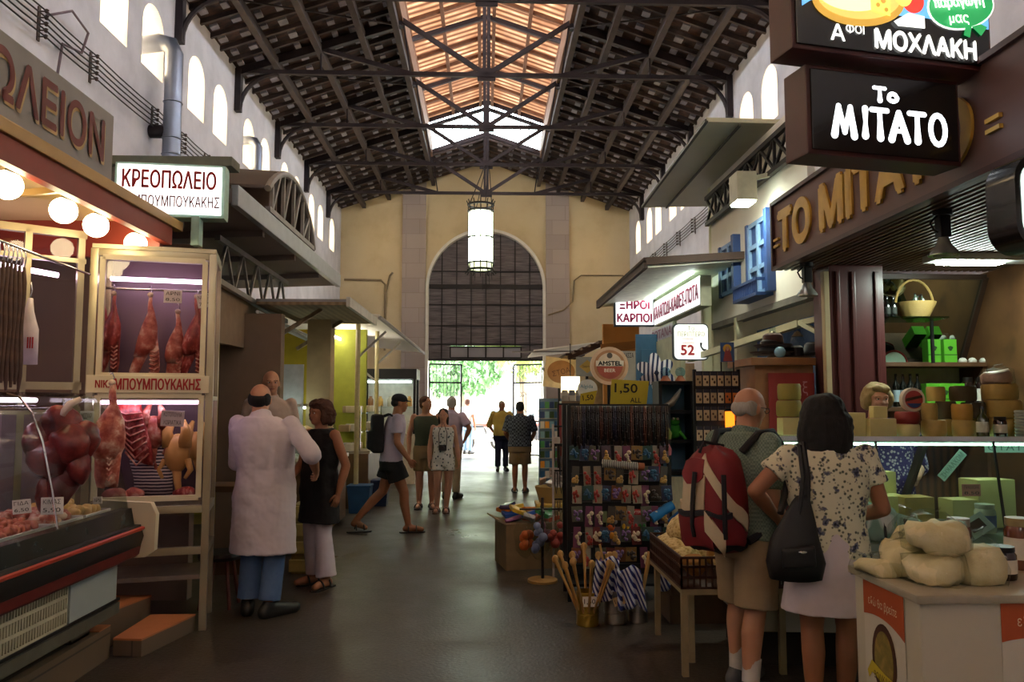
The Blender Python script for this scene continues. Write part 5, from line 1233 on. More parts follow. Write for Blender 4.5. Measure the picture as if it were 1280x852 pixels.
for nm, lab, px, wpx, hpx, z0, m_, kd, dy in (
    ('cheese_wedge', 'tall pale yellow cheese wedge at the left end beside the dark haired woman', 1069, 22, 29, 0, pale, 'block', 0),
    ('cheese_block', 'large pale cheese block in front of the seller', 1099, 34, 22, 0, pale, 'block', 0),
    ('cheese_piece', 'small cheese piece on top of the large pale block', 1099, 18, 15, 22.5, pale, 'block', 0),
    ('round_cheese', 'pale cheese under the red waxed one', 1135, 28, 15, 0, pale, 'wheel', 0),
    ('round_cheese', 'red waxed cheese on a pale cheese', 1135, 29, 15, 15.5, redwax, 'wheel', 0),
    ('round_cheese', 'tan cheese wheel standing right of the red waxed stack', 1168, 29, 20, 0, rind, 'wheel', 0),
    ('round_cheese', 'upright tan cheese stacked second right of the red waxed stack', 1163, 19, 21, 20.5, rind, 'wheel', 0),
    ('round_cheese', 'tan cheese wheel behind, left of the bottle', 1186, 26, 20, 0, rind, 'wheel', .14),
    ('round_cheese', 'dark rinded cheese in the back row under a tan one', 1184, 24, 22, 20.5, rind_d, 'wheel', .14),
    ('round_cheese', 'pale tan cheese topping the back stack under the soap boxes', 1172, 22, 18, 43, rind, 'wheel', .14),
    ('round_cheese', 'tan cheese wheel below the orange one', 1205, 26, 20, 0, rind, 'wheel', 0),
    ('round_cheese', 'orange tan cheese on the wheel left of the bottle', 1204, 24, 20, 20.5, tex('cheese_rind_orange', 'noise', ['#a06f24', '#bd8a36', '#cda052'], 8, .6), 'wheel', 0),
    ('round_cheese', 'tan cheese half hidden behind the oil bottle', 1222, 24, 21, 0, rind, 'wheel', .14),
    ('round_cheese', 'dark cheese resting on the half hidden one', 1218, 28, 20, 21.5, rind_d, 'wheel', .14),
    ('round_cheese', 'very dark cheese at the top of the back row', 1206, 31, 19, 43, rind_d, 'wheel', .14),
    ('round_cheese', 'wide brown cheese wheel at the bottom of the right stack', 1256, 44, 22, 0, rind, 'wheel', .12),
    ('round_cheese', 'wide brown cheese wheel in the middle of the right stack', 1255, 43, 22, 22.5, rind, 'wheel', .12),
    ('round_cheese', 'wide brown cheese wheel at the top of the right stack', 1252, 41, 20, 45, rind, 'wheel', .12),
    ('round_cheese', 'mottled green cheese at the top of the stack by the red cabinet', 988, 28, 20, 44, rind_g, 'wheel', .12),
    ('round_cheese', 'mottled green cheese in the middle of the stack by the red cabinet', 987, 30, 20, 23, rind_g, 'wheel', .12),
    ('cheese_block', 'pale yellow cheese at the bottom of the stack by the red cabinet', 990, 30, 22, 0, pale, 'block', .12)):
    p = at(px, dy); s2 = (p.y) / 980; cheese(nm, lab, p + Vector((0, 0, z0 * s2)), wpx * s2 / 2, hpx * s2, m_, 0, None, kd)
# round box on edge, bagged cheese on top of the right stack
p = at(1142, .02) + Vector((0, 0, 31 * sc_)); t = thing('cheese_box', 'round paper cheese box standing on edge on the red waxed cheese', 'box', p)
Rx = Matrix.Rotation(pi / 2, 3, 'X')
MB().cyl((0, .02, .072), (0, -.02, .072), .072, n=28).build('box_body', mat('box_cream', '#d9c9b4', .5), t)
flat('picture', circ(0, .072, .056, .056), mat('box_red', '#b03a34', .5), -.0225, .002, t); flat('picture_band', [(-.054, .06), (.054, .085), (.05, .1), (-.05, .08)], brown_p, -.0245, .002, t); flat('picture_sea', circ(0, .072, .05, .05, 14, pi * 1.15, pi * 1.85), mat('box_blue', '#2a3f7a', .5), -.0255, .002, t)
def bagm(): return glass('thin_plastic', '#f4f6f2', .05, .25)
def bag(label, p, r, hh, seed, inner=None, rz=0):
    t = thing('bagged_cheese', label, 'cheese', p, rz)
    b = MB().lathe([(0, 0), (r * .9, 0), (r, hh * .2), (r, hh * .7), (r * .8, hh * .95), (0, hh)], n=24).jitter(.028, 10, seed).jitter(.01, 40, seed); b.build('cheese_lump', inner or tex('fresh_cheese', 'noise', ['#cdb984', '#e2d4a8', '#f0e8cc'], 16, .6, bump=.9), t, 180)
    b = MB().lathe([(r * 1.08, .0), (r * 1.12, hh * .4), (r * 1.0, hh * 1.02), (r * .5, hh * 1.2), (r * .2, hh * 1.3), (r * .35, hh * 1.42)], n=24).jitter(.03, 14, seed + 3); b.build('plastic_wrap', bagm(), t, 180)
    return t
bag('plastic wrapped cheese on top of the right stack of wide wheels', at(1250, .12) + Vector((0, 0, 66 * sc_)), .085, .085, 3, mat('wrapped_pink', '#c9a592', .5))
for lab, px, py, yy, r, hh, sd in (('bagged white cheese lump at the left end of the white cabinet top', 1098, 716, 3.05, .09, .06, 1), ('bagged rounded cheese with a small blue tag on the white cabinet', 1138, 722, 3.02, .1, .12, 2), ('bagged cheese at the bottom of the middle pair on the white cabinet', 1170, 738, 2.9, .1, .1, 3), ('bagged cheese alone at the right on the white cabinet', 1222, 736, 2.9, .09, .13, 5), ('small bagged cheese wedge leaning behind the middle pair on the white cabinet', 1136, 708, 3.12, .07, .17, 6)):
    p = PY(px, py, yy); bag(lab, Vector((p.x, yy, .891)), r, hh, sd)
p = PY(1172, 738, 2.92); bag('bagged cheese on top of the middle pair on the white cabinet', Vector((p.x, 2.92, .891 + .118)), .105, .1, 4)
# jars and bottles
def jar(label, p, r, h, col, lidc, lab_c='#d9d2c0', nm='jar'):
    t = thing(nm, label, 'jar', p)
    MB().lathe([(0, 0), (r * .95, 0), (r, .01), (r, h * .75), (r * .85, h * .85), (0, h * .85)], n=20).build('jar_body', mat('jarc_' + col[1:], col, .15, coat=.5), t)
    MB().lathe([(r * .88, h * .84), (r * .9, h * .86), (r * .9, h), (0, h)], n=20).build('lid', mat('lidc_' + lidc[1:], lidc, .4), t)
    MB().lathe([(r * 1.01, h * .2), (r * 1.015, h * .22), (r * 1.015, h * .6), (r * 1.01, h * .62)], n=20).build('paper_label', mat('labc_' + lab_c[1:], lab_c, .7), t)
    return t
def bottle(label, p, r, h, col, labc='#c9cfd6', group=None):
    t = thing('bottle', label, 'bottle', p, 0, group)
    MB().lathe([(0, 0), (r, .003), (r, h * .6), (r * .8, h * .68), (r * .35, h * .78), (r * .33, h * .95), (0, h * .95)], n=18).build('bottle_body', mat('btl_' + col[1:], col, .1, coat=.5), t)
    MB().lathe([(r * .4, h * .92), (r * .4, h), (0, h)], n=14).build('cap', blk, t)
    MB().lathe([(r * 1.01, h * .15), (r * 1.02, h * .17), (r * 1.02, h * .48), (r * 1.01, h * .5)], n=18).build('paper_label', mat('blab_' + labc[1:], labc, .7), t)
    return t
bottle('small green olive oil bottle among the cheeses on the top shelf', at(1229, -.1), .034, .18, '#3a3d18', '#c9c8b0')
jar('small dark jar with a white label in front of the right stack of cheeses', at(1251, -.1), .036, .12, '#3a1e14', '#2a1a14')
t = thing('spiral_stack', 'stack of ribbed pale plastic pots at the right end of the top shelf', 'pots', at(1277, -.05))
for k in range(8): MB().lathe([(.03, .02 * k), (.036, .02 * k + .01), (.03, .02 * k + .019)], n=16).build('pot_rim', mat('pot_pale', '#a9a79c', .4), t)
for lab, px, yy, z, r, h, col, lid in (('tall red jar with a cream label standing on the white cabinet', 1200, 3.12, .891, .045, .2, '#7a2a1c', '#8a8276'), ('dark honey jar with a white label at the right on the white cabinet', 1252, 2.95, .891, .05, .12, '#26150e', '#1d1512'), ('brown jar behind the honey jar on the white cabinet', 1274, 3.12, .891, .05, .2, '#6a3418', '#8d7a52')):
    jar(lab, Vector((PY(px, 700, yy).x, yy, z)), r, h, col, lid)
cheese('round_cheese', 'golden cut cheese wheel lying at the right edge on the white cabinet', Vector((PY(1272, 690, 3.1).x + .14, 3.06, .891)), .09, .13, rind, kind='wheel')
# inside the counter
zi = .762
def ins(px, y0): x = PY(px, 640, cy(2.3) + y0).x; return Vector((x, cy(x) + y0, zi))
for nm, lab, px, y0, r, h, m_, kd in (('cheese_block', 'big pale cheese half at the left inside the glass counter', 1106, .5, .11, .2, pale, 'block'), ('cheese_block', 'golden cheese block with a rind in the middle of the glass counter', 1138, .45, .1, .2, rind, 'block'), ('cheese_block', 'pale cheese block with a pink price card inside the counter', 1225, .55, .13, .3, pale, 'block'), ('cheese_block', 'low pale cheese block right of the golden one in the counter', 1193, .5, .1, .18, pale, 'block'), ('round_cheese', 'dark purple sausage like cheese roll with a label in the counter', 1175, .22, .07, .08, rind_d, 'wheel'), ('round_cheese', 'red waxed half cheese at the left end inside the counter', 1085, .2, .1, .07, redwax, 'wheel'), ('cheese_block', 'pale cheese slab standing at the back left of the counter', 1104, .62, .06, .34, pale, 'block'), ('round_cheese', 'flat cream cheese disc under the foil packs in the counter', 1150, .2, .14, .04, pale, 'wheel')):
    cheese(nm, lab, ins(px, y0), r, h, m_, 0.1, None, kd)
for px, lab, tl in ((1135, 'foil pack with a dark print leaning left in the counter', .3), (1213, 'foil pack with a dark print leaning right in the counter', -.5)):
    t = thing('foil_pack', lab, 'pack', ins(px, .14) + Vector((0, 0, .06)))
    M2 = Matrix.Rotation(tl, 4, 'Y') @ Matrix.Rotation(.9, 4, 'X')
    MB(M2).box((0, 0, 0), (.16, .12, .015), bev=.005).build('pack_body', mat('foil', '#c9cdd0', .3, .5), t); MB(M2).box((0, 0, .009), (.09, .06, .002)).build('print', brown_p, t, 0)
jar('white tub with a blue label inside the counter', ins(1223, .3) + Vector((0, 0, .0)), .06, .17, '#d6d3c4', '#cfcdc4', '#5f6fae', 'tub')
card('pink price card standing on the pale block in the counter', ins(1208, .42) + Vector((0, 0, .24)), .12, .075, (1, 0, 0), ['ΓΡΑΒΙΕΡΑ', '8,50'], pm=mat('card_pink', '#c97f78', .7))
t = thing('plastic_heap', 'crumpled clear plastic bag at the left inside the counter', 'bag', ins(1092, .12)); MB().ell((0, 0, .09), (.13, .09, .1), n=18, m=12).jitter(.05, 12, 4).build('bag_body', mat('milky_plastic', '#c7cccb', .25, coat=.4), t, 180)
def strip(lab, s_, a, b_, h_):  # pale strip carrying mirrored letters
    a, b_ = Vector(a), Vector(b_); rt = (b_ - a); L_ = rt.length; rt.normalize(); c = (a + b_) / 2
    n_ = Vector((0, -1, 0)); up = n_.cross(rt); t = thing('mirrored_strip', lab, 'sticker', c)
    M2 = Matrix((rt, up, rt.cross(up))).transposed().to_4x4(); MB(M2).box((0, 0, 0), (L_, h_, .002)).build('strip', mat('strip_pale', '#a9c4c0', .5), t, 0)
    o = text(s_, mat('strip_ink', '#4d6a6a', .6), t, Vector(), -rt, up, L_ * .88, h_ * .6, world=False, depth=0)
    for v in o.data.vertices: v.co += Vector((0, -.003, 0))
strip('pale slanting strip with mirrored letters inside the counter glass', 'ΜΟΧΛΑΚΗΣ', ins(1172, .55) + Vector((0, 0, .3)), ins(1200, .55) + Vector((0, 0, .47)), .06)
strip('pale strip with mirrored letters at the top right inside the counter glass', 'ΜΙΤΑΤΟ', ins(1225, .58) + Vector((0, 0, .5)), ins(1290, .58) + Vector((0, 0, .5)), .07)
# shelf goods behind
green = mat('soap_green', '#5fb32c', .5, var=.06); green_d = mat('soap_green_dark', '#1f4416', .6, var=0)
sb = None
def sx(px): return PY(px, 480, 6.3).x
for lab, px, z in (('green soap box, left of the upper pair on the shelf', 1166, 1.876), ('green soap box, right of the upper pair on the shelf', 1186, 1.876), ('green soap box standing alone at the right end of the upper board', 1264, 1.876), ('green soap box, leftmost of the lower three', 1162, 1.516), ('green soap box, middle of the lower three', 1178, 1.516), ('green soap box, rightmost of the lower three', 1194, 1.516), ('green soap box at the right end of the lower board', 1274, 1.516)):
    p = Vector((sx(px), 6.3, z))
    if sb is None:
        sb = thing('soap_box', lab, 'box', p); MB().box((0, 0, .095), (.105, .09, .19), bev=.003).build('carton', green, sb, 0)
        MB().ab((-.053, -.047, .06), (.053, -.044, .066)).build('band', green_d, sb, 0); MB().prism([(.02 * cos(a) * (1 + .3 * sin(3 * a)), -.046, .115 + .02 * sin(a)) for a in [2 * pi * k / 14 for k in range(14)]], (0, .002, 0)).build('olive_print', green_d, sb, 0)
    else: dup(sb, p, 0, lab)
for i, px in enumerate((1120, 1129, 1138, 1147)):
    bottle('dark wine bottle, ' + ['leftmost', 'second from the left', 'third from the left', 'rightmost'][i] + ' of four on the lower board', Vector((sx(px) , 6.3, 1.516)), .028, .27, '#0f1410', '#9fb4bd')
for i, (px, z) in enumerate(((1207, 1.516), (1224, 1.516), (1239, 1.516))):
    jar('dark jar with a bright white label, ' + ['left', 'middle', 'right'][i] + ' of three on the lower board', Vector((sx(px), 6.28, z + .0)), .045, .24, '#23140e', '#1c1512', '#e6e2d2')
for i, px in enumerate((1200, 1212, 1226)): tag(MB().lathe([(.03, 0), (.035, .015), (.02, .035), (0, .04)], n=16).build('white_lid_pot', mat('pot_white', '#dcd8ca', .4), None, loc=(sx(px), 6.25, 1.876)), 'small white pot, ' + ['left', 'middle', 'right'][i] + ' of three right of the upper soap boxes', 'pot')
t = thing('enamel_tray', 'white tray with a red rim standing at the left end of the upper board', 'tray', (sx(1124), 6.36, 1.876), .1)
MB().prism([(.11 * cos(a) , 0, .0 + .1 * sin(a)) for a in [pi * k / 16 for k in range(17)]], (0, .02, 0)).build('tray_body', mat('enamel_white', '#d9dcd4', .3), t, 0); MB().tube([(.11 * cos(a), 0, .1 * sin(a)) for a in [pi * k / 16 for k in range(17)]], .009, 6).build('red_rim', redwax, t)
# glass shelf with basket of bottles
t = thing('glass_bracket_shelf', 'small glass shelf on a black bracket carrying the wicker basket', 'shelf', (3.3, 6.0, 2.2))
MB().ab((3.08, 5.86, 2.195), (3.55, 6.2, 2.21)).build('glass_plate', glass('shelf_plate', '#bfd6cc', .2), t, 0, world=True)
MB().bar((3.52, 6.05, 1.86), (3.52, 6.05, 2.195), .02).build('bracket', blk, t, 0, world=True)
wick = tex('wicker', 'wave', ['#7d5f2c', '#b39150', '#c9a965'], 55, .7, dir='Z', dist=3, bump=.5)
t = thing('wicker_basket', 'wicker basket full of small bottles on the glass shelf', 'basket', (3.36, 6.0, 2.211))
MB().lathe([(0, 0), (.1, 0), (.15, .1), (.155, .12), (.14, .12), (.09, .012), (0, .012)], n=24).build('bowl', wick, t)
MB().tube([(.15 * cos(a), 0, .1 + .2 * sin(a)) for a in [pi * k / 12 for k in range(13)]], .01, 6).build('handle', wick, t)
for i, (x, y, tl) in enumerate(((-.08, -.05, .5), (.05, -.06, -.4), (.0, .04, .1), (.09, .03, -.7), (-.03, -.07, -.2))):
    b = bottle('small clear bottle with a white cap lying in the wicker basket', Vector((3.36 + x, 6.0 + y, 2.26)), .022, .14, '#4d5a50', '#8f9a90', 'bottles in the wicker basket'); b.rotation_euler = (.3, tl, 0)
for i, x in enumerate((3.12, 3.17)): bottle('dark bottle with a white cap standing left of the wicker basket', Vector((x, 5.96, 2.211)), .026, .16, '#141714', '#20241f', 'bottles left of the wicker basket')

t = thing('duckboard', 'brown plank duckboard floor behind the cheese counter', 'duckboard', (2.9, 5.7, 0))
for k in range(8): MB().ab((1.9, 5.2 + .1 * k, .0), (4.0, 5.29 + .1 * k, .06), .004).build('plank', mat('plank_pale', '#8a5f38', .5, var=.2), t, 0, world=True)
# ------------------------------------------------------------------ RIGHT: white facade with blue shutters
fac = tex('facade_white', 'noise', ['#c9c6bd', '#d9d6cc', '#e2dfd6'], 2, .8)
blue = mat('shutter_blue', '#1f3f78', .5, var=.12); blue_l = mat('shutter_pale', '#6f8fb5', .5)
bluewall = tex('blue_limewash', 'noise', ['#35507f', '#4f70a3', '#7f9cc2'], 2.2, .8, stops=[.25, .55, .85])
pgreen = mat('pale_green_paint', '#c3c3a2', .6, var=.06)
t = thing('shop_facade', 'white painted upper shop facade with two blue shuttered windows and a small balcony', 'facade', (2.62, 7.4, 2.4))
MB().ab((2.6, 6.14, 2.42), (2.66, 8.85, 4.05)).build('wall_panel', fac, t, 0, world=True)
MB().ab((2.6, 8.85, 0), (4.08, 8.95, 4.05)).build('end_panel', pgreen, t, 0, world=True)
MB().ab((2.57, 6.14, 2.38), (2.67, 8.9, 2.44)).build('bottom_trim', mat('grey_trim', '#6c6a63', .6), t, 0, world=True)
def shutter(y0, y1, z0, z1):
    f = MB(); xx = 2.585
    for y in (y0, (y0 + y1) / 2, y1): f.ab((xx - .02, y - .025, z0), (2.6, y + .025, z1))
    for z in (z0, z0 + (z1 - z0) * .36, z0 + (z1 - z0) * .68, z1): f.ab((xx - .015, y0, z - .022), (2.6, y1, z + .022))
    o = f.build('window_frame', blue_l, t, 0, world=True)
    for a in (0, 1):
        g_ = MB().ab((2.592, y0 + (y1 - y0) * .5 * a + .03, z0), (2.598, y0 + (y1 - y0) * .5 * (a + 1) - .03, z1)); p_ = g_.build('pane', blue, o, 0); p_.location = -t.location
    MB().ab((2.52, y0 - .12, z0 - .03), (2.6, y0 - .05, z1 + .05), .004).build('shutter_leaf', blue, t, 0, world=True)
    MB().ab((2.56, y1 + .02, z0 - .03), (2.6, y1 + .08, z1 + .03), .004).build('shutter_leaf', blue, t, 0, world=True)
shutter(7.95, 8.4, 2.72, 3.22); shutter(7.0, 7.5, 2.58, 3.26)
b = MB(); b.ab((2.44, 6.95, 2.52), (2.6, 7.62, 2.55)).build('balcony_floor', blue, t, 0, world=True)
f = MB(); f.bar((2.45, 6.95, 2.67), (2.45, 7.62, 2.67), .025); f.bar((2.45, 7.62, 2.67), (2.6, 7.62, 2.67), .025); f.bar((2.45, 6.95, 2.67), (2.6, 6.95, 2.67), .025)
for k in range(14): f.cyl((2.45, 6.97 + .05 * k, 2.55), (2.45, 6.97 + .05 * k, 2.67), .008, n=6)
f.build('balcony_rail', blue, t, 0, world=True)
t = thing('flat_awning', 'large grey green flat awning high over the white facade', 'awning', (2.4, 8.4, 4.08))
ag = mat('awning_grey_green', '#c0c0a4', .35, var=.06, sc=2)
MB().loft([[Vector(v) for v in ((2.02, y, 4.06 + (9.9 - y) * .02), (3.4, y, 4.1), (3.4, y, 4.14), (2.02, y, 4.1 + (9.9 - y) * .02))] for y in (6.95, 9.9)]).build('sheet', ag, t, 0, world=True)
MB().bar((2.02, 6.95, 4.13), (2.02, 9.9, 4.07), .03).build('edge', mat('edge_dark', '#4b4a40', .5), t, 0, world=True)
MB().bar((2.33, 6.95, 4.09), (2.33, 9.9, 4.06), .02).build('seam', MATS['edge_dark'], t, 0, world=True)
t = thing('black_girder', 'black cross braced girder under the grey green awning', 'girder', (2.55, 7.6, 3.7))
for z in (3.6, 3.9): MB().bar((2.55, 6.0, z), (2.55, 8.85, z), .045).build('chord', iron, t, 0, world=True)
for k in range(8):
    y = 6.0 + .356 * k; MB().bar((2.55, y, 3.6), (2.55, y + .356, 3.9), .025).build('brace', iron, t, 0, world=True); MB().bar((2.55, y, 3.9), (2.55, y + .356, 3.6), .025).build('brace', iron, t, 0, world=True)
    MB().bar((2.55, y, 3.6), (2.55, y, 3.9), .025).build('upright', iron, t, 0, world=True)
t = thing('flood_lamp', 'boxy pale lamp under the grey green awning lighting the white facade', 'lamp', (2.3, 6.85, 3.34))
MB().ab((2.22, 6.74, 3.34), (2.4, 6.97, 3.6), .01).build('housing', mat('lamp_box', '#b8b8a2', .5), t, 0, world=True)
MB().bar((2.4, 6.85, 3.56), (2.56, 6.85, 3.6), .04).build('arm', MATS['lamp_box'], t, 0, world=True)
MB().ab((2.23, 6.76, 3.325), (2.39, 6.95, 3.34)).build('diffuser', glow('flood', '#f8ffe6', 130.0), t, 0, world=True)
# blue recess with awning arms, hats on the red cabinet
tag(MB().ab((3.1, 6.7, 0), (3.16, 8.84, 2.37)).build('blue_partition', bluewall, None, 0), 'blue limewashed wall below the white facade', 'partition')
t = thing('awning_arm', 'cream folding awning arm crossing the blue wall', 'awning arm', (2.4, 7.4, 2.2))
a0, a1 = PY(862, 449, 8.3), PY(1000, 404, 6.4)
MB().bar(a0, a1, .06).build('long_arm', pgreen, t, 0, world=True); a2 = PY(1032, 396, 6.05)
MB().bar(a1, a2, .045).build('short_arm', pgreen, t, 0, world=True); MB().bar(PY(1003, 405, 6.35), PY(1036, 422, 6.0), .035).build('stay', pgreen, t, 0, world=True)
MB().bar((2.45, 8.6, 0), (2.45, 8.6, 2.9), .09).build('post', pgreen, t, 0, world=True); MB().bar((2.6, 7.95, 0), (2.6, 7.95, 2.42), .07).build('post', pgreen, t, 0, world=True)
t = thing('red_cabinet', 'red panelled wooden cabinet with hats on top beside the dark haired woman', 'cabinet', (2.4, 6.3, 0))
MB().ab((2.1, 6.05, 0), (2.56, 6.6, 1.84)).build('carcase', mat('cabinet_wood', '#8a5a34', .5, var=.2), t, 0, world=True)
MB().ab((2.2, 6.035, .08), (2.56, 6.05, 1.78)).build('red_panel', tex('worn_red', 'noise', ['#6d1a18', '#8d2622', '#9c3a34'], 3, .5, vscale=(3, 1, .6)), t, 0, world=True)
MB().ab((2.06, 6.01, 1.84), (2.57, 6.62, 1.9), .008).build('cornice', MATS['cabinet_wood'], t, 0, world=True)
text('ςξ', mat('panel_mark', '#b7868a', .6), t, (2.46, 6.034, 1.66), (1, 0, 0), (0, 0, 1), .09, .11)
def hat(label, p, m_, s_=1, rz=0):
    t = thing('felt_hat', label, 'hat', p, rz); t.scale = (s_,) * 3
    MB().lathe([(.15, .012), (.16, .02), (.13, .012), (.088, .008), (.088, .004), (.14, .0)], n=28, sy=1.2).build('brim', m_, t)
    MB().lathe([(.088, .006), (.088, .04), (.08, .1), (.06, .118), (.03, .105), (0, .1)], n=28, sy=1.2).build('crown', m_, t)
    MB().lathe([(.0895, .012), (.0895, .04), (.087, .04), (.087, .012)], n=28, sy=1.2).build('band', blk, t)
felt_b = mat('felt_brown', '#4a2a22', .9, sheen=.3); felt_k = mat('felt_black', '#17151a', .9, sheen=.3)
for lab, px, z, m_, s_ in (('brown felt hat on top of the pile of black hats on the red cabinet', 966, 2.0, felt_b, .95), ('black felt hat at the right end on the red cabinet', 1018, 1.93, felt_k, .95), ('black felt hat under the brown one on the red cabinet', 964, 1.94, felt_k, 1.05), ('flattened black hat in the middle on the red cabinet', 992, 1.905, felt_k, .9)):
    hat(lab, Vector((PY(px, 430, 6.3).x, 6.3, z)), m_, s_)
for lab, px in (('glass hurricane lamp between the hats on the red cabinet', 997), ('smaller glass hurricane lamp behind the brown hat', 966)):
    t = thing('hurricane_lamp', lab, 'lamp', Vector((PY(px, 430, 6.5).x, 6.5, 1.905)))
    MB().lathe([(0, 0), (.05, 0), (.05, .03), (.02, .05), (0, .05)], n=16).build('base', mat('brass_dull', '#5a4a30', .4, .7), t); MB().lathe([(.03, .05), (.06, .1), (.06, .17), (.03, .22), (.025, .28)], n=16).build('chimney', glass('lamp_chimney', '#dfe8ea', .2), t)
    MB().lathe([(.05, .2), (.02, .24), (0, .25)], n=16).build('hood', MATS['brass_dull'], t)
tag(MB().ell((0, 0, .045), .045, n=16).build('glass_float', mat('float_blue', '#6fa3c4', .1, coat=.5), None, loc=(PY(974, 448, 6.1).x, 6.08, 1.9)), 'pale blue glass ball on the edge of the red cabinet', 'ball')

# ------------------------------------------------------------------ RIGHT: nuts and coffee shop, signs
t = thing('coffee_shop_awning', 'brown flat awning lit from below over the dried nuts and coffee shop', 'awning', (2.0, 9.4, 2.9))
brn = mat('awning_brown', '#3f2a20', .7, var=.2)
MB().loft([[Vector(v) for v in ((1.62, y, 2.9), (2.6, y, 2.98), (2.6, y, 3.02), (1.62, y, 2.96))] for y in (7.75, 11.0)]).build('sheet', mat('awning_under', '#dde0cc', .5), t, 0, world=True)
MB().loft([[Vector(v) for v in ((1.58, y, 2.95), (2.6, y, 3.02), (2.6, y, 3.07), (1.58, y, 3.0))] for y in (7.72, 11.1)]).build('top_boards', brn, t, 0, world=True)
MB().bar((1.6, 7.72, 2.93), (1.6, 11.1, 2.93), .04, .08).build('front_edge', brn, t, 0, world=True)
MB().bar((1.6, 7.74, 2.96), (2.6, 7.74, 3.03), .05, .07).build('side_edge', brn, t, 0, world=True)
MB().cyl((2.2, 8.2, 2.93), (2.2, 10.6, 2.93), .016, n=10).build('fluorescent_tube', tube_cool, t, world=True)
def sign_flat(lab, c, rt, w_, h_, lines, m_face, m_ink, frame_m, deep=.1, fs=None, bold=.05):
    rt = Vector(rt).normalized(); up = Vector((0, 0, 1)); n_ = rt.cross(up); c = Vector(c); t = thing('shop_sign', lab, 'sign', c)
    M2 = Matrix((rt, up, n_)).transposed().to_4x4()
    MB(M2).box((0, 0, -deep / 2), (w_, h_, deep), bev=.006).build('case', frame_m, t, 0)
    MB(M2).box((0, 0, .002), (w_ - .04, h_ - .04, .006)).build('face', m_face, t, 0)
    k = len(lines)
    for i, s_ in enumerate(lines): text(s_, m_ink if not isinstance(m_ink, list) else m_ink[i], t, up * (h_ * (.5 - (i + .5) / k) * .88) + n_ * .006, rt, up, (w_ - .08) * (1 if not fs else fs[i]), h_ / k * .56, world=False, bold=bold)
    return t
lit_face = glow('lit_face', '#fbfbff', .8); mag = mat('magenta_ink', '#a81f52', .6, var=0); navyf = mat('navy_frame', '#20303f', .5)
sign_flat('lit white sign with magenta letters in a dark frame facing down the aisle', PY(793, 389, 10.6), (1, 0, 0), .55, .41, ['ΞΗΡΟΙ', 'ΚΑΡΠΟΙ'], lit_face, mag, navyf, bold=.13, fs=[.86, 1.0])
sign_flat('long lit sign with magenta letters running along the coffee shop front', (2.28, 9.35, 2.74), (0, -1, 0), 2.3, .33, ['ΚΑΛΑΠΟΔΙ-ΚΑΦΕΣ-ΠΟΤΑ'], lit_face, mag, mat('pale_frame', '#b5b8a0', .5), .12, bold=.06)
sign_flat('smaller pale sign with faint letters below the long lit sign', (2.27, 10.0, 2.44), (0, -1, 0), 1.2, .2, ['ΒΟΤΑΝΑ'], mat('pale_face', '#b5b3c4', .5), mat('faint_ink', '#8a5a78', .6), MATS['pale_frame'], .05)
# sign 52
c = PY(864, 427, 8.0); t = thing('shop_sign', 'white rounded sign with a red number 52 and a black telephone receiver', 'sign', c)
MB().prism([(x, 0, z) for x, z in rrect(.35, .36, .05)], (0, .06, 0)).build('face', glow('sign_face_52', '#eef3ef', .5), t, 30)
MB().prism([(x, .01, z) for x, z in rrect(.37, .38, .05)], (0, .06, 0)).build('case', navyf, t, 30)
for s_, x, z, w_, h_, m_ in (('Το', 0, .14, .07, .045, 'tan'), ('ΠΕΡΙΠΤΕΡΟ', 0, .08, .28, .05, 'tan'), ('52', -.04, -.085, .135, .1, 'red'), ('στοά της', -.03, .03, .12, .025, 'red'), ('αγοράς', -.03, -.01, .13, .022, 'red')):
    text(s_, mat('tan_ink', '#b9b08a', .7) if m_ == 'tan' else mat('soft_red', '#c43a44', .7), t, (x, -.001, z), (1, 0, 0), (0, 0, 1), w_, h_, world=False, bold=.1 if s_ == '52' else 0, depth=.002)
MB().tube([(.1, -.008, -.01), (.1, -.008, -.05), (.12, -.008, -.08), (.15, -.008, -.09)], [.012, .007, .01, .014], 8).build('receiver_print', blk, t)
# coffee shop walls
orange_w = tex('orange_wall', 'noise', ['#b0702a', '#c2823a', '#c98f4c'], 2, .8)
t = thing('orange_stall', 'orange painted side wall of the stall beyond the coffee shop', 'stall wall', (2.0, 11.5, 0))
MB().ab((1.72, 11.4, 0), (2.25, 11.5, 2.7)).build('side_panel', orange_w, t, 0, world=True)
MB().ab((2.25, 8.96, 0), (2.3, 11.5, 2.35)).build('front_panel', MATS['pale_frame'], t, 0, world=True)
MB().prism([(1.68, 11.36, 2.2), (2.2, 11.36, 2.35), (2.2, 11.36, 2.45), (1.68, 11.36, 2.4)], (0, .04, 0)).build('brace_board', mat('orange_dark', '#9a6224', .7), t, 0, world=True)
blued = mat('blue_door_paint', '#3f6a8c', .5, var=.1)
t = thing('blue_door', 'grey blue panelled door leaf beside the orange wall', 'door', (2.1, 10.3, 0))
MB().ab((1.98, 10.25, 0), (2.38, 10.3, 2.45), .004).build('leaf', blued, t, 0, world=True)
for z0, z1 in ((.3, 1.1), (1.25, 2.25)): MB().ab((2.04, 10.235, z0), (2.32, 10.25, z1), .01).build('panel', blued, t, 0, world=True)
card('tall pale notice board on the orange wall behind the round beer sign', PY(783, 460, 11.3), .27, .5, (1, 0, 0), ['ΘΑΛΑΣΣΑ', '', '', ''], 'notice board', 'notice_board')
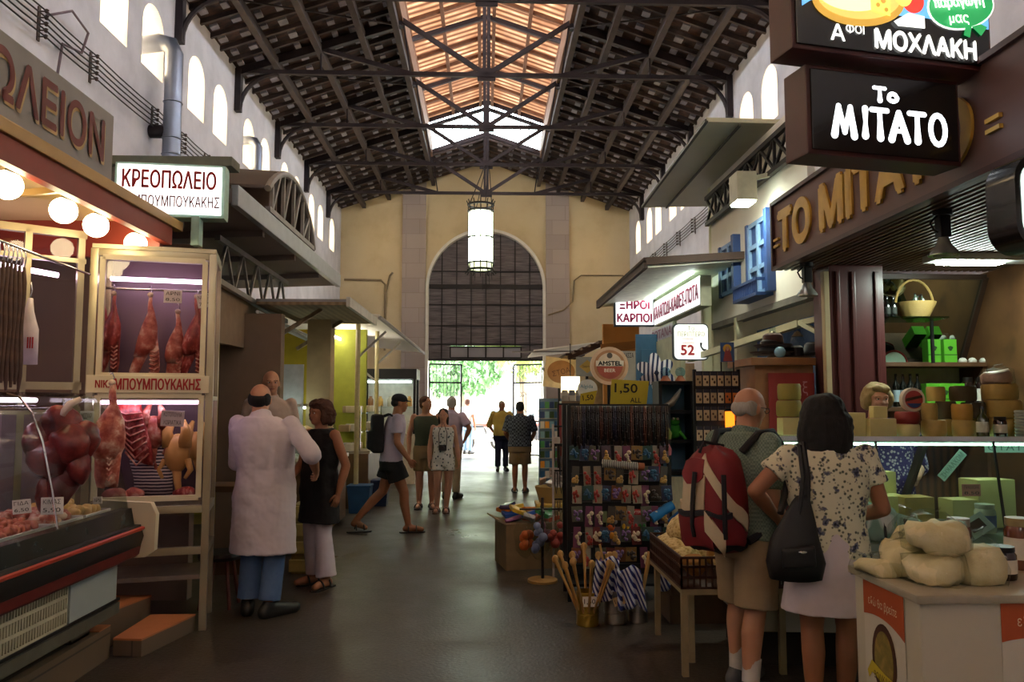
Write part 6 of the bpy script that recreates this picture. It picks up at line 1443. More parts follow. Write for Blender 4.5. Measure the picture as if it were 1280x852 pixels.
# round beer sign
c = PY(762, 457, 8.4); t = thing('beer_sign', 'round beige and red beer sign on edge above the yellow price board', 'sign', c)
disc = lambda name, r, m_, y, cz=0, a0=0, a1=2 * pi, rr_=None: MB().prism([(x, y, z) for x, z in circ(0, cz, r, rr_ or r, 36, a0, a1)], (0, .004, 0)).build(name, m_, t, 0)
MB().prism([(x, 0, z) for x, z in circ(0, -.0, .205, .205, 36)], (0, .05, 0)).build('case', mat('sign_beige', '#d2b091', .5), t, 30)
disc('rim', .17, mat('sign_tan', '#b5805a', .5), -.004); disc('centre', .14, mat('sign_pale', '#d9c3ae', .5), -.008); disc('red_half', .14, mat('sign_brick', '#a8523f', .5), -.012, 0, pi, 2 * pi)
MB().prism([(-.15, -.016, -.005), (.15, -.016, -.005), (.15, -.016, .055), (-.15, -.016, .055)], (0, .003, 0)).build('band', mat('sign_cream', '#e5d8c6', .5), t, 0)
text('AMSTEL', ink, t, (0, -.0165, .026), (1, 0, 0), (0, 0, 1), .25, .045, world=False, bold=.12); text('BEER', MATS['sign_cream'], t, (0, -.0125, -.05), (1, 0, 0), (0, 0, 1), .12, .035, world=False, bold=.05)
disc('emblem', .03, mat('sign_grey', '#5a5048', .5), -.014, .11); MB().cyl((0, .06, .15), (0, .06, -c.z), .018).build('post', iron, t)
# yellow price boards
yb = mat('price_yellow', '#b9a82c', .7, var=.05); marker = mat('marker_black', '#16150f', .7, var=0)
c = PY(787, 491, 6.55); t = thing('price_board', 'large yellow card with a handwritten price standing on the necklace rack', 'price card', c)
MB().prism([(x, 0, z) for x, z in ((-.165, -.095), (.14, -.12), (.165, .1), (-.15, .115))], (0, .006, 0)).build('card', yb, t, 0)
text('1,50', marker, t, (-.03, -.001, .035), (1, 0, -.03), (0, 0, 1), .19, .085, world=False, bold=.04); text('ALL', marker, t, (.05, -.001, -.06), (1, 0, -.03), (0, 0, 1), .09, .04, world=False, bold=.03)
c = PY(735, 492, 6.7); t = thing('price_board', 'small yellow card with a handwritten price on a white round ice cream sign', 'price card', c)
MB().prism([(x, .02, z) for x, z in circ(0, .04, .085, .085, 28)], (0, .02, 0)).build('round_sign', mat('sign_white_enamel', '#dfe6e4', .4), t, 30)
MB().cyl((0, .05, .1), (0, .05, -c.z), .01).build('post', iron, t)
text('Algida', mat('teal_ink', '#2f8fa8', .6), t, (-.01, .019, .06), (1, 0, 0), (0, 0, 1), .11, .04, world=False)
MB().prism([(x, 0, z) for x, z in ((-.07, -.09), (.045, -.1), (.08, .03), (-.065, -.0))], (0, .006, 0)).build('card', yb, t, 0)
text('1,50', marker, t, (.0, -.001, -.035), (1, 0, .1), (0, 0, 1), .09, .05, world=False, bold=.04)
# cloth flower
stripe_b = tex('blue_white_stripe', 'wave', ['#d9dce6', '#d9dce6', '#23345f'], 9, .8, dir='X', stops=[0, .5, .6], rot=(0, 0, .6))
t = thing('cloth_pinwheel', 'blue and white striped cloth flower pinwheel above the necklace rack', 'pinwheel', PY(820, 466, 7.2))
for k in range(6):
    a = pi / 2 + k * pi / 3 + .1; d = Vector((cos(a), 0, sin(a))); n_ = Vector((-d.z, 0, d.x))
    pts = []
    for j in range(20):
        u = 2 * pi * j / 20; pts.append(d * (.105 + .085 * cos(u)) + n_ * (.055 * sin(u)) + Vector((0, .02 * cos(u) - .01, 0)))
    MB().prism(pts, (0, .008, 0)).build('petal', stripe_b, t, 0)
MB().ell((0, -.01, 0), (.03, .02, .03)).build('hub', mat('navy_cloth', '#1d2748', .8), t); MB().cyl((0, .02, 0), (0, .02, -t.location.z), .008).build('stick', mat('stick_wood', '#8a6f48', .7), t)
# far stall on the right
t = thing('far_stall_awning', 'dark slatted awning of the far right stall before the gateway', 'awning', (1.9, 15, 2.4))
for k in range(7): MB().bar((1.3 + .13 * k, 12.2, 2.3 + .05 * k), (1.3 + .13 * k, 17.5, 2.3 + .05 * k), .1, .04).build('slat', brn, t, 0, world=True)
MB().bar((1.28, 12.2, 2.24), (2.2, 12.2, 2.62), .06).build('side_arm', brn, t, 0, world=True); MB().bar((1.28, 17.4, 2.26), (2.2, 17.4, 2.62), .06).build('side_arm', brn, t, 0, world=True)
t = thing('white_panel_awning', 'small white panel awning jutting out beside the far right stall', 'awning', (1.6, 19.5, 2.7))
MB().loft([[Vector(v) for v in ((1.1, y, 2.72), (4.08, y, 3.1), (4.08, y, 3.13), (1.1, y, 2.75))] for y in (17.8, 20.5)]).build('sheet', wsheet, t, 0, world=True); MB().bar((.6, 17.8, 2.7), (2.3, 17.8, 2.72), .035).build('front_bar', lattice_m, t, 0, world=True)
t = thing('far_stall', 'beige far right stall with shelves beside the gateway', 'stall', (2.2, 15, 0))
MB().ab((1.9, 14.9, 0), (4.0, 15.0, 2.3)).build('end_wall', mat('stall_beige', '#b7a27e', .8), t, 0, world=True)
MB().ab((1.75, 12.4, 0), (2.4, 14.8, .9), .01).build('counter', gw, t, 0, world=True)
MB().ab((2.42, 11.6, 0), (2.46, 14.9, 2.3)).build('back_wall', mat('stall_tan', '#8a7456', .8), t, 0, world=True)
c = PY(699, 466, 13.0); t = thing('hanging_board', 'pale square board with a round brown emblem at the far right stall', 'sign', c); MB().box((0, 0, 0), (.5, .02, .5), rot=(0, .12, 0)).build('board', mat('board_cream', '#d2bd92', .6), t, 0)
MB().prism([(x, -.016, z) for x, z in circ(.03, .02, .23, .19, 28)], (0, .006, 0)).build('emblem', mat('emblem_brown', '#9a6c40', .6), t, 0)
MB().cyl((0, .03, .2), (0, .03, -c.z), .02).build('post', iron, t)
text('ΣΤΟΑ', mat('emblem_dark', '#5a3620', .6), t, (.03, -.017, .02), (1, 0, .25), (0, 0, 1), .3, .09, world=False)
c = PY(734, 458, 10.5); t = thing('hanging_board', 'grey board with a gold diamond emblem beside the round beer sign', 'sign', c); MB().box((0, 0, 0), (.3, .02, .26)).build('board', mat('board_grey', '#8f8d84', .6), t, 0)
MB().prism([(0, -.014, .09), (.11, -.014, 0), (0, -.014, -.09), (-.11, -.014, 0)], (0, .004, 0)).build('emblem', mat('emblem_gold', '#b5903f', .6), t, 0); MB().cyl((0, .03, .1), (0, .03, -c.z), .018).build('post', iron, t); text('Ορφανός', ink, t, (0, -.016, 0), (1, 0, 0), (0, 0, 1), .14, .04, world=False)
t = thing('pleated_lamp', 'glowing pleated lampshade hanging at the far right stall', 'lamp', PY(713, 480, 12.5)); MB().lathe([(.15, -.13), (.15, .12), (.13, .12), (.13, -.13)], n=30).build('shade', glow('shade_warm', '#fff0c0', 2.2), t); MB().cyl((0, 0, .1), (0, 0, .65), .008).build('cord', blk, t)
# ------------------------------------------------------------------ souvenir goods in the aisle
q = random.Random(21)
t = thing('jewellery_rack', 'tall black wire rack crowded with necklaces and small packs', 'rack', (1.07, 6.4, 0))
rk = mat('rack_black', '#1a191b', .5, .3)
for x in (.66, 1.46):
    for y in (6.25, 6.6): MB().bar((x, y, 0), (x, y, 1.53), .03).build('post', rk, t, 0, world=True)
for z in (1.53, 1.2, .98, .76, .52, .28): MB().bar((.66, 6.25, z), (1.46, 6.25, z), .018).build('cross_rail', rk, t, 0, world=True)
MB().ab((.66, 6.58, .1), (1.46, 6.6, 1.53)).build('back_board', mat('rack_back', '#2a2426', .8), t, 0, world=True)
for z in (.12,): MB().ab((.64, 6.22, z), (1.48, 6.62, z + .02)).build('shelf', rk, t, 0, world=True)
cols = ['#1d1b20', '#2a2022', '#3a2a1f', '#20233a', '#1b1f1c', '#5a3326', '#0f0f12', '#42362c']
fam = {}
for i in range(44):
    x = .69 + .75 * i / 43; c_ = q.choice(cols); L_ = q.uniform(.26, .36)
    key = c_
    if key not in fam:
        b = MB(); b.tube([(-.006, 0, 0), (-.008, -.004, -.15), (-.004, -.006, -.3), (.004, -.006, -.3), (.008, -.004, -.15), (.006, 0, 0)], .0055, 6)
        for k in range(5): b.ell((.007 * (-1) ** k, -.006, -.05 - .055 * k), .0085, n=7, m=5)
        o = b.build('bead_necklace', mat('bead_' + c_[1:], c_, .3), None, 180); fam[key] = o; tag(o, 'dark bead necklace in the hanging row at the top of the jewellery rack', 'necklace', 'necklaces on the jewellery rack')
    else: o = dup(fam[key])
    o.location = (x, 6.235 - .012 * (i % 2), 1.525); o.scale = (1, 1, L_ / .3)
# carded trinkets
pc = ['#5a4a58', '#7a4a2a', '#8a8272', '#3a3f5a', '#6a2a2a', '#8a6a3a', '#45403a', '#5a5a4a', '#a09884', '#2f4a44', '#703a58', '#3a2a20']
def pack_kind(k):
    c_ = pc[k % 12]; t = thing('trinket_card', 'carded trinket', 'trinket', (0, 0, 0)); w_ = (.075, .09, .06, .085)[k % 4]; h_ = (.14, .11, .16, .12)[k % 4]
    MB().ab((-w_ / 2, 0, -h_), (w_ / 2, .006, 0), .003).build('card', mat('tcard_' + c_[1:], c_, .6), t, 0)
    b = MB(); r2 = random.Random(k)
    for j in range(7): b.ell((r2.uniform(-.3, .3) * w_, -.01, -h_ * r2.uniform(.3, .85)), (r2.uniform(.008, .02), .012, r2.uniform(.008, .022)), n=8, m=6)
    b.build('trinkets', mat('tnk_%d' % (k % 6), ['#b08a4a', '#7a5a8a', '#a33a32', '#2f5a7a', '#c9b89a', '#3f3630'][k % 6], .3), t); return t
rows = [(1.21, 10), (1.05, 9), (.9, 10), (.74, 9), (.58, 10), (.42, 9)]
colw = ['brown', 'purple', 'tan', 'navy', 'red', 'amber', 'charcoal', 'olive', 'beige', 'teal', 'plum', 'dark']
protos = [pack_kind(k) for k in range(12)]; used_ = set()
rn = ['top', 'second', 'third', 'fourth', 'fifth', 'lowest']; od = ['leftmost', 'second', 'third', 'fourth', 'fifth', 'sixth', 'seventh', 'eighth', 'ninth', 'tenth']
for r_i, (z, n_) in enumerate(rows):
    for i in range(n_):
        k = q.randrange(12); x = .72 + .7 * i / (n_ - 1) + q.uniform(-.015, .015)
        o = protos[k] if k not in used_ else dup(protos[k]); used_.add(k); o.location = (x, 6.225 - q.uniform(0, .03), z); o.rotation_euler = (0, q.uniform(-.08, .08), q.uniform(-.25, .25)); 
        o['label'] = '%s trinket pack from the left in the %s row on the jewellery rack' % (od[i], rn[r_i]) if i else 'leftmost trinket pack in the %s row on the jewellery rack' % rn[r_i]; o['group'] = 'carded trinkets on the jewellery rack'; o['category'] = 'trinket'
for k in range(12):
    if k not in used_: protos[k].location = (1.0 + .03 * k, 6.5, .14 + .15); protos[k]['label'] = 'spare carded trinket lying inside the jewellery rack'
for i, (px, py, lab, c_) in enumerate(((822, 582, 'red hanging tag at the right side of the jewellery rack', '#a8323a'), (835, 560, 'pink hanging tag right of the jewellery rack', '#a85a62'), (835, 540, 'olive hanging pouch right of the jewellery rack', '#7a7a2a'))):
    p = PY(px, py, 6.24); t = thing('hanging_pouch', lab, 'pouch', p); MB().lathe([(0, -.06), (.025, -.055), (.03, -.01), (.015, .03), (.005, .05)], n=14, sy=.5).build('pouch_body', mat('pouch_' + c_[1:], c_, .6), t); MB().tube([(0, 0, .05), (.0, 0, .11)], .003, 5).tube([(0, 0, .11), (1.46 - p.x, .01, .12)], .004, 5).build('string', blk, t)
# rolled mat, mask, toys hung on it
t = thing('rolled_mat', 'rolled black and white striped mat lying across the jewellery rack', 'mat', PY(778, 581, 6.2)); MB().cyl((-.16, 0, .015), (.12, 0, -.01), .032, n=18).build('roll', tex('black_white_stripe', 'wave', ['#c9c6bd', '#1a191a'], 22, .8, dir='X', interp='CONSTANT', stops=[0, .45]), t); MB().cyl((.12, 0, -.01), (.17, 0, -.015), .03, n=18).build('end_cap', mat('terracotta', '#9a5434', .7), t)
t = thing('wooden_mask', 'orange carved mask hanging left of the jewellery rack', 'mask', PY(724, 531, 6.99)); MB().ell((0, 0, 0), (.048, .03, .075), n=18, m=12).build('face', mat('mask_orange', '#b5622c', .5), t); MB().ell((0, -.03, 0), (.012, .02, .03)).build('nose', MATS['mask_orange'], t)
for sx_ in (-.018, .018): MB().ell((sx_, -.028, .02), (.009, .006, .007)).build('eye', blk, t)
MB().cyl((0, 0, .07), (0, 0, .12), .006).build('stem', MATS['mask_orange'], t)
t = thing('toy_bears', 'string of orange and yellow toy bears hanging low on the jewellery rack', 'toy', PY(764, 655, 6.22))
for (x, z, r_, c_) in ((0, .03, .028, '#c9642a'), (-.004, -.02, .034, '#c25a22'), (.004, -.085, .03, '#d08a2a'), (.03, .02, .02, '#9aa0a8')): MB().ell((x, 0, z), (r_, r_ * .8, r_), n=14).build('bear', mat('bear_' + c_[1:], c_, .8), t)
c = PY(792, 650, 6.235); t = thing('whistle_card', 'red headed display card of small bright whistles low on the jewellery rack', 'display card', c); MB().box((0, 0, 0), (.2, .006, .17)).build('card', mat('card_grey', '#7d7a76', .6), t, 0); MB().box((0, -.005, .065), (.2, .004, .045)).build('header', mat('header_red', '#a82a30', .5), t, 0)
text('ΣΦΥΡΙΧΤΡΕΣ', paper, t, (0, -.0075, .065), (1, 0, 0), (0, 0, 1), .17, .022, world=False)
for k in range(6): MB().ell((-.08 + .032 * k, -.012, -.045), (.013, .01, .022), n=10).build('whistle', mat('wh_%d' % k, ['#d2a82a', '#d2a82a', '#b03030', '#b03030', '#2f7a3a', '#2f7a3a'][k], .4), t)
c = PY(752, 655, 6.235); t = thing('green_card', 'pale green card with a dark picture beside the toy bears', 'display card', c); MB().box((0, 0, 0), (.085, .006, .2)).build('card', mat('card_green', '#7f8f5f', .6), t, 0); MB().box((.01, -.005, -.02), (.05, .004, .07)).build('picture', blk, t, 0)
t = thing('blue_mat_roll', 'rolled bright blue plastic mat right of the jewellery rack', 'mat', PY(828, 640, 6.2)); MB().cyl((-.09, 0, -.05), (.09, .05, .05), .04, n=18).build('roll', mat('blue_plastic', '#1f6fa8', .3), t); MB().cyl((.06, 0, -.1), (.2, .05, .0), .045, n=18).build('roll', mat('blue_plastic_dark', '#174a80', .3), t)
# side wing with bracelets, left of the rack
t = thing('side_rack', 'narrow rack with white posts and hanging bracelets left of the jewellery rack', 'rack', (.66, 7.2, 0))
for x in (.6, .78): MB().bar((x, 7.0, 0), (x, 7.0, 1.36), .018).build('post', mat('post_white', '#c9c2c4', .5), t, 0, world=True)
for z in (1.34, 1.18, .95, .7): MB().bar((.6, 7.0, z), (.78, 7.0, z), .014).build('rail', rk, t, 0, world=True)
MB().ab((.58, 7.02, 1.16), (.8, 7.2, 1.18)).build('shelf', rk, t, 0, world=True)
for x in (.64, .73): tag(MB().lathe([(0, 0), (.03, 0), (.035, .03), (.03, .06), (0, .06)], n=16).build('enamel_mug', mat('mug_white', '#c9bdb8', .4), None, loc=(x, 7.1, 1.18)), 'small pale mug on the shelf of the side rack', 'mug', 'mugs on the side rack')
for i in range(12):
    z = (1.17, .94, .69)[i % 3]; x = .625 + .045 * (i // 3)
    o = MB().tube([(-.012, 0, 0), (-.014, 0, -.1), (0, 0, -.19), (.014, 0, -.1), (.012, 0, 0)], .006, 6).build('leather_bracelet', mat('leather_%d' % (i % 3), ['#4a3524', '#2f2520', '#7a6a4a'][i % 3], .6), None, loc=(x, 6.98, z)); tag(o, 'hanging leather bracelet on the rails of the side rack', 'bracelet', 'bracelets on the side rack')
# red leather goods farther back
t = thing('leather_display', 'hanging display of dark red leather goods left of the small price card', 'display', (1.02, 9.6, .2)); 
for k in range(9): MB().ab((.9 + .032 * k, 9.6, .9 - .06 * (k % 3)), (.925 + .032 * k, 9.62, 1.52), .003).build('strap', mat('leather_red_%d' % (k % 2), ['#7d1f22', '#5e1a1c'][k % 2], .5), t, 0, world=True)
MB().bar((.88, 9.62, 1.53), (1.22, 9.62, 1.53), .025).build('rail', rk, t, 0, world=True)
for x in (.89, 1.21): MB().bar((x, 9.63, 0), (x, 9.63, 1.53), .025).build('post', rk, t, 0, world=True)
t = thing('goods_shelf', 'shelf stacked with small grey souvenirs over the red leather goods', 'shelf', (1.08, 10.0, 0)); MB().ab((.95, 9.8, 1.54), (1.35, 10.1, 1.57)).build('board', gw, t, 0, world=True)
for x in (.97, 1.33): MB().bar((x, 9.95, 0), (x, 9.95, 1.54), .03).build('leg', gw, t, 0, world=True)
for i in range(8): tag(MB().box((0, 0, .035), (.075, .08, .07), bev=.015).build('souvenir_box', mat('souv_%d' % (i % 3), ['#8d857c', '#a5988a', '#6d6a6f'][i % 3], .6), None, loc=(1.0 + .09 * (i % 4), 9.9, 1.57 + .07 * (i // 4))), 'small grey souvenir box on the shelf over the red leather goods', 'box', 'souvenir boxes on the shelf')
# postcard spinner far down
t = thing('postcard_spinner', 'tall blue postcard stand beside the man in the chequered shirt', 'rack', (1.13, 13.3, 0), .25)
for sx_, w_ in ((-.0, .36),): MB().ab((-.24, -.02, .18), (.12, .02, 1.62)).build('front_panel', mat('stand_blue', '#5a7aa0', .5), t, 0)
MB().ab((.12, -.02, .18), (.16, .36, 1.62)).build('side_panel', mat('stand_blue_dark', '#4a6080', .5), t, 0); MB().cyl((0, .15, 0), (0, .15, .2), .03).build('foot_post', rk, t); MB().lathe([(0, 0), (.22, 0), (.2, .03), (0, .04)], c=(0, .15, 0)).build('foot', rk, t)
pcols = ['#2a5f9a', '#d9dce0', '#3f8f5a', '#d99a3a', '#1f3f7a', '#7fb0d2', '#2a4a2f']
for r_i in range(8):
    MB().ab((-.24, -.045, .3 + .165 * r_i - .012), (.12, -.02, .3 + .165 * r_i)).build('pocket', mat('wire_pale', '#aab4bd', .4), t, 0)
pcn = 0
for r_i in range(8):
    for i in range(4):
        c_ = pcols[(r_i * 3 + i * (1 + r_i % 2)) % 7]; o = MB().ab((-.036, -.004, 0), (.036, 0, .11)).build('postcard', mat('pcd_' + c_[1:], c_, .4), None, 0)
        lp = Matrix.Translation((1.13, 13.3, 0)) @ Matrix.Rotation(.25, 4, 'Z') @ Vector((-.19 + .085 * i, -.03, .3 + .165 * r_i)); o.location = lp; o.rotation_euler.z = .25; tag(o, 'small bright postcard in the pockets of the tall blue stand', 'postcard', 'postcards on the tall blue stand')
# basket on yellow stool
t = thing('yellow_stool', 'yellow plastic stool under the wicker basket', 'stool', (.68, 8.1, 0)); yst = mat('stool_yellow', '#c7a548', .5)
MB().ab((-.17, -.17, .5), (.17, .17, .54), .02).build('seat', yst, t)
for sx_ in (-1, 1):
    for sy in (-1, 1): MB().bar((sx_ * .17, sy * .17, 0), (sx_ * .14, sy * .14, .5), .045).build('leg', yst, t, 0)
t = thing('wicker_basket', 'round wicker basket of silvery packets on the yellow stool', 'basket', (.68, 8.1, .54)); MB().lathe([(0, 0), (.13, 0), (.17, .14), (.175, .16), (.16, .16), (.12, .015), (0, .015)], n=28).build('bowl', wick, t)
for i in range(9):
    o = MB().box((0, 0, 0), (.1, .07, .02), bev=.006).build('silver_packet', mat('silver_foil', '#b9b0a8', .3, .4), None, loc=(.68 + q.uniform(-.1, .1), 8.1 + q.uniform(-.08, .08), .7 + q.uniform(0, .07))); o.rotation_euler = (q.uniform(-.7, .7), q.uniform(-.7, .7), q.uniform(0, 3)); tag(o, 'silvery packet in the wicker basket on the yellow stool', 'packet', 'silvery packets in the basket')
card('small pink grey price card standing in the wicker basket', (.7, 8.05, .84), .1, .09, (1, 0, 0), ['2,00'], pm=mat('card_mauve', '#b9a8a4', .7))
# box of bright packs and bag spinner
t = thing('goods_box', 'open cardboard box of bright toy packs on the aisle floor', 'box', (.42, 7.7, 0), .2); cb = mat('cardboard', '#7d6546', .8)
MB().ab((-.28, -.25, .0), (.28, .25, .42)).build('carton', cb, t, 0)
for sx_ in (-1, 1): MB().bar((sx_ * .28, 0, .42), (sx_ * .36, 0, .46), .012, .5, up=(0, 1, 0)).build('flap', cb, t, 0)
tc_ = ['#c9502a', '#2a4fa0', '#2f8a4a', '#d9b02a', '#7a2a6a', '#c9c4cc', '#d2782a', '#3a2a5a']
for i in range(16):
    c_ = tc_[i % 8]; o = MB().box((0, 0, 0), (.16, .12, .04), bev=.018).jitter(.01, 10, i).build('toy_pack', mat('toy_' + c_[1:], c_, .3, coat=.5), None, loc=(.42 + q.uniform(-.22, .22), 7.7 + q.uniform(-.2, .2), .44 + .03 * (i % 4))); o.rotation_euler = (q.uniform(-.4, .4), q.uniform(-.4, .4), q.uniform(0, 3)); tag(o, 'bright toy pack heaped in the open cardboard box', 'toy pack', 'toy packs in the open box')
t = thing('bag_stand', 'stand on a round wooden foot hung with plastic bags of toys', 'stand', (.5, 6.95, 0)); MB().lathe([(0, 0), (.13, 0), (.13, .02), (.11, .028), (0, .028)], n=28).build('foot', mat('foot_wood', '#b08a4e', .6), t); MB().cyl((0, 0, .02), (0, 0, .72), .013).build('pole', steel_dark, t)
for a in (0, pi / 2): MB().bar((-.2 * cos(a), -.2 * sin(a), .62), (.2 * cos(a), .2 * sin(a), .62), .014).build('arm', steel_dark, t, 0)
for i, (x, y, c_, lab) in enumerate(((-.18, -.05, '#c9622a', 'clear bag of orange toys, leftmost on the stand'), (-.06, -.16, '#7a86b5', 'clear bag of blue grey toys in the middle of the stand'), (.08, -.12, '#b54a44', 'clear bag of red toys right of the middle on the stand'), (.18, .02, '#a8a4b0', 'clear bag of pale toys at the right end of the stand'), (0, .15, '#8a4a6a', 'clear bag of purple toys at the back of the stand'))):
    t = thing('toy_bag', lab, 'toy bag', (.53 + x, 7.0 + y, .6)); b = MB(); r2 = random.Random(i)
    for j in range(9): b.ell((r2.uniform(-.045, .045), r2.uniform(-.035, .035), -.1 - r2.uniform(0, .22)), r2.uniform(.03, .045), n=9, m=6)
    b.build('toys', mat('toys_' + c_[1:], c_, .5), t, 180); MB().lathe([(.015, .01), (.06, -.06), (.095, -.18), (.09, -.32), (.04, -.38), (0, -.385)], n=18).jitter(.03, 16, i).build('plastic', bagm(), t, 180)
# tins with wooden spoons and flags
def tin(lab, x, y, m_, h=.23, r_=.078):
    t = thing('metal_tin', lab, 'tin', (x, y, 0)); MB().lathe([(0, 0), (r_, 0), (r_ * 1.03, .008), (r_, .016), (r_, h - .012), (r_ * 1.03, h - .004), (r_ * .97, h), (r_ * .96, .02), (0, .02)], n=32).build('tin_body', m_, t)
    for z in (h * .35, h * .65): MB().tube([(r_ * cos(a), r_ * sin(a), z) for a in [2 * pi * k / 28 for k in range(28)]], .003, 5, True).build('bead_ring', m_, t)
    return t
tin('gold tin of wooden spoons on the floor', .72, 5.62, mat('tin_gold', '#a88a3a', .3, .8, var=.06)); tin('silver tin under the striped flags, in the middle of three', .92, 5.66, mat('tin_silver', '#8f8a84', .35, .8, var=.06)); tin('silver tin under the striped flags, right of three', 1.09, 5.7, MATS['tin_silver'], .21, .07)
spw = mat('spoon_wood', '#b58a4e', .6, var=.2)
for i in range(12):
    a = 2 * pi * i / 12; t_ = .3 + .2 * q.random(); base = Vector((.72 + .04 * cos(a), 5.62 + .04 * sin(a), .03)); d = Vector((cos(a) * t_, sin(a) * t_, 1)).normalized(); L_ = q.uniform(.4, .5)
    b = MB(); b.tube([base, base + d * L_ * .7, base + d * L_], [.009, .01, .014], 8); b.ell(base + d * L_, (.024, .012, .03), n=12); o = b.build('wooden_spoon', spw, None, 60); tag(o, 'wooden spoon standing in the gold tin', 'spoon', 'wooden spoons in the gold tin')
card('small pale price card on the gold tin', (.725, 5.535, .175), .1, .07, (1, 0, 0), ['1,50']); card('small tilted price card on the middle silver tin', (.935, 5.57, .17), .08, .06, (1, 0, .3), ['1,50'], pm=mat('card_tan', '#c9a67a', .7))
flag_m = tex('flag_stripe', 'wave', ['#c9ccdd', '#c9ccdd', '#232c78'], 11, .8, dir='X', stops=[0, .48, .54], rot=(0, .5, .3))
for i, (x, y, z, w_, h_, lab) in enumerate(((.86, 5.58, .46, .16, .3, 'blue and white striped flag hanging over the middle tin, left'), (1.0, 5.56, .4, .17, .28, 'blue and white striped flag hanging over the middle tin, right'), (1.27, 5.6, .5, .16, .26, 'blue and white flag hanging behind the table leg'))):
    b = MB(); rows_ = []
    for k in range(9):
        v = k / 8; rows_.append([Vector((x + (u / 12 - .5) * w_ * (1 + .2 * v) + .02 * v * (1 if i else -1), y - .03 * sin(u * 1.1 + i) * (.4 + v) , z - v * h_ - .02 * sin(u * .6))) for u in range(13)])
    V_ = [p for r_ in rows_ for p in r_]; b.add(V_, [(k * 13 + j, k * 13 + j + 1, (k + 1) * 13 + j + 1, (k + 1) * 13 + j) for k in range(8) for j in range(12)])
    o = b.build('striped_flag', flag_m, None, 180); md = o.modifiers.new('thick', 'SOLIDIFY'); md.thickness = .006; tag(o, lab, 'flag')
for i in range(6):
    a = q.uniform(-.4, .4); base = Vector((.92 + .17 * (i % 2), 5.66, .05)); d = Vector((.3 * (1 if i % 2 else -.2) + a * .4, q.uniform(-.1, .1), 1)).normalized(); o = MB().cyl(base, base + d * q.uniform(.42, .55), .008, n=7).build('flag_stick', spw, None); tag(o, 'thin wooden flag stick standing in the silver tins', 'stick', 'flag sticks in the silver tins')
# table with crate of sponges
t = thing('trestle_table', 'low trestle table with pale wooden legs carrying the brown crate', 'table', (1.4, 4.95, 0)); lw2 = mat('leg_pale', '#9c8a66', .6, var=.15)
MB().ab((1.12, 4.52, .46), (1.75, 5.4, .49)).build('table_top', lw2, t, 0, world=True)
for x, y in ((1.14, 4.56), (1.16, 5.36), (1.71, 4.58), (1.71, 5.36), (1.24, 4.8)): MB().bar((x, y, 0), (x, y, .46), .035).build('leg', lw2, t, 0, world=True)
crate_m = mat('crate_brown', '#4a2a1c', .6, var=.15)
t = thing('plastic_crate', 'brown lattice crate of natural sponges on the trestle table', 'crate', (1.42, 4.95, .49))
def lattice_wall(p0, p1, h):
    b = MB(); p0, p1 = Vector(p0), Vector(p1); n_ = int((p1 - p0).length / .035)
    for z in (.0, .06, .12, h): b.bar(p0 + Vector((0, 0, z + .006)), p1 + Vector((0, 0, z + .006)), .01, .014)
    for k in range(n_ + 1): p = p0.lerp(p1, k / n_); b.bar(p, p + Vector((0, 0, h)), .01, .01)
    b.build('lattice_side', crate_m, t, 0)
for a, b_ in (((-.3, -.42, 0), (.3, -.42, 0)), ((-.3, .42, 0), (.3, .42, 0)), ((-.3, -.42, 0), (-.3, .42, 0)), ((.3, -.42, 0), (.3, .42, 0))): lattice_wall(a, b_, .17)
MB().ab((-.3, -.42, 0), (.3, .42, .012)).build('crate_floor', crate_m, t, 0)
spg = tex('sponge', 'voronoi', ['#8a7040', '#c9b078', '#dcc896'], 45, .9, stops=[0, .3, .7], bump=.6); spg2 = mat('sponge_brown', '#a87a40', .9, bump=.5)
for i in range(12):
    x = 1.42 + (-.2 + .2 * (i % 3)) ; y = 4.62 + .2 * (i // 3); r_ = q.uniform(.075, .1); o = MB().ell((0, 0, 0), (r_, r_, r_ * .75), n=18, m=12).jitter(.03, 12, i).build('natural_sponge', spg if i % 4 else spg2, None, 180, loc=(x, y, .49 + .12 + .02 * (i % 3))); tag(o, 'natural sponge heaped in the brown crate', 'sponge', 'sponges in the brown crate')
for i, (x, y, lab) in enumerate(((1.32, 5.15, 'large cream sponge at the left end on top of the crate'), (1.44, 5.0, 'large cream sponge right of the other on top of the crate'))): tag(MB().ell((0, 0, 0), (.13, .12, .09), n=20, m=14).jitter(.04, 9, i + 5).build('natural_sponge', spg, None, 180, loc=(x, y, .74)), lab, 'sponge')
for i, (x, y, w_, h_, lab) in enumerate(((1.5, 5.75, .4, .2, 'brown carton on the floor under the sponge table, lower'), (1.5, 5.75, .38, .18, 'brown carton stacked on the lower one under the sponge table'))):
    t = thing('carton', lab, 'box', (x, y, .2 * i)); MB().box((0, 0, h_ / 2), (w_, .3, h_), bev=.004).build('box_body', mat('carton_dark', '#5a4632', .8), t, 0); MB().box((0, 0, h_), (.05, .3, .003)).build('tape', mat('tape_tan', '#8f7a52', .4), t, 0)
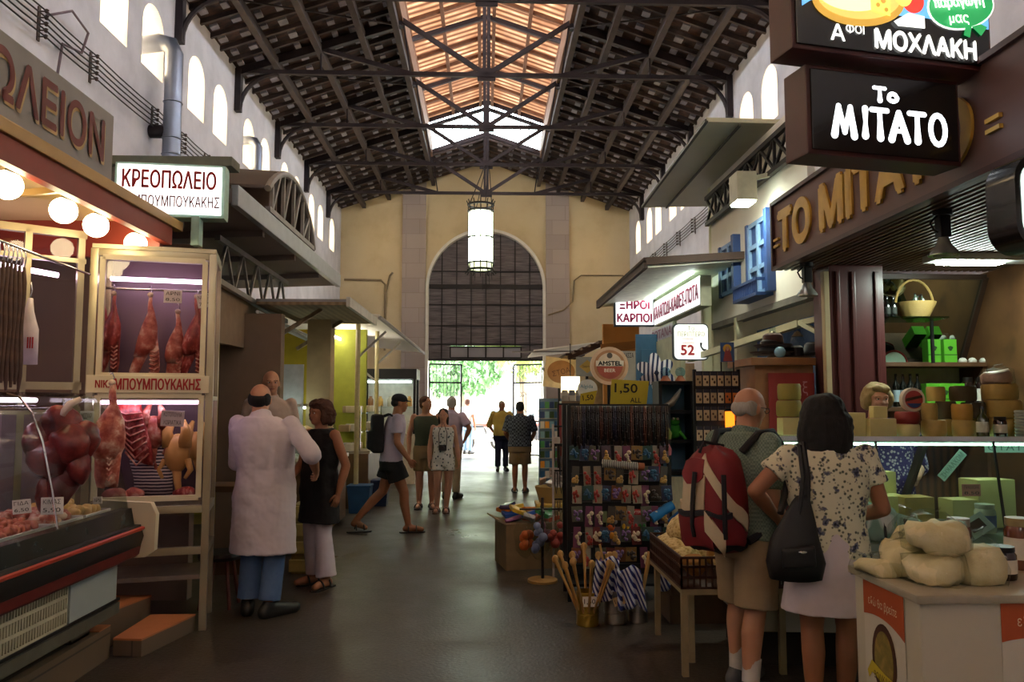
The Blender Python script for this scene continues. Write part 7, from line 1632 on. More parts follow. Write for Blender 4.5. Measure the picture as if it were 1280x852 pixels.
# black shelf unit and magnet rack
t = thing('black_shelf_unit', 'black open shelf unit with a green toy between the jewellery rack and the magnet rack', 'shelf', (1.62, 6.75, 0))
for x in (1.5, 1.78): MB().ab((x - .015, 6.7, 0), (x + .015, 6.95, 1.72)).build('upright', rk, t, 0, world=True)
for z in (1.72, 1.47, 1.22, .95): MB().ab((1.48, 6.68, z - .015), (1.8, 6.96, z + .015)).build('shelf', rk, t, 0, world=True)
MB().ab((1.5, 6.93, .9), (1.78, 6.95, 1.72)).build('back', mat('shelf_back_blue', '#5f8aa8', .5), t, 0, world=True)
t = thing('green_toy', 'bright green plush frog sitting on the black shelf unit', 'toy', (1.64, 6.8, 1.235)); gr = mat('plush_green', '#3fae3a', .8)
MB().ell((0, 0, .07), (.06, .05, .07)).build('body', gr, t); MB().ell((0, -.02, .15), (.045, .04, .035)).build('head', gr, t)
for s_ in (-1, 1): MB().tube([(s_ * .04, -.03, .06), (s_ * .07, -.06, .02), (s_ * .08, -.08, 0)], [.018, .014, .012], 8).build('leg', gr, t); MB().ell((s_ * .02, -.05, .175), .012).build('eye', paper, t)
for i, x in enumerate((1.57, 1.7)): 
    t = thing('snow_globe', ['snow globe with a terracotta base, left one on top of the black shelf unit', 'snow globe with a terracotta base, right one on top of the black shelf unit'][i], 'ornament', (x, 6.8, 1.735)); MB().lathe([(0, 0), (.05, 0), (.02, .05), (0, .05)], n=14).build('base', MATS['terracotta'], t); MB().ell((0, 0, .08), .045, n=16).build('globe', glass('globe_glass', '#c9e0ea', .3), t)
t = thing('shell_ornament', 'white shell ornament on the black shelf unit above the green frog', 'ornament', (1.62, 6.8, 1.485)); MB().tube([(-.06, 0, .03), (0, 0, .06), (.05, 0, .13), (.08, 0, .18)], [.03, .03, .02, .008], 10).jitter(.01, 20, 1).build('shell', mat('shell_white', '#d2d0c2', .5), t)
t = thing('magnet_rack', 'wire rack of small cream magnets and key rings behind the man with the backpack', 'rack', (1.95, 6.3, 0))
for x in (1.7, 2.06): MB().bar((x, 6.34, 0), (x, 6.34, 1.82), .025).build('post', rk, t, 0, world=True)
for z in (1.8, 1.66, 1.52, 1.36, 1.2, 1.04): MB().bar((1.7, 6.34, z), (2.06, 6.34, z), .012).build('rail', rk, t, 0, world=True)
MB().ab((1.7, 6.36, .6), (2.06, 6.37, 1.8)).build('back_board', mat('rack_back2', '#2f2a33', .8), t, 0, world=True)
mc = ['#c9b08c', '#d2bd9a', '#b59a78', '#c96a2a']; mp = {}
for r_i in range(6):
    for i in range(6):
        k = 3 if i > 3 and r_i in (1, 2, 3) else q.randrange(3)
        if k not in mp:
            t = thing('magnet_card', 'small cream magnet card on the magnet rack', 'magnet', (0, 0, 0), 0, 'cream magnet cards on the magnet rack'); MB().ab((-.024, 0, -.115), (.024, .006, -.0), .003).build('card', mat('mag_%d' % k, mc[k], .5), t, 0); MB().ab((-.024, -.003, -.03), (.024, 0, 0)).build('header', mat('mag_head', '#2f2a3a', .5), t, 0)
            b = MB(); b.ell((-.008, -.005, -.06), (.008, .006, .01), n=8).ell((.008, -.005, -.085), (.009, .006, .012), n=8); b.build('magnet', mat('mag_fig', '#5a4030', .5), t); mp[k] = t; o = t
        else: o = dup(mp[k])
        if k == 3: o['label'] = 'orange magnet card on the right side of the magnet rack'; o['group'] = 'orange magnet cards on the magnet rack'
        o.location = (1.73 + .06 * i, 6.32, (1.8, 1.66, 1.52, 1.36, 1.2, 1.04)[r_i])
t = thing('amber_lamp', 'small glowing amber lamp on the magnet rack behind the bald head', 'lamp', (1.98, 6.325, 1.42)); MB().ab((-.035, -.02, -.1), (.035, .02, .06), .01).build('glass', glow('amber', '#ff8a20', 1.2), t); MB().ab((-.04, -.025, .06), (.04, .025, .08)).build('cap', rk, t)
t = thing('icon_picture', 'blue picture of a red robed figure with a golden halo above the magnet rack', 'picture', PY(909, 440, 6.4), -.2); MB().box((0, 0, 0), (.11, .01, .16)).build('board', mat('icon_blue', '#2f5590', .5), t, 0)
MB().prism([(x, -.008, z) for x, z in circ(0, .03, .034, .036, 20)], (0, .002, 0)).build('halo', mat('halo_gold', '#d2a83a', .5), t, 0); MB().prism([(-.035, -.01, -.075), (.04, -.01, -.075), (.025, -.01, .0), (.012, -.01, .045), (-.008, -.01, .045), (-.02, -.01, .0)], (0, .002, 0)).build('robe', mat('robe_red', '#8a3a3f', .6), t, 0); MB().prism([(x, -.012, z) for x, z in circ(.002, .028, .012, .018, 14)], (0, .002, 0)).build('face', mat('icon_skin', '#c79a78', .6), t, 0)
for x in (-.05, .05): MB().bar((x, .01, -.08), (x, .01, -.22), .01).build('stand_leg', rk, t, 0)
# ------------------------------------------------------------------ PEOPLE
def vox(mb, size, it=4, seed=None, amp=0):
    bmesh.ops.recalc_face_normals(mb.bm, faces=mb.bm.faces)
    me = bpy.data.meshes.new('v'); mb.bm.to_mesh(me); mb.bm.free(); o = bpy.data.objects.new('v', me); C.objects.link(o)
    r_ = o.modifiers.new('r', 'REMESH'); r_.mode = 'VOXEL'; r_.voxel_size = size; r_.adaptivity = 0
    s_ = o.modifiers.new('s', 'SMOOTH'); s_.iterations = it; s_.factor = .5
    m2 = bpy.data.meshes.new_from_object(o.evaluated_get(bpy.context.evaluated_depsgraph_get())); bpy.data.objects.remove(o); bpy.data.meshes.remove(me)
    if amp:
        for v in m2.vertices: v.co += noise.noise_vector(v.co * 11 + Vector((seed or 0, 0, 0))) * amp + noise.noise_vector(v.co * 34) * amp * .4
    return m2
def limb(mb, a, b, ra, rb, c0=True, c1=True):
    a, b = Vector(a), Vector(b); mb.cyl(a, b, ra, rb, 16)
    if c0: mb.ell(a, ra, n=14, m=10)
    if c1: mb.ell(b, rb, n=14, m=10)
skin_l = mat('skin_light', '#c08a6c', .55, var=.06, sss=.08); skin_t = mat('skin_tan', '#a06a4c', .55, var=.06, sss=.08); skin_p = mat('skin_pink', '#c4917a', .55, var=.06, sss=.08)
eye_w = mat('eye_white', '#d8d4cc', .3, var=0); eye_d = mat('eye_iris', '#2a1c14', .2, var=0); lip = mat('lip', '#8d4a44', .5, var=0)
def person(label, x, y, rz, H, skin, J={}, head=(0, 0), wide=1, belly=0, vx=.01, wear=(), hair=None, z0=0, hands=(.5, .5), brow='#4a3a30'):
    t = thing('person', label, 'person', (x, y, z0), rz)
    P = dict(pel=(0, 0, .53), che=(0, .005, .71), nek=(0, .01, .832), hed=(0, -.012, .925))
    for s_, k in ((1, 'L'), (-1, 'R')):
        P.update({'sh' + k: (s_ * .104 * wide, .008, .808), 'el' + k: (s_ * .137 * wide, .016, .632), 'wr' + k: (s_ * .142 * wide, -.03, .487), 'hi' + k: (s_ * .05, 0, .515), 'kn' + k: (s_ * .054, -.01, .285), 'an' + k: (s_ * .056, .012, .05), 'to' + k: (s_ * .07, -.085, .022)})
    P.update(J); P = {k: Vector(v) * H for k, v in P.items()}
    def torso(mb, inf, zlo, zhi=.84, flare=0, neck=.038):
        """rings from the hips up the spine"""
        rings = []
        for f, rx, ry in ((.44, .098, .07), (.5, .1, .073), (.56, .093, .068), (.62, .086, .062), (.68, .094, .067), (.74, .102, .068), (.785, .104, .06), (.815, .085, .05), (.84, neck, neck)):
            if f < zlo - .001 or f > zhi + .001: continue
            c = P['pel'].lerp(P['che'], (f - .53) / .18) if f < .71 else P['che'].lerp(P['nek'], (f - .71) / .122)
            if f < .53: c = P['pel'] + Vector((0, 0, (f - .53) * H))
            b_ = belly * math.exp(-((f - .59) / .07) ** 2)
            w_ = wide if f < .8 else (1 + wide) / 2
            rings.append([c + Vector((math.copysign(abs(cos(a)) ** .85, cos(a)) * (rx * H * w_ + inf), math.copysign(abs(sin(a)) ** .85, sin(a)) * (ry * H + inf + b_ / 2) - b_ / 2, 0)) for a in [2 * pi * k / 28 for k in range(28)]])
        if rings: mb.loft(rings)
    # the body: one continuous surface
    b = MB(); torso(b, -.004, .44)
    hh = .132 * H; Hm = (Matrix.Rotation(head[0], 3, 'Z') @ Matrix.Rotation(head[1], 3, 'X')); hp = lambda v: P['hed'] + Hm @ (Vector(v) * hh)
    he = lambda c, r, rot=None: b.ell(hp(c), tuple(q_ * hh for q_ in r), Hm if rot is None else Hm @ Euler(rot).to_matrix(), 18, 14)
    he((0, .05, .1), (.335, .42, .4)); he((0, -.1, -.14), (.27, .28, .36)); he((0, -.25, -.36), (.13, .13, .12)); he((0, -.12, -.3), (.22, .22, .16))
    he((0, -.4, -.1), (.06, .09, .06)); he((0, -.36, -.02), (.04, .07, .12)); he((0, -.32, .08), (.24, .08, .06)); he((.13, -.28, -.12), (.1, .09, .09)); he((-.13, -.28, -.12), (.1, .09, .09)); he((0, -.355, -.255), (.1, .05, .045))
    for s_ in (-1, 1): he((s_ * .34, .04, -.06), (.035, .085, .13), (0, 0, s_ * .3))
    limb(b, P['nek'] - Vector((0, 0, .03 * H)), hp((0, .06, -.25)), .037 * H * (.9 + wide * .1), .034 * H)
    for k in 'LR':
        limb(b, P['sh' + k], P['el' + k], .029 * H * wide ** .3, .024 * H); d = P['wr' + k] - P['el' + k]
        limb(b, P['el' + k], P['el' + k] + d * .35, .024 * H, .0245 * H); limb(b, P['el' + k] + d * .35, P['wr' + k], .0245 * H, .0155 * H)
        limb(b, P['hi' + k], P['kn' + k], .056 * H * wide ** .5, .035 * H); d = P['an' + k] - P['kn' + k]
        calf = P['kn' + k] + d * .32 + Vector((0, .008 * H, 0)); limb(b, P['kn' + k], calf, .034 * H, .035 * H); limb(b, calf, P['an' + k], .035 * H, .0215 * H)
        f = P['to' + k] - P['an' + k]; heel = P['an' + k] + Vector((-f.x * .25, -f.y * .25, -.022 * H)); limb(b, P['an' + k], heel, .021 * H, .02 * H); limb(b, P['an' + k] - Vector((0, 0, .008 * H)), P['to' + k], .022 * H, .017 * H); limb(b, heel, P['to' + k], .02 * H, .016 * H)
        hd = (P['wr' + k] - P['el' + k]).normalized(); sd = Vector((1 if k == 'L' else -1, 0, 0)); sd = (sd - hd * sd.dot(hd)).normalized() if abs(hd.x) < .9 else Vector((0, 0, 1)); wd = hd.cross(sd)
        b.ell(P['wr' + k] + hd * .026 * H, (.0105 * H, .022 * H, .03 * H), Matrix((sd, wd, hd)).transposed(), 14, 10)
    me = vox(b, vx, 3)
    bm = bmesh.new(); bm.from_mesh(me); fb = MB(); fb.bm.free(); fb.bm = bm
    for k, cu in zip('LR', hands):
        hd = (P['wr' + k] - P['el' + k]).normalized(); sd = Vector((1 if k == 'L' else -1, 0, 0)); sd = (sd - hd * sd.dot(hd)).normalized() if abs(hd.x) < .9 else Vector((0, 0, 1)); wd = hd.cross(sd); inn = -sd
        if wd.y > 0: wd = -wd
        for i, L_ in enumerate((.04, .045, .042, .033)):
            p = P['wr' + k] + hd * .046 * H + wd * ((1.5 - i) * .0108 * H); pts = [p - hd * .012 * H, p]; a = 0
            for seg in (.42, .33, .25): a += cu * 1.0; p = p + (hd * cos(a) + inn * sin(a)) * (L_ * H * seg); pts.append(p)
            fb.tube(pts, [.0052 * H, .0052 * H, .005 * H, .0045 * H, .0032 * H], 8)
        p = P['wr' + k] + hd * .016 * H + wd * .017 * H; fb.tube([p - wd * .008 * H, p, p + (wd * .6 + hd) .normalized() * .022 * H + inn * .006 * H, p + (wd * .35 + hd).normalized() * .042 * H + inn * .012 * H], [.007 * H, .0068 * H, .006 * H, .0038 * H], 8)
    bm.to_mesh(me); bm.free(); me.name = 'body'; link('body', me, skin, t, 180)
    # face
    for s_ in (-1, 1):
        MB().ell(hp((s_ * .125, -.335, .015)), (.05 * hh, .035 * hh, .032 * hh), Hm).build('eye', eye_w, t); MB().ell(hp((s_ * .125, -.362, .015)), (.025 * hh, .016 * hh, .026 * hh), Hm).build('iris', eye_d, t)
        MB().tube([hp((s_ * .05, -.385, .085)), hp((s_ * .13, -.39, .115)), hp((s_ * .22, -.32, .085))], .009 * hh, 6).build('eyebrow', mat('brow_' + brow[1:], brow, .8), t)
    MB().tube([hp((-.09, -.375, -.245)), hp((0, -.41, -.25)), hp((.09, -.375, -.245))], .02 * hh, 6).build('lips', lip, t)
    cut = lambda a, b_, f: a.lerp(b_, f)
    for w_ in wear:
        nm, m_, o_ = w_; b = MB(); inf = o_.get('inf', .014)
        if nm in ('shirt', 'blouse', 'tank_top', 'coat', 'dress', 'romper'):
            torso(b, inf, max(.44, o_.get('hem', .5)), .815 if nm in ('tank_top', 'romper') else .84, neck=.046)
            if o_.get('hem', .5) < .44:
                c = P['pel']; h1 = o_['hem'] * H; fl = o_.get('flare', 1.1); zt_ = .47 * H
                r0 = (.1 * H * wide + inf, .073 * H + inf)
                b.loft([[Vector((c.x + r0[0] * g * cos(a), c.y + r0[1] * g * sin(a) * (1 + .0 * g), zz)) for a in [2 * pi * k / 28 for k in range(28)]] for zz, g in ((zt_ + .03 * H, 1.0), (zt_, 1.0), ((zt_ + h1) / 2, (1 + fl) / 2), (h1, fl))])
            sl = o_.get('sleeve', .5)
            for k in 'LR':
                if sl:
                    b.ell(P['sh' + k], .029 * H * wide ** .3 + inf * .6, n=14, m=10)
                    if sl <= 1: b.cyl(P['sh' + k], cut(P['sh' + k], P['el' + k], sl), .029 * H * wide ** .3 + inf * .4, .03 * H + inf, 18)
                    else:
                        limb(b, P['sh' + k], P['el' + k], .029 * H * wide ** .3 + inf * .6, .026 * H + inf * .8); b.cyl(P['el' + k], cut(P['el' + k], P['wr' + k], sl - 1), .026 * H + inf * .8, .022 * H + inf, 18)
            if nm in ('shirt', 'coat') and o_.get('collar', 1):
                b.cyl(P['nek'] - Vector((0, 0, .012 * H)), P['nek'].lerp(hp((0, .06, -.25)), .45), .05 * H, .044 * H, 18)
        if nm in ('trousers', 'shorts') or nm == 'romper':
            r0 = (.1 * H * wide + inf, .073 * H + inf)
            torso(b, inf * .7, .44, .56); ln = o_.get('len', 2)
            for k in 'LR':
                b.ell(P['hi' + k], .058 * H * wide ** .5 + inf * .5, n=14, m=10)
                if ln <= 1: b.cyl(P['hi' + k], cut(P['hi' + k], P['kn' + k], ln), .058 * H * wide ** .5 + inf * .5, (.046 * H + inf) * o_.get('flare', 1), 18)
                else:
                    limb(b, P['hi' + k], P['kn' + k], .058 * H * wide ** .5 + inf * .4, .04 * H + inf * .5); b.cyl(P['kn' + k], cut(P['kn' + k], P['an' + k], ln - 1), .04 * H + inf * .5, (.034 * H + inf * .6) * o_.get('flare', 1), 18)
        if nm == 'skirt':
            c = P['pel']; b.loft([[Vector((c.x + (.1 * H * wide + inf) * g * cos(a), c.y + (.075 * H + inf) * g * sin(a), zz * H)) for a in [2 * pi * k / 28 for k in range(28)]] for zz, g in ((.58, .92), (.52, 1.0), (.44, 1.04), (o_['hem'], o_.get('flare', 1.1)))])
        if nm in ('shoe', 'sandal', 'sock'):
            for k in 'LR':
                b = MB(); f = P['to' + k] - P['an' + k]; fd = Vector((f.x, f.y, 0)).normalized(); heel = P['an' + k] + Vector((0, 0, P['to' + k].z - P['an' + k].z)) - fd * .02 * H
                if nm == 'sock': b.cyl(P['an' + k] - Vector((0, 0, .02 * H)), cut(P['an' + k], P['kn' + k], o_.get('top', .3)), .027 * H, .03 * H, 16)
                elif nm == 'shoe':
                    limb(b, heel, P['to' + k] + fd * .012 * H, .029 * H, .025 * H); limb(b, P['an' + k], heel, .028 * H, .029 * H); limb(b, P['an' + k] - Vector((0, 0, .006 * H)), P['to' + k], .027 * H, .024 * H)
                else:
                    sd = Vector((-fd.y, fd.x, 0)); zz = max(0, P['to' + k].z - .021 * H) + .001
                    b.prism([Vector((0, 0, -zz)) + heel * Vector((1, 1, 0)).length * 0 + Vector((heel.x, heel.y, zz)) + fd * (u * .17 * H - .035 * H) + sd * (v * .03 * H) for u, v in ((0, -.7), (.3, -.75), (.7, -1.1), (.95, -.8), (1.02, 0), (.95, .8), (.7, 1.1), (.3, .75), (0, .7), (-.06, 0))], (0, 0, .014)).build('sandal', m_, t, 30)
                    for u in (.02, .075): 
                        p = heel + fd * (u * H); MB().tube([p + sd * (.031 * H * cos(a)) + Vector((0, 0, -.012 * H + .04 * H * sin(a) * (1.1 if u < .05 else .95))) for a in [pi * j / 8 for j in range(9)]], .008, 6).build('sandal_strap', m_, t)
                    continue
                link(nm, vox(b, vx * .8, 3), m_, t, 180)
            continue
        me = vox(b, vx * o_.get('vs', 1), 2, 3, o_.get('fold', .004)); link(nm, me, m_, t, 180)
    if hair:
        m_, blobs, amp = hair; b = MB()
        for c, r in blobs: b.ell(hp(c), tuple(q_ * hh for q_ in r), Hm, 18, 14)
        link('hair', vox(b, vx * .8, 1, 5, amp), m_, t, 180)
    return t, P, hp, Hm, hh
def W(t, v): return Matrix.Translation(t.location) @ Matrix.Rotation(t.rotation_euler.z, 4, 'Z') @ Vector(v)
hair_m = lambda n_, a, b_: tex(n_, 'noise', [a, b_], 30, .8, vscale=(4, 4, .6), bump=.5)
h_dark = hair_m('hair_dark', '#0a0808', '#171211'); h_brown = hair_m('hair_reddish', '#2f1a12', '#5a3422'); h_grey = hair_m('hair_grey', '#8f8a84', '#bdb8b0'); h_blond = hair_m('hair_blond', '#8a7448', '#b9a272')
short = [((0, .09, .17), (.36, .43, .37)), ((0, .25, -.05), (.33, .26, .3)), ((.24, .12, -.02), (.12, .25, .2)), ((-.24, .12, -.02), (.12, .25, .2))]
denim = tex('denim', 'noise', ['#3a4f74', '#54709a', '#6f8ab0'], 7, .8); white_c = mat('white_cotton', '#d2c8d2', .85, var=.07, sc=4); black_c = mat('black_cotton', '#151416', .9, var=.1); pants_w = mat('white_trousers', '#cfc4d0', .85, var=.06)
shoe_k = mat('shoe_black', '#1a1714', .5)
# 1 butcher in a white coat
person('man in a long white coat and jeans with his back turned, bald crown', -1.64, 5.95, pi - .25, 1.72, skin_l, dict(shR=(-.118, .0, .805), elR=(-.235, .03, .68), wrR=(-.19, -.1, .6), elL=(.15, -.03, .64), wrL=(.1, -.14, .58), nek=(.015, .01, .832), hed=(.046, -.03, .916), anL=(.06, .01, .05), toL=(.1, -.07, .022), toR=(-.11, -.06, .022), anR=(-.05, .03, .05)), (.25, .12), 1.22, .04, .009,
  [('trousers', denim, dict(len=1.92, inf=.018, flare=1.15)), ('coat', white_c, dict(hem=.262, sleeve=1.1, flare=1.08, inf=.03, fold=.007)), ('shoe', shoe_k, {})], (h_dark, [((.25, .14, -.02), (.12, .26, .22)), ((-.25, .14, -.02), (.12, .26, .22)), ((0, .3, -.07), (.3, .2, .24))], .004), hands=(.3, .5))
# 2 woman in black
person('woman in a sleeveless black tunic and white trousers with curly reddish hair', -1.42, 6.85, -.75, 1.58, skin_t, dict(elL=(.15, .06, .645), wrL=(.14, .02, .5), elR=(-.14, -.02, .65), wrR=(-.06, -.12, .6), anL=(.075, .0, .05), toL=(.1, -.09, .022), anR=(-.06, .03, .05)), (.0, .05), 1.12, .02, .009,
  [('trousers', pants_w, dict(len=1.95, inf=.012, flare=1.45)), ('dress', black_c, dict(hem=.34, sleeve=0, flare=1.12, inf=.02, fold=.008)), ('sandal', shoe_k, {})], (h_brown, [((0, .12, .22), (.5, .48, .38)), ((.36, .14, -.1), (.24, .36, .38)), ((-.36, .14, -.1), (.24, .36, .38)), ((0, .38, -.1), (.42, .3, .44)), ((0, -.22, .36), (.32, .18, .15))], .03), hands=(.25, .4))
# 3 bald man behind the second stall
t = thing('floor_platform', 'low wooden platform behind the work table of the second left stall', 'platform', (-2.1, 7.55, 0)); MB().ab((-2.5, 7.3, 0), (-1.95, 7.8, .16), .01).build('platform_boards', gw, t, 0, world=True)
person('bald man in a pale shirt standing behind the man in the white coat', -2.03, 7.5, .3, 1.7, skin_l, dict(wrL=(.1, -.12, .58), wrR=(-.1, -.12, .58)), (.1, .05), 1.05, .02, .011, [('trousers', denim, dict(len=1.95)), ('shirt', mat('shirt_pale', '#b9a59a', .85), dict(hem=.5, sleeve=1.5)), ('shoe', shoe_k, {})], z0=.165)
# 4 walking man with cap
lav = mat('tshirt_lavender', '#b3a9bf', .85, var=.06)
t, P, hp, Hm, hh = person('man striding in a dark cap, lavender T-shirt and black shorts', -1.14, 9.6, pi / 2 + .2, 1.68, skin_t, dict(che=(0, -.02, .71), nek=(0, -.035, .83), hed=(0, -.06, .92), shL=(.105, -.025, .81), shR=(-.105, -.03, .81), hiL=(.045, -.01, .515), knL=(.05, .05, .29), anL=(.05, .24, .085), toL=(.06, .17, .03), hiR=(-.045, 0, .515), knR=(-.05, -.09, .285), anR=(-.05, -.125, .05), toR=(-.06, -.22, .022), elR=(-.14, -.03, .64), wrR=(-.12, -.115, .52), elL=(.14, .03, .64), wrL=(.13, .02, .5)), (0, .12), 1.05, 0, .011,
  [('shorts', black_c, dict(len=.62, inf=.028, flare=1.25)), ('shirt', lav, dict(hem=.5, sleeve=.62, inf=.02, collar=0)), ('sandal', shoe_k, {})], (h_dark, [((0, .2, -.02), (.34, .3, .24))], .003))
b = MB()
for c, r in (((0, .06, .2), (.37, .45, .32)), ((0, -.42, .16), (.24, .22, .03))): b.ell(hp(c), tuple(q_ * hh for q_ in r), Hm, 18, 12)
link('cap', vox(b, .008, 2), mat('cap_navy', '#16171f', .8), t, 180)
def soft(name, m_, par, pieces, vx_=.012, amp=.006, seed=1):
    b = MB()
    for c, d, rot in pieces: b.box(c, d, rot=rot, bev=min(d) * .35)
    return link(name, vox(b, vx_, 4, seed, amp), m_, par, 180)
pos = W(t, (0, .17, 1.18)); k = thing('backpack', 'black backpack on the back of the striding man', 'backpack', pos, t.rotation_euler.z)
soft('pack_body', black_c, k, [((0, 0, 0), (.3, .15, .46), None), ((0, .08, -.08), (.24, .08, .22), None)])
for s_ in (-1, 1): MB().tube([(s_ * .1, -.06, .2), (s_ * .12, -.14, .23), (s_ * .12, -.26, .16), (s_ * .13, -.26, 0), (s_ * .12, -.1, -.15)], .016, 6).build('strap', black_c, k)
# 5, 6, 7 group near the middle
khaki = mat('khaki', '#8d7a5a', .85, var=.08); tank = mat('tank_olive', '#3f4a3a', .85, var=.08)
person('man in a dark olive tank top and khaki shorts looking to his left', -.88, 11.7, .05, 1.66, skin_p, dict(knL=(.055, -.03, .285), hed=(.0, -.015, .925), elL=(.14, .03, .64), elR=(-.15, .02, .64)), (.9, -.12), 1.03, 0, .012, [('shorts', khaki, dict(len=.8, inf=.02)), ('tank_top', tank, dict(hem=.5, sleeve=0, inf=.012)), ('sandal', shoe_k, {})], (h_brown, short, .004))
floral_r = tex('romper_floral', 'voronoi', ['#44545c', '#44545c', '#d6d6d2'], 22, .85, stops=[0, .24, .32])
t, P, hp, Hm, hh = person('young woman in a white floral romper with long dark hair and a camera', -.6, 11.25, .0, 1.48, skin_p, dict(knR=(-.05, -.035, .285), elL=(.13, .02, .64), wrL=(.15, -.02, .49), anL=(.03, .02, .05), toL=(.035, -.08, .022)), (-.1, .1), .93, 0, .011, [('romper', floral_r, dict(hem=.46, sleeve=0, len=.5, inf=.016, flare=1.2)), ('sandal', mat('sandal_brown', '#5a3a2a', .6), {})], (h_dark, short + [((.27, .1, -.35), (.13, .2, .45)), ((-.27, .1, -.35), (.13, .2, .45)), ((0, .25, -.4), (.3, .18, .5))], .006))
k = thing('camera', 'small dark camera hanging on the chest of the woman in the floral romper', 'camera', W(t, (0, -.14, .92))); MB().box((0, 0, 0), (.11, .05, .08), bev=.01).build('camera_body', blk, k); MB().cyl((0, -.025, 0), (0, -.06, 0), .026).build('lens', steel_dark, k); MB().tube([(-.05, .02, .03), (-.06, .03, .2), (0, .1, .36), (.06, .03, .2), (.05, .02, .03)], .006, 6).build('strap', blk, k)
person('grey haired man in a lavender shirt with one hand on his hip behind the couple', -.56, 12.9, pi - .3, 1.66, skin_t, dict(elR=(-.2, .03, .68), wrR=(-.13, -.03, .57)), (.3, 0), 1.1, .02, .013, [('trousers', mat('trousers_beige', '#9a8a72', .85), dict(len=1.95)), ('shirt', mat('shirt_lilac', '#b0a2b8', .85), dict(hem=.47, sleeve=.75, inf=.022)), ('shoe', shoe_k, {})], (h_grey, short, .004))
# 8, 9 by the gateway
person('man in a loose yellow shirt and navy trousers facing the camera near the gateway', .37, 18.0, .1, 1.6, skin_t, dict(elL=(.18, .04, .65), wrL=(.12, .07, .56), elR=(-.18, .04, .65), wrR=(-.12, .07, .56)), (0, 0), 1.12, .05, .014, [('trousers', mat('navy_trousers', '#20263f', .85), dict(len=1.93, inf=.02)), ('shirt', mat('shirt_yellow', '#c9b25a', .85, var=.08), dict(hem=.45, sleeve=1.2, inf=.03)), ('shoe', shoe_k, {})], (h_grey, short, .003))
plaid = tex('plaid_shirt', 'check', ['#1f2733', '#5a6470'], 30, .85)
person('man with his back turned in a dark chequered shirt and tan shorts', .6, 13.75, pi - .1, 1.58, skin_t, dict(elL=(.16, .0, .65), wrL=(.12, -.1, .56), elR=(-.16, .0, .65), wrR=(-.12, -.1, .56)), (.1, .1), 1.18, .03, .012, [('shorts', mat('tan_shorts', '#86704f', .85), dict(len=.9, inf=.03, flare=1.1)), ('shirt', plaid, dict(hem=.45, sleeve=.9, inf=.03)), ('sandal', shoe_k, {})], (h_dark, short, .003))
person('passer-by in pale clothes standing in the sunny street', -.55, 24.0, 2.6, 1.68, skin_t, {}, (0, 0), 1, 0, .018, [('trousers', mat('pale_jeans', '#7f9ab5', .85), dict(len=1.95)), ('shirt', mat('pale_shirt', '#c9cdd6', .85), dict(hem=.48, sleeve=.6)), ('shoe', shoe_k, {})], (h_brown, short, .003))
# 10 man with backpack
checkg = tex('green_check', 'check', ['#5f6f63', '#76867a'], 90, .85); short_k = mat('shorts_khaki', '#9a8566', .85, var=.08)
t, P, hp, Hm, hh = person('elderly man with a bald grey head, glasses, green checked shirt and khaki shorts', 1.42, 4.3, R(118), 1.65, skin_l, dict(hed=(0, -.035, .922), nek=(0, -.01, .832), elR=(-.135, .02, .63), wrR=(-.12, -.075, .5), elL=(.14, -.05, .64), wrL=(.1, -.15, .58), anL=(.07, -.02, .05), knL=(.065, -.03, .285), toL=(.085, -.12, .022), anR=(-.06, .06, .05), knR=(-.06, .025, .285), toR=(-.075, -.035, .022)), (-.1, .2), 1.13, .06, .008,
  [('shorts', short_k, dict(len=1.0, inf=.026, flare=1.12)), ('shirt', checkg, dict(hem=.46, sleeve=.8, inf=.022, fold=.006)), ('sock', mat('sock_white', '#cfcac6', .9), dict(top=.36)), ('shoe', tex('trainer', 'noise', ['#2a2a2c', '#6d6d70'], 18, .6), {})], (h_grey, [((.26, .17, -.04), (.1, .22, .2)), ((-.26, .17, -.04), (.1, .22, .2)), ((0, .34, -.06), (.28, .14, .22))], .003), hands=(.3, .75))
b = MB()
for s_ in (-1, 1):
    b.tube([hp((s_ * .14 + .085 * cos(a), -.43, .01 + .07 * sin(a))) for a in [2 * pi * j / 14 for j in range(14)]], .002, 5, True); b.tube([hp((s_ * .225, -.42, .03)), hp((s_ * .33, -.2, .03)), hp((s_ * .36, .05, .0))], .002, 5)
b.tube([hp((-.05, -.44, .02)), hp((.05, -.44, .02))], .002, 5).build('glasses', steel_dark, t)
redn = mat('nylon_red', '#7d1f26', .7, var=.12); cremn = mat('nylon_cream', '#c9b898', .7, var=.08); navyn = mat('nylon_dark', '#16151c', .7)
k = thing('backpack', 'dark red and cream backpack with black straps worn by the elderly man', 'backpack', W(t, (0, .2, 1.05)), t.rotation_euler.z)
ZR = ((-.27, .12, .09), (-.24, .155, .13), (-.12, .165, .15), (.0, .16, .145), (.12, .15, .13), (.2, .13, .11), (.25, .09, .07), (.265, .03, .02))
def pk(a, z, off=0):
    for (z0, x0, y0), (z1, x1, y1) in zip(ZR, ZR[1:]):
        if z <= z1: f = (z - z0) / (z1 - z0); break
    else: f = 1
    f = max(0, min(1, f)); rx, ry = x0 + (x1 - x0) * f + off, y0 + (y1 - y0) * f + off; ca, sa = cos(R(a)), sin(R(a))
    return Vector((math.copysign(abs(ca) ** .75, ca) * rx, math.copysign(abs(sa) ** .75, sa) * ry + .02, z + .01 * sin(a * .09 + z * 30)))
MB().loft([[pk(a, z) for a in range(0, 360, 8)] for z in [-.27 + .535 * i / 22 for i in range(23)]]).build('pack_body', redn, k, 180)
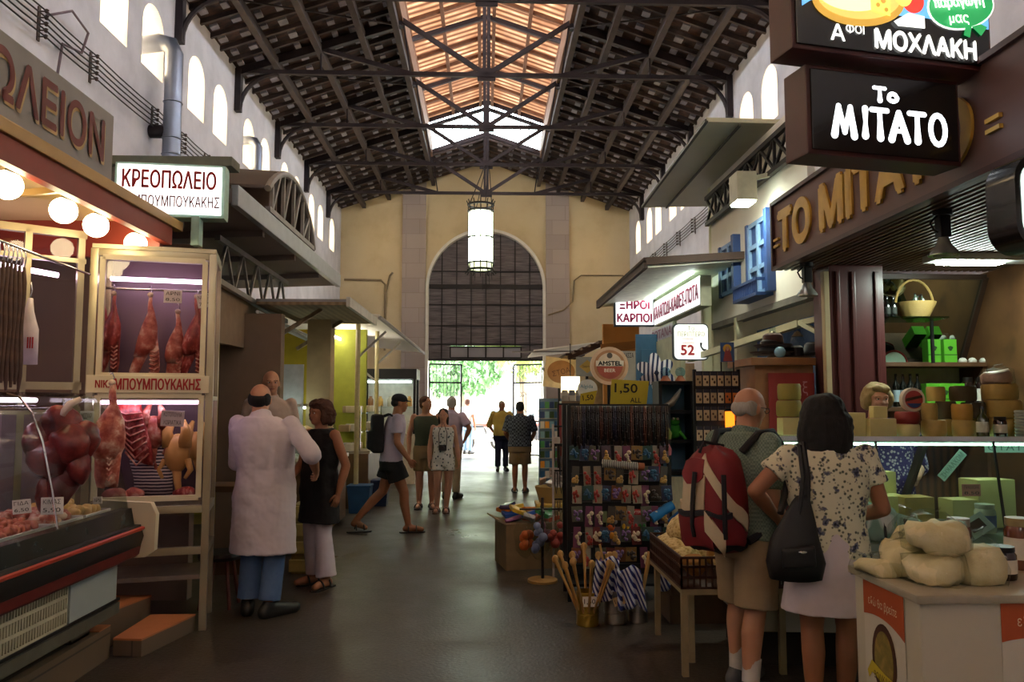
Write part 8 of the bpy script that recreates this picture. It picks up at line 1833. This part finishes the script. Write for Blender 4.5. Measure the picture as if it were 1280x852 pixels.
def patch(name, m_, a0, a1, lo, hi, off, th=.012):
    n_ = 16; u = [a0 + (a1 - a0) * i / n_ for i in range(n_ + 1)]; rows = 6; V_ = []; Fc = []
    for o_ in (off, off - th):
        for a in u: V_ += [pk(a, lo(a) + (hi(a) - lo(a)) * r_ / rows, o_) for r_ in range(rows + 1)]
    q_ = rows + 1; h_ = (n_ + 1) * q_
    for i in range(n_):
        for r_ in range(rows): p_ = i * q_ + r_; Fc += [(p_, p_ + q_, p_ + q_ + 1, p_ + 1), (h_ + p_, h_ + p_ + 1, h_ + p_ + q_ + 1, h_ + p_ + q_)]
        for r_ in (0, rows): p_ = i * q_ + r_; Fc.append((p_, h_ + p_, h_ + p_ + q_, p_ + q_))
    for i in (0, n_):
        for r_ in range(rows): p_ = i * q_ + r_; Fc.append((p_, p_ + 1, h_ + p_ + 1, h_ + p_))
    b = MB(); b.add(V_, Fc); b.build(name, m_, k, 50)
ln = lambda a0, z0, a1, z1: (lambda a: z0 + (z1 - z0) * (a - a0) / (a1 - a0)); up_ = lambda f, d: (lambda a: f(a) + d)
c1 = ln(98, .2, 195, -.12); patch('cream_panel', cremn, 98, 195, up_(c1, -.045), up_(c1, .035), .014)
patch('cream_panel', cremn, 60, 108, lambda a: -.06, lambda a: .12, .012)
patch('pocket', redn, 62, 125, lambda a: -.25, lambda a: -.09, .028, .03)
c2 = ln(112, -.1, 150, -.23); patch('cream_panel', cremn, 112, 150, up_(c2, -.05), up_(c2, .04), .034, .03)
patch('top_flap', redn, 55, 105, lambda a: .1 + abs(a - 80) * .0016 - .03, lambda a: .2, .02)
patch('cream_panel', cremn, 40, 60, lambda a: -.24, lambda a: -.02, .016)
patch('dark_base', navyn, 0, 359, lambda a: -.268, lambda a: -.235, .01)
patch('dark_band', navyn, 60, 165, lambda a: -.085, lambda a: -.062, .03, .03)
for a in (92, 150): MB().tube([pk(a, z, .03) for z in (.14, .05, -.04, -.12, -.2)], .013, 6).build('compression_strap', navyn, k)
MB().tube([pk(90, .23, .02), pk(90, .24, .0) + Vector((0, 0, .05)), pk(270, .23, -.02) + Vector((0, 0, .04))], .009, 6).build('grab_loop', navyn, k)
for s_ in (-1, 1): MB().tube([(s_ * .11, -.07, .24), (s_ * .15, -.15, .335), (s_ * .155, -.25, .345), (s_ * .16, -.36, .22), (s_ * .17, -.37, .02), (s_ * .17, -.2, -.16), (s_ * .15, -.06, -.22)], .021, 8).build('shoulder_strap', navyn, k)
k = thing('sun_cap', 'olive cloth cap held in the hand of the elderly man', 'cap', W(t, (-.2, -.2, .72)), t.rotation_euler.z)
soft('cap_crown', mat('cap_olive', '#7a7048', .85, var=.1), k, [((0, .02, 0), (.1, .2, .16), (.3, 0, 0))], .008, .012, 3); soft('brim', MATS['cap_olive'], k, [((-.01, -.1, -.07), (.03, .12, .16), (.6, 0, 0))], .007, .004, 5)
# 11 dark haired woman
fl = tex('blouse_floral', 'voronoi', ['#3f4a3f', '#8a8a78', '#d6d2b8', '#d6d2b8'], 44, .85, stops=[.1, .28, .36, .5])
N, L = nodes(fl); pb = N['Principled BSDF']; base_ = pb.inputs['Base Color'].links[0].from_socket; tc = N.new('ShaderNodeTexCoord')
v2 = N.new('ShaderNodeTexVoronoi'); v2.inputs['Scale'].default_value = 15; ns = N.new('ShaderNodeTexNoise'); ns.inputs['Scale'].default_value = 40; ad = N.new('ShaderNodeMix'); ad.data_type = 'VECTOR'; ad.inputs[0].default_value = .06
L.new(tc.outputs['Object'], ad.inputs[4]); L.new(tc.outputs['Object'], ns.inputs['Vector']); L.new(ns.outputs['Color'], ad.inputs[5]); L.new(ad.outputs[1], v2.inputs['Vector'])
r5 = ramp(N, [(.12, '#2a2f55'), (.2, '#6d74a8'), (.3, '#8f8fa0'), (.36, '#ffffff')]); L.new(v2.outputs['Distance'], r5.inputs[0]); mx = N.new('ShaderNodeMix'); mx.data_type = 'RGBA'; mx.blend_type = 'MULTIPLY'; mx.inputs[0].default_value = 1
L.new(base_, mx.inputs[6]); L.new(r5.outputs[0], mx.inputs[7]); L.new(mx.outputs[2], pb.inputs['Base Color'])
t, P, hp, Hm, hh = person('dark haired woman with her back turned in a floral blouse and short white skirt', 1.7, 3.9, pi - .1, 1.59, skin_t, dict(elL=(.225, .02, .7), wrL=(.13, -.1, .6), elR=(-.17, .0, .645), wrR=(-.13, -.13, .6), anL=(.06, .01, .05), anR=(-.045, -.03, .05)), (-.1, .15), 1.13, .01, .008,
  [('skirt', mat('skirt_white', '#d0c4cb', .85, var=.06), dict(hem=.335, flare=1.18, inf=.02)), ('blouse', fl, dict(hem=.45, sleeve=.5, inf=.022, fold=.007)), ('sandal', shoe_k, {})], (h_dark, [((0, .12, .17), (.52, .55, .43)), ((0, .32, -.25), (.56, .34, .62)), ((.4, .12, -.35), (.24, .38, .6)), ((-.4, .12, -.35), (.24, .38, .6)), ((.16, .32, -.7), (.34, .2, .3)), ((-.2, .32, -.66), (.3, .2, .3))], .012))
k = thing('shoulder_bag', 'black shoulder bag hanging at the left side of the dark haired woman', 'bag', W(t, (.2, .13, .89)), t.rotation_euler.z)
rg = lambda z, a_, b_: [Vector((a_ * math.copysign(abs(cos(u)) ** .7, cos(u)) - (.0 if z < 0 else z * .2), b_ * math.copysign(abs(sin(u)) ** .7, sin(u)), z)) for u in [2 * pi * j_ / 28 for j_ in range(28)]]
MB().loft([rg(*v) for v in ((-.185, .09, .03), (-.18, .125, .055), (-.1, .135, .068), (0, .115, .06), (.1, .075, .04), (.19, .04, .022), (.22, .025, .015))]).jitter(.012, 12, 3).build('bag_body', mat('bag_black', '#141316', .55, var=.1), k, 180)
soft('pocket', MATS['bag_black'], k, [((.0, .06, -.07), (.16, .035, .1), (0, .08, 0))], .008, .003, 4)
MB().tube([(-.06, .0, .1), (-.07, .0, .3), (-.07, -.06, .46), (-.06, -.16, .44), (-.03, -.17, .3), (.05, -.05, .12)], .016, 8).build('strap', MATS['bag_black'], k); MB().tube([(-.02, .02, .12), (-.045, .02, .3), (-.05, -.05, .45)], .012, 6).build('strap', MATS['bag_black'], k); MB().ell((-.01, .095, -.04), (.02, .004, .008)).build('clasp', chrome, k)
# 12 seller
purp = tex('purple_print', 'voronoi', ['#d2cce0', '#d2cce0', '#3a2f7a'], 45, .85, stops=[0, .32, .42])
person('cheese seller with curly blond grey hair and a purple print blouse behind the counter', 2.78, 5.5, -.1, 1.64, skin_p, dict(wrL=(.1, -.13, .6), wrR=(-.1, -.13, .6)), (0, .08), 1.25, .04, .009, [('trousers', black_c, dict(len=1.95)), ('blouse', purp, dict(hem=.44, sleeve=1.1, inf=.03)), ('shoe', shoe_k, {})], (h_blond, [((0, .12, .2), (.44, .44, .36)), ((.33, .1, -.05), (.2, .3, .34)), ((-.33, .1, -.05), (.2, .3, .34)), ((0, .3, -.05), (.36, .26, .38)), ((0, -.28, .36), (.3, .12, .12))], .012), z0=.06, brow='#8a7350')
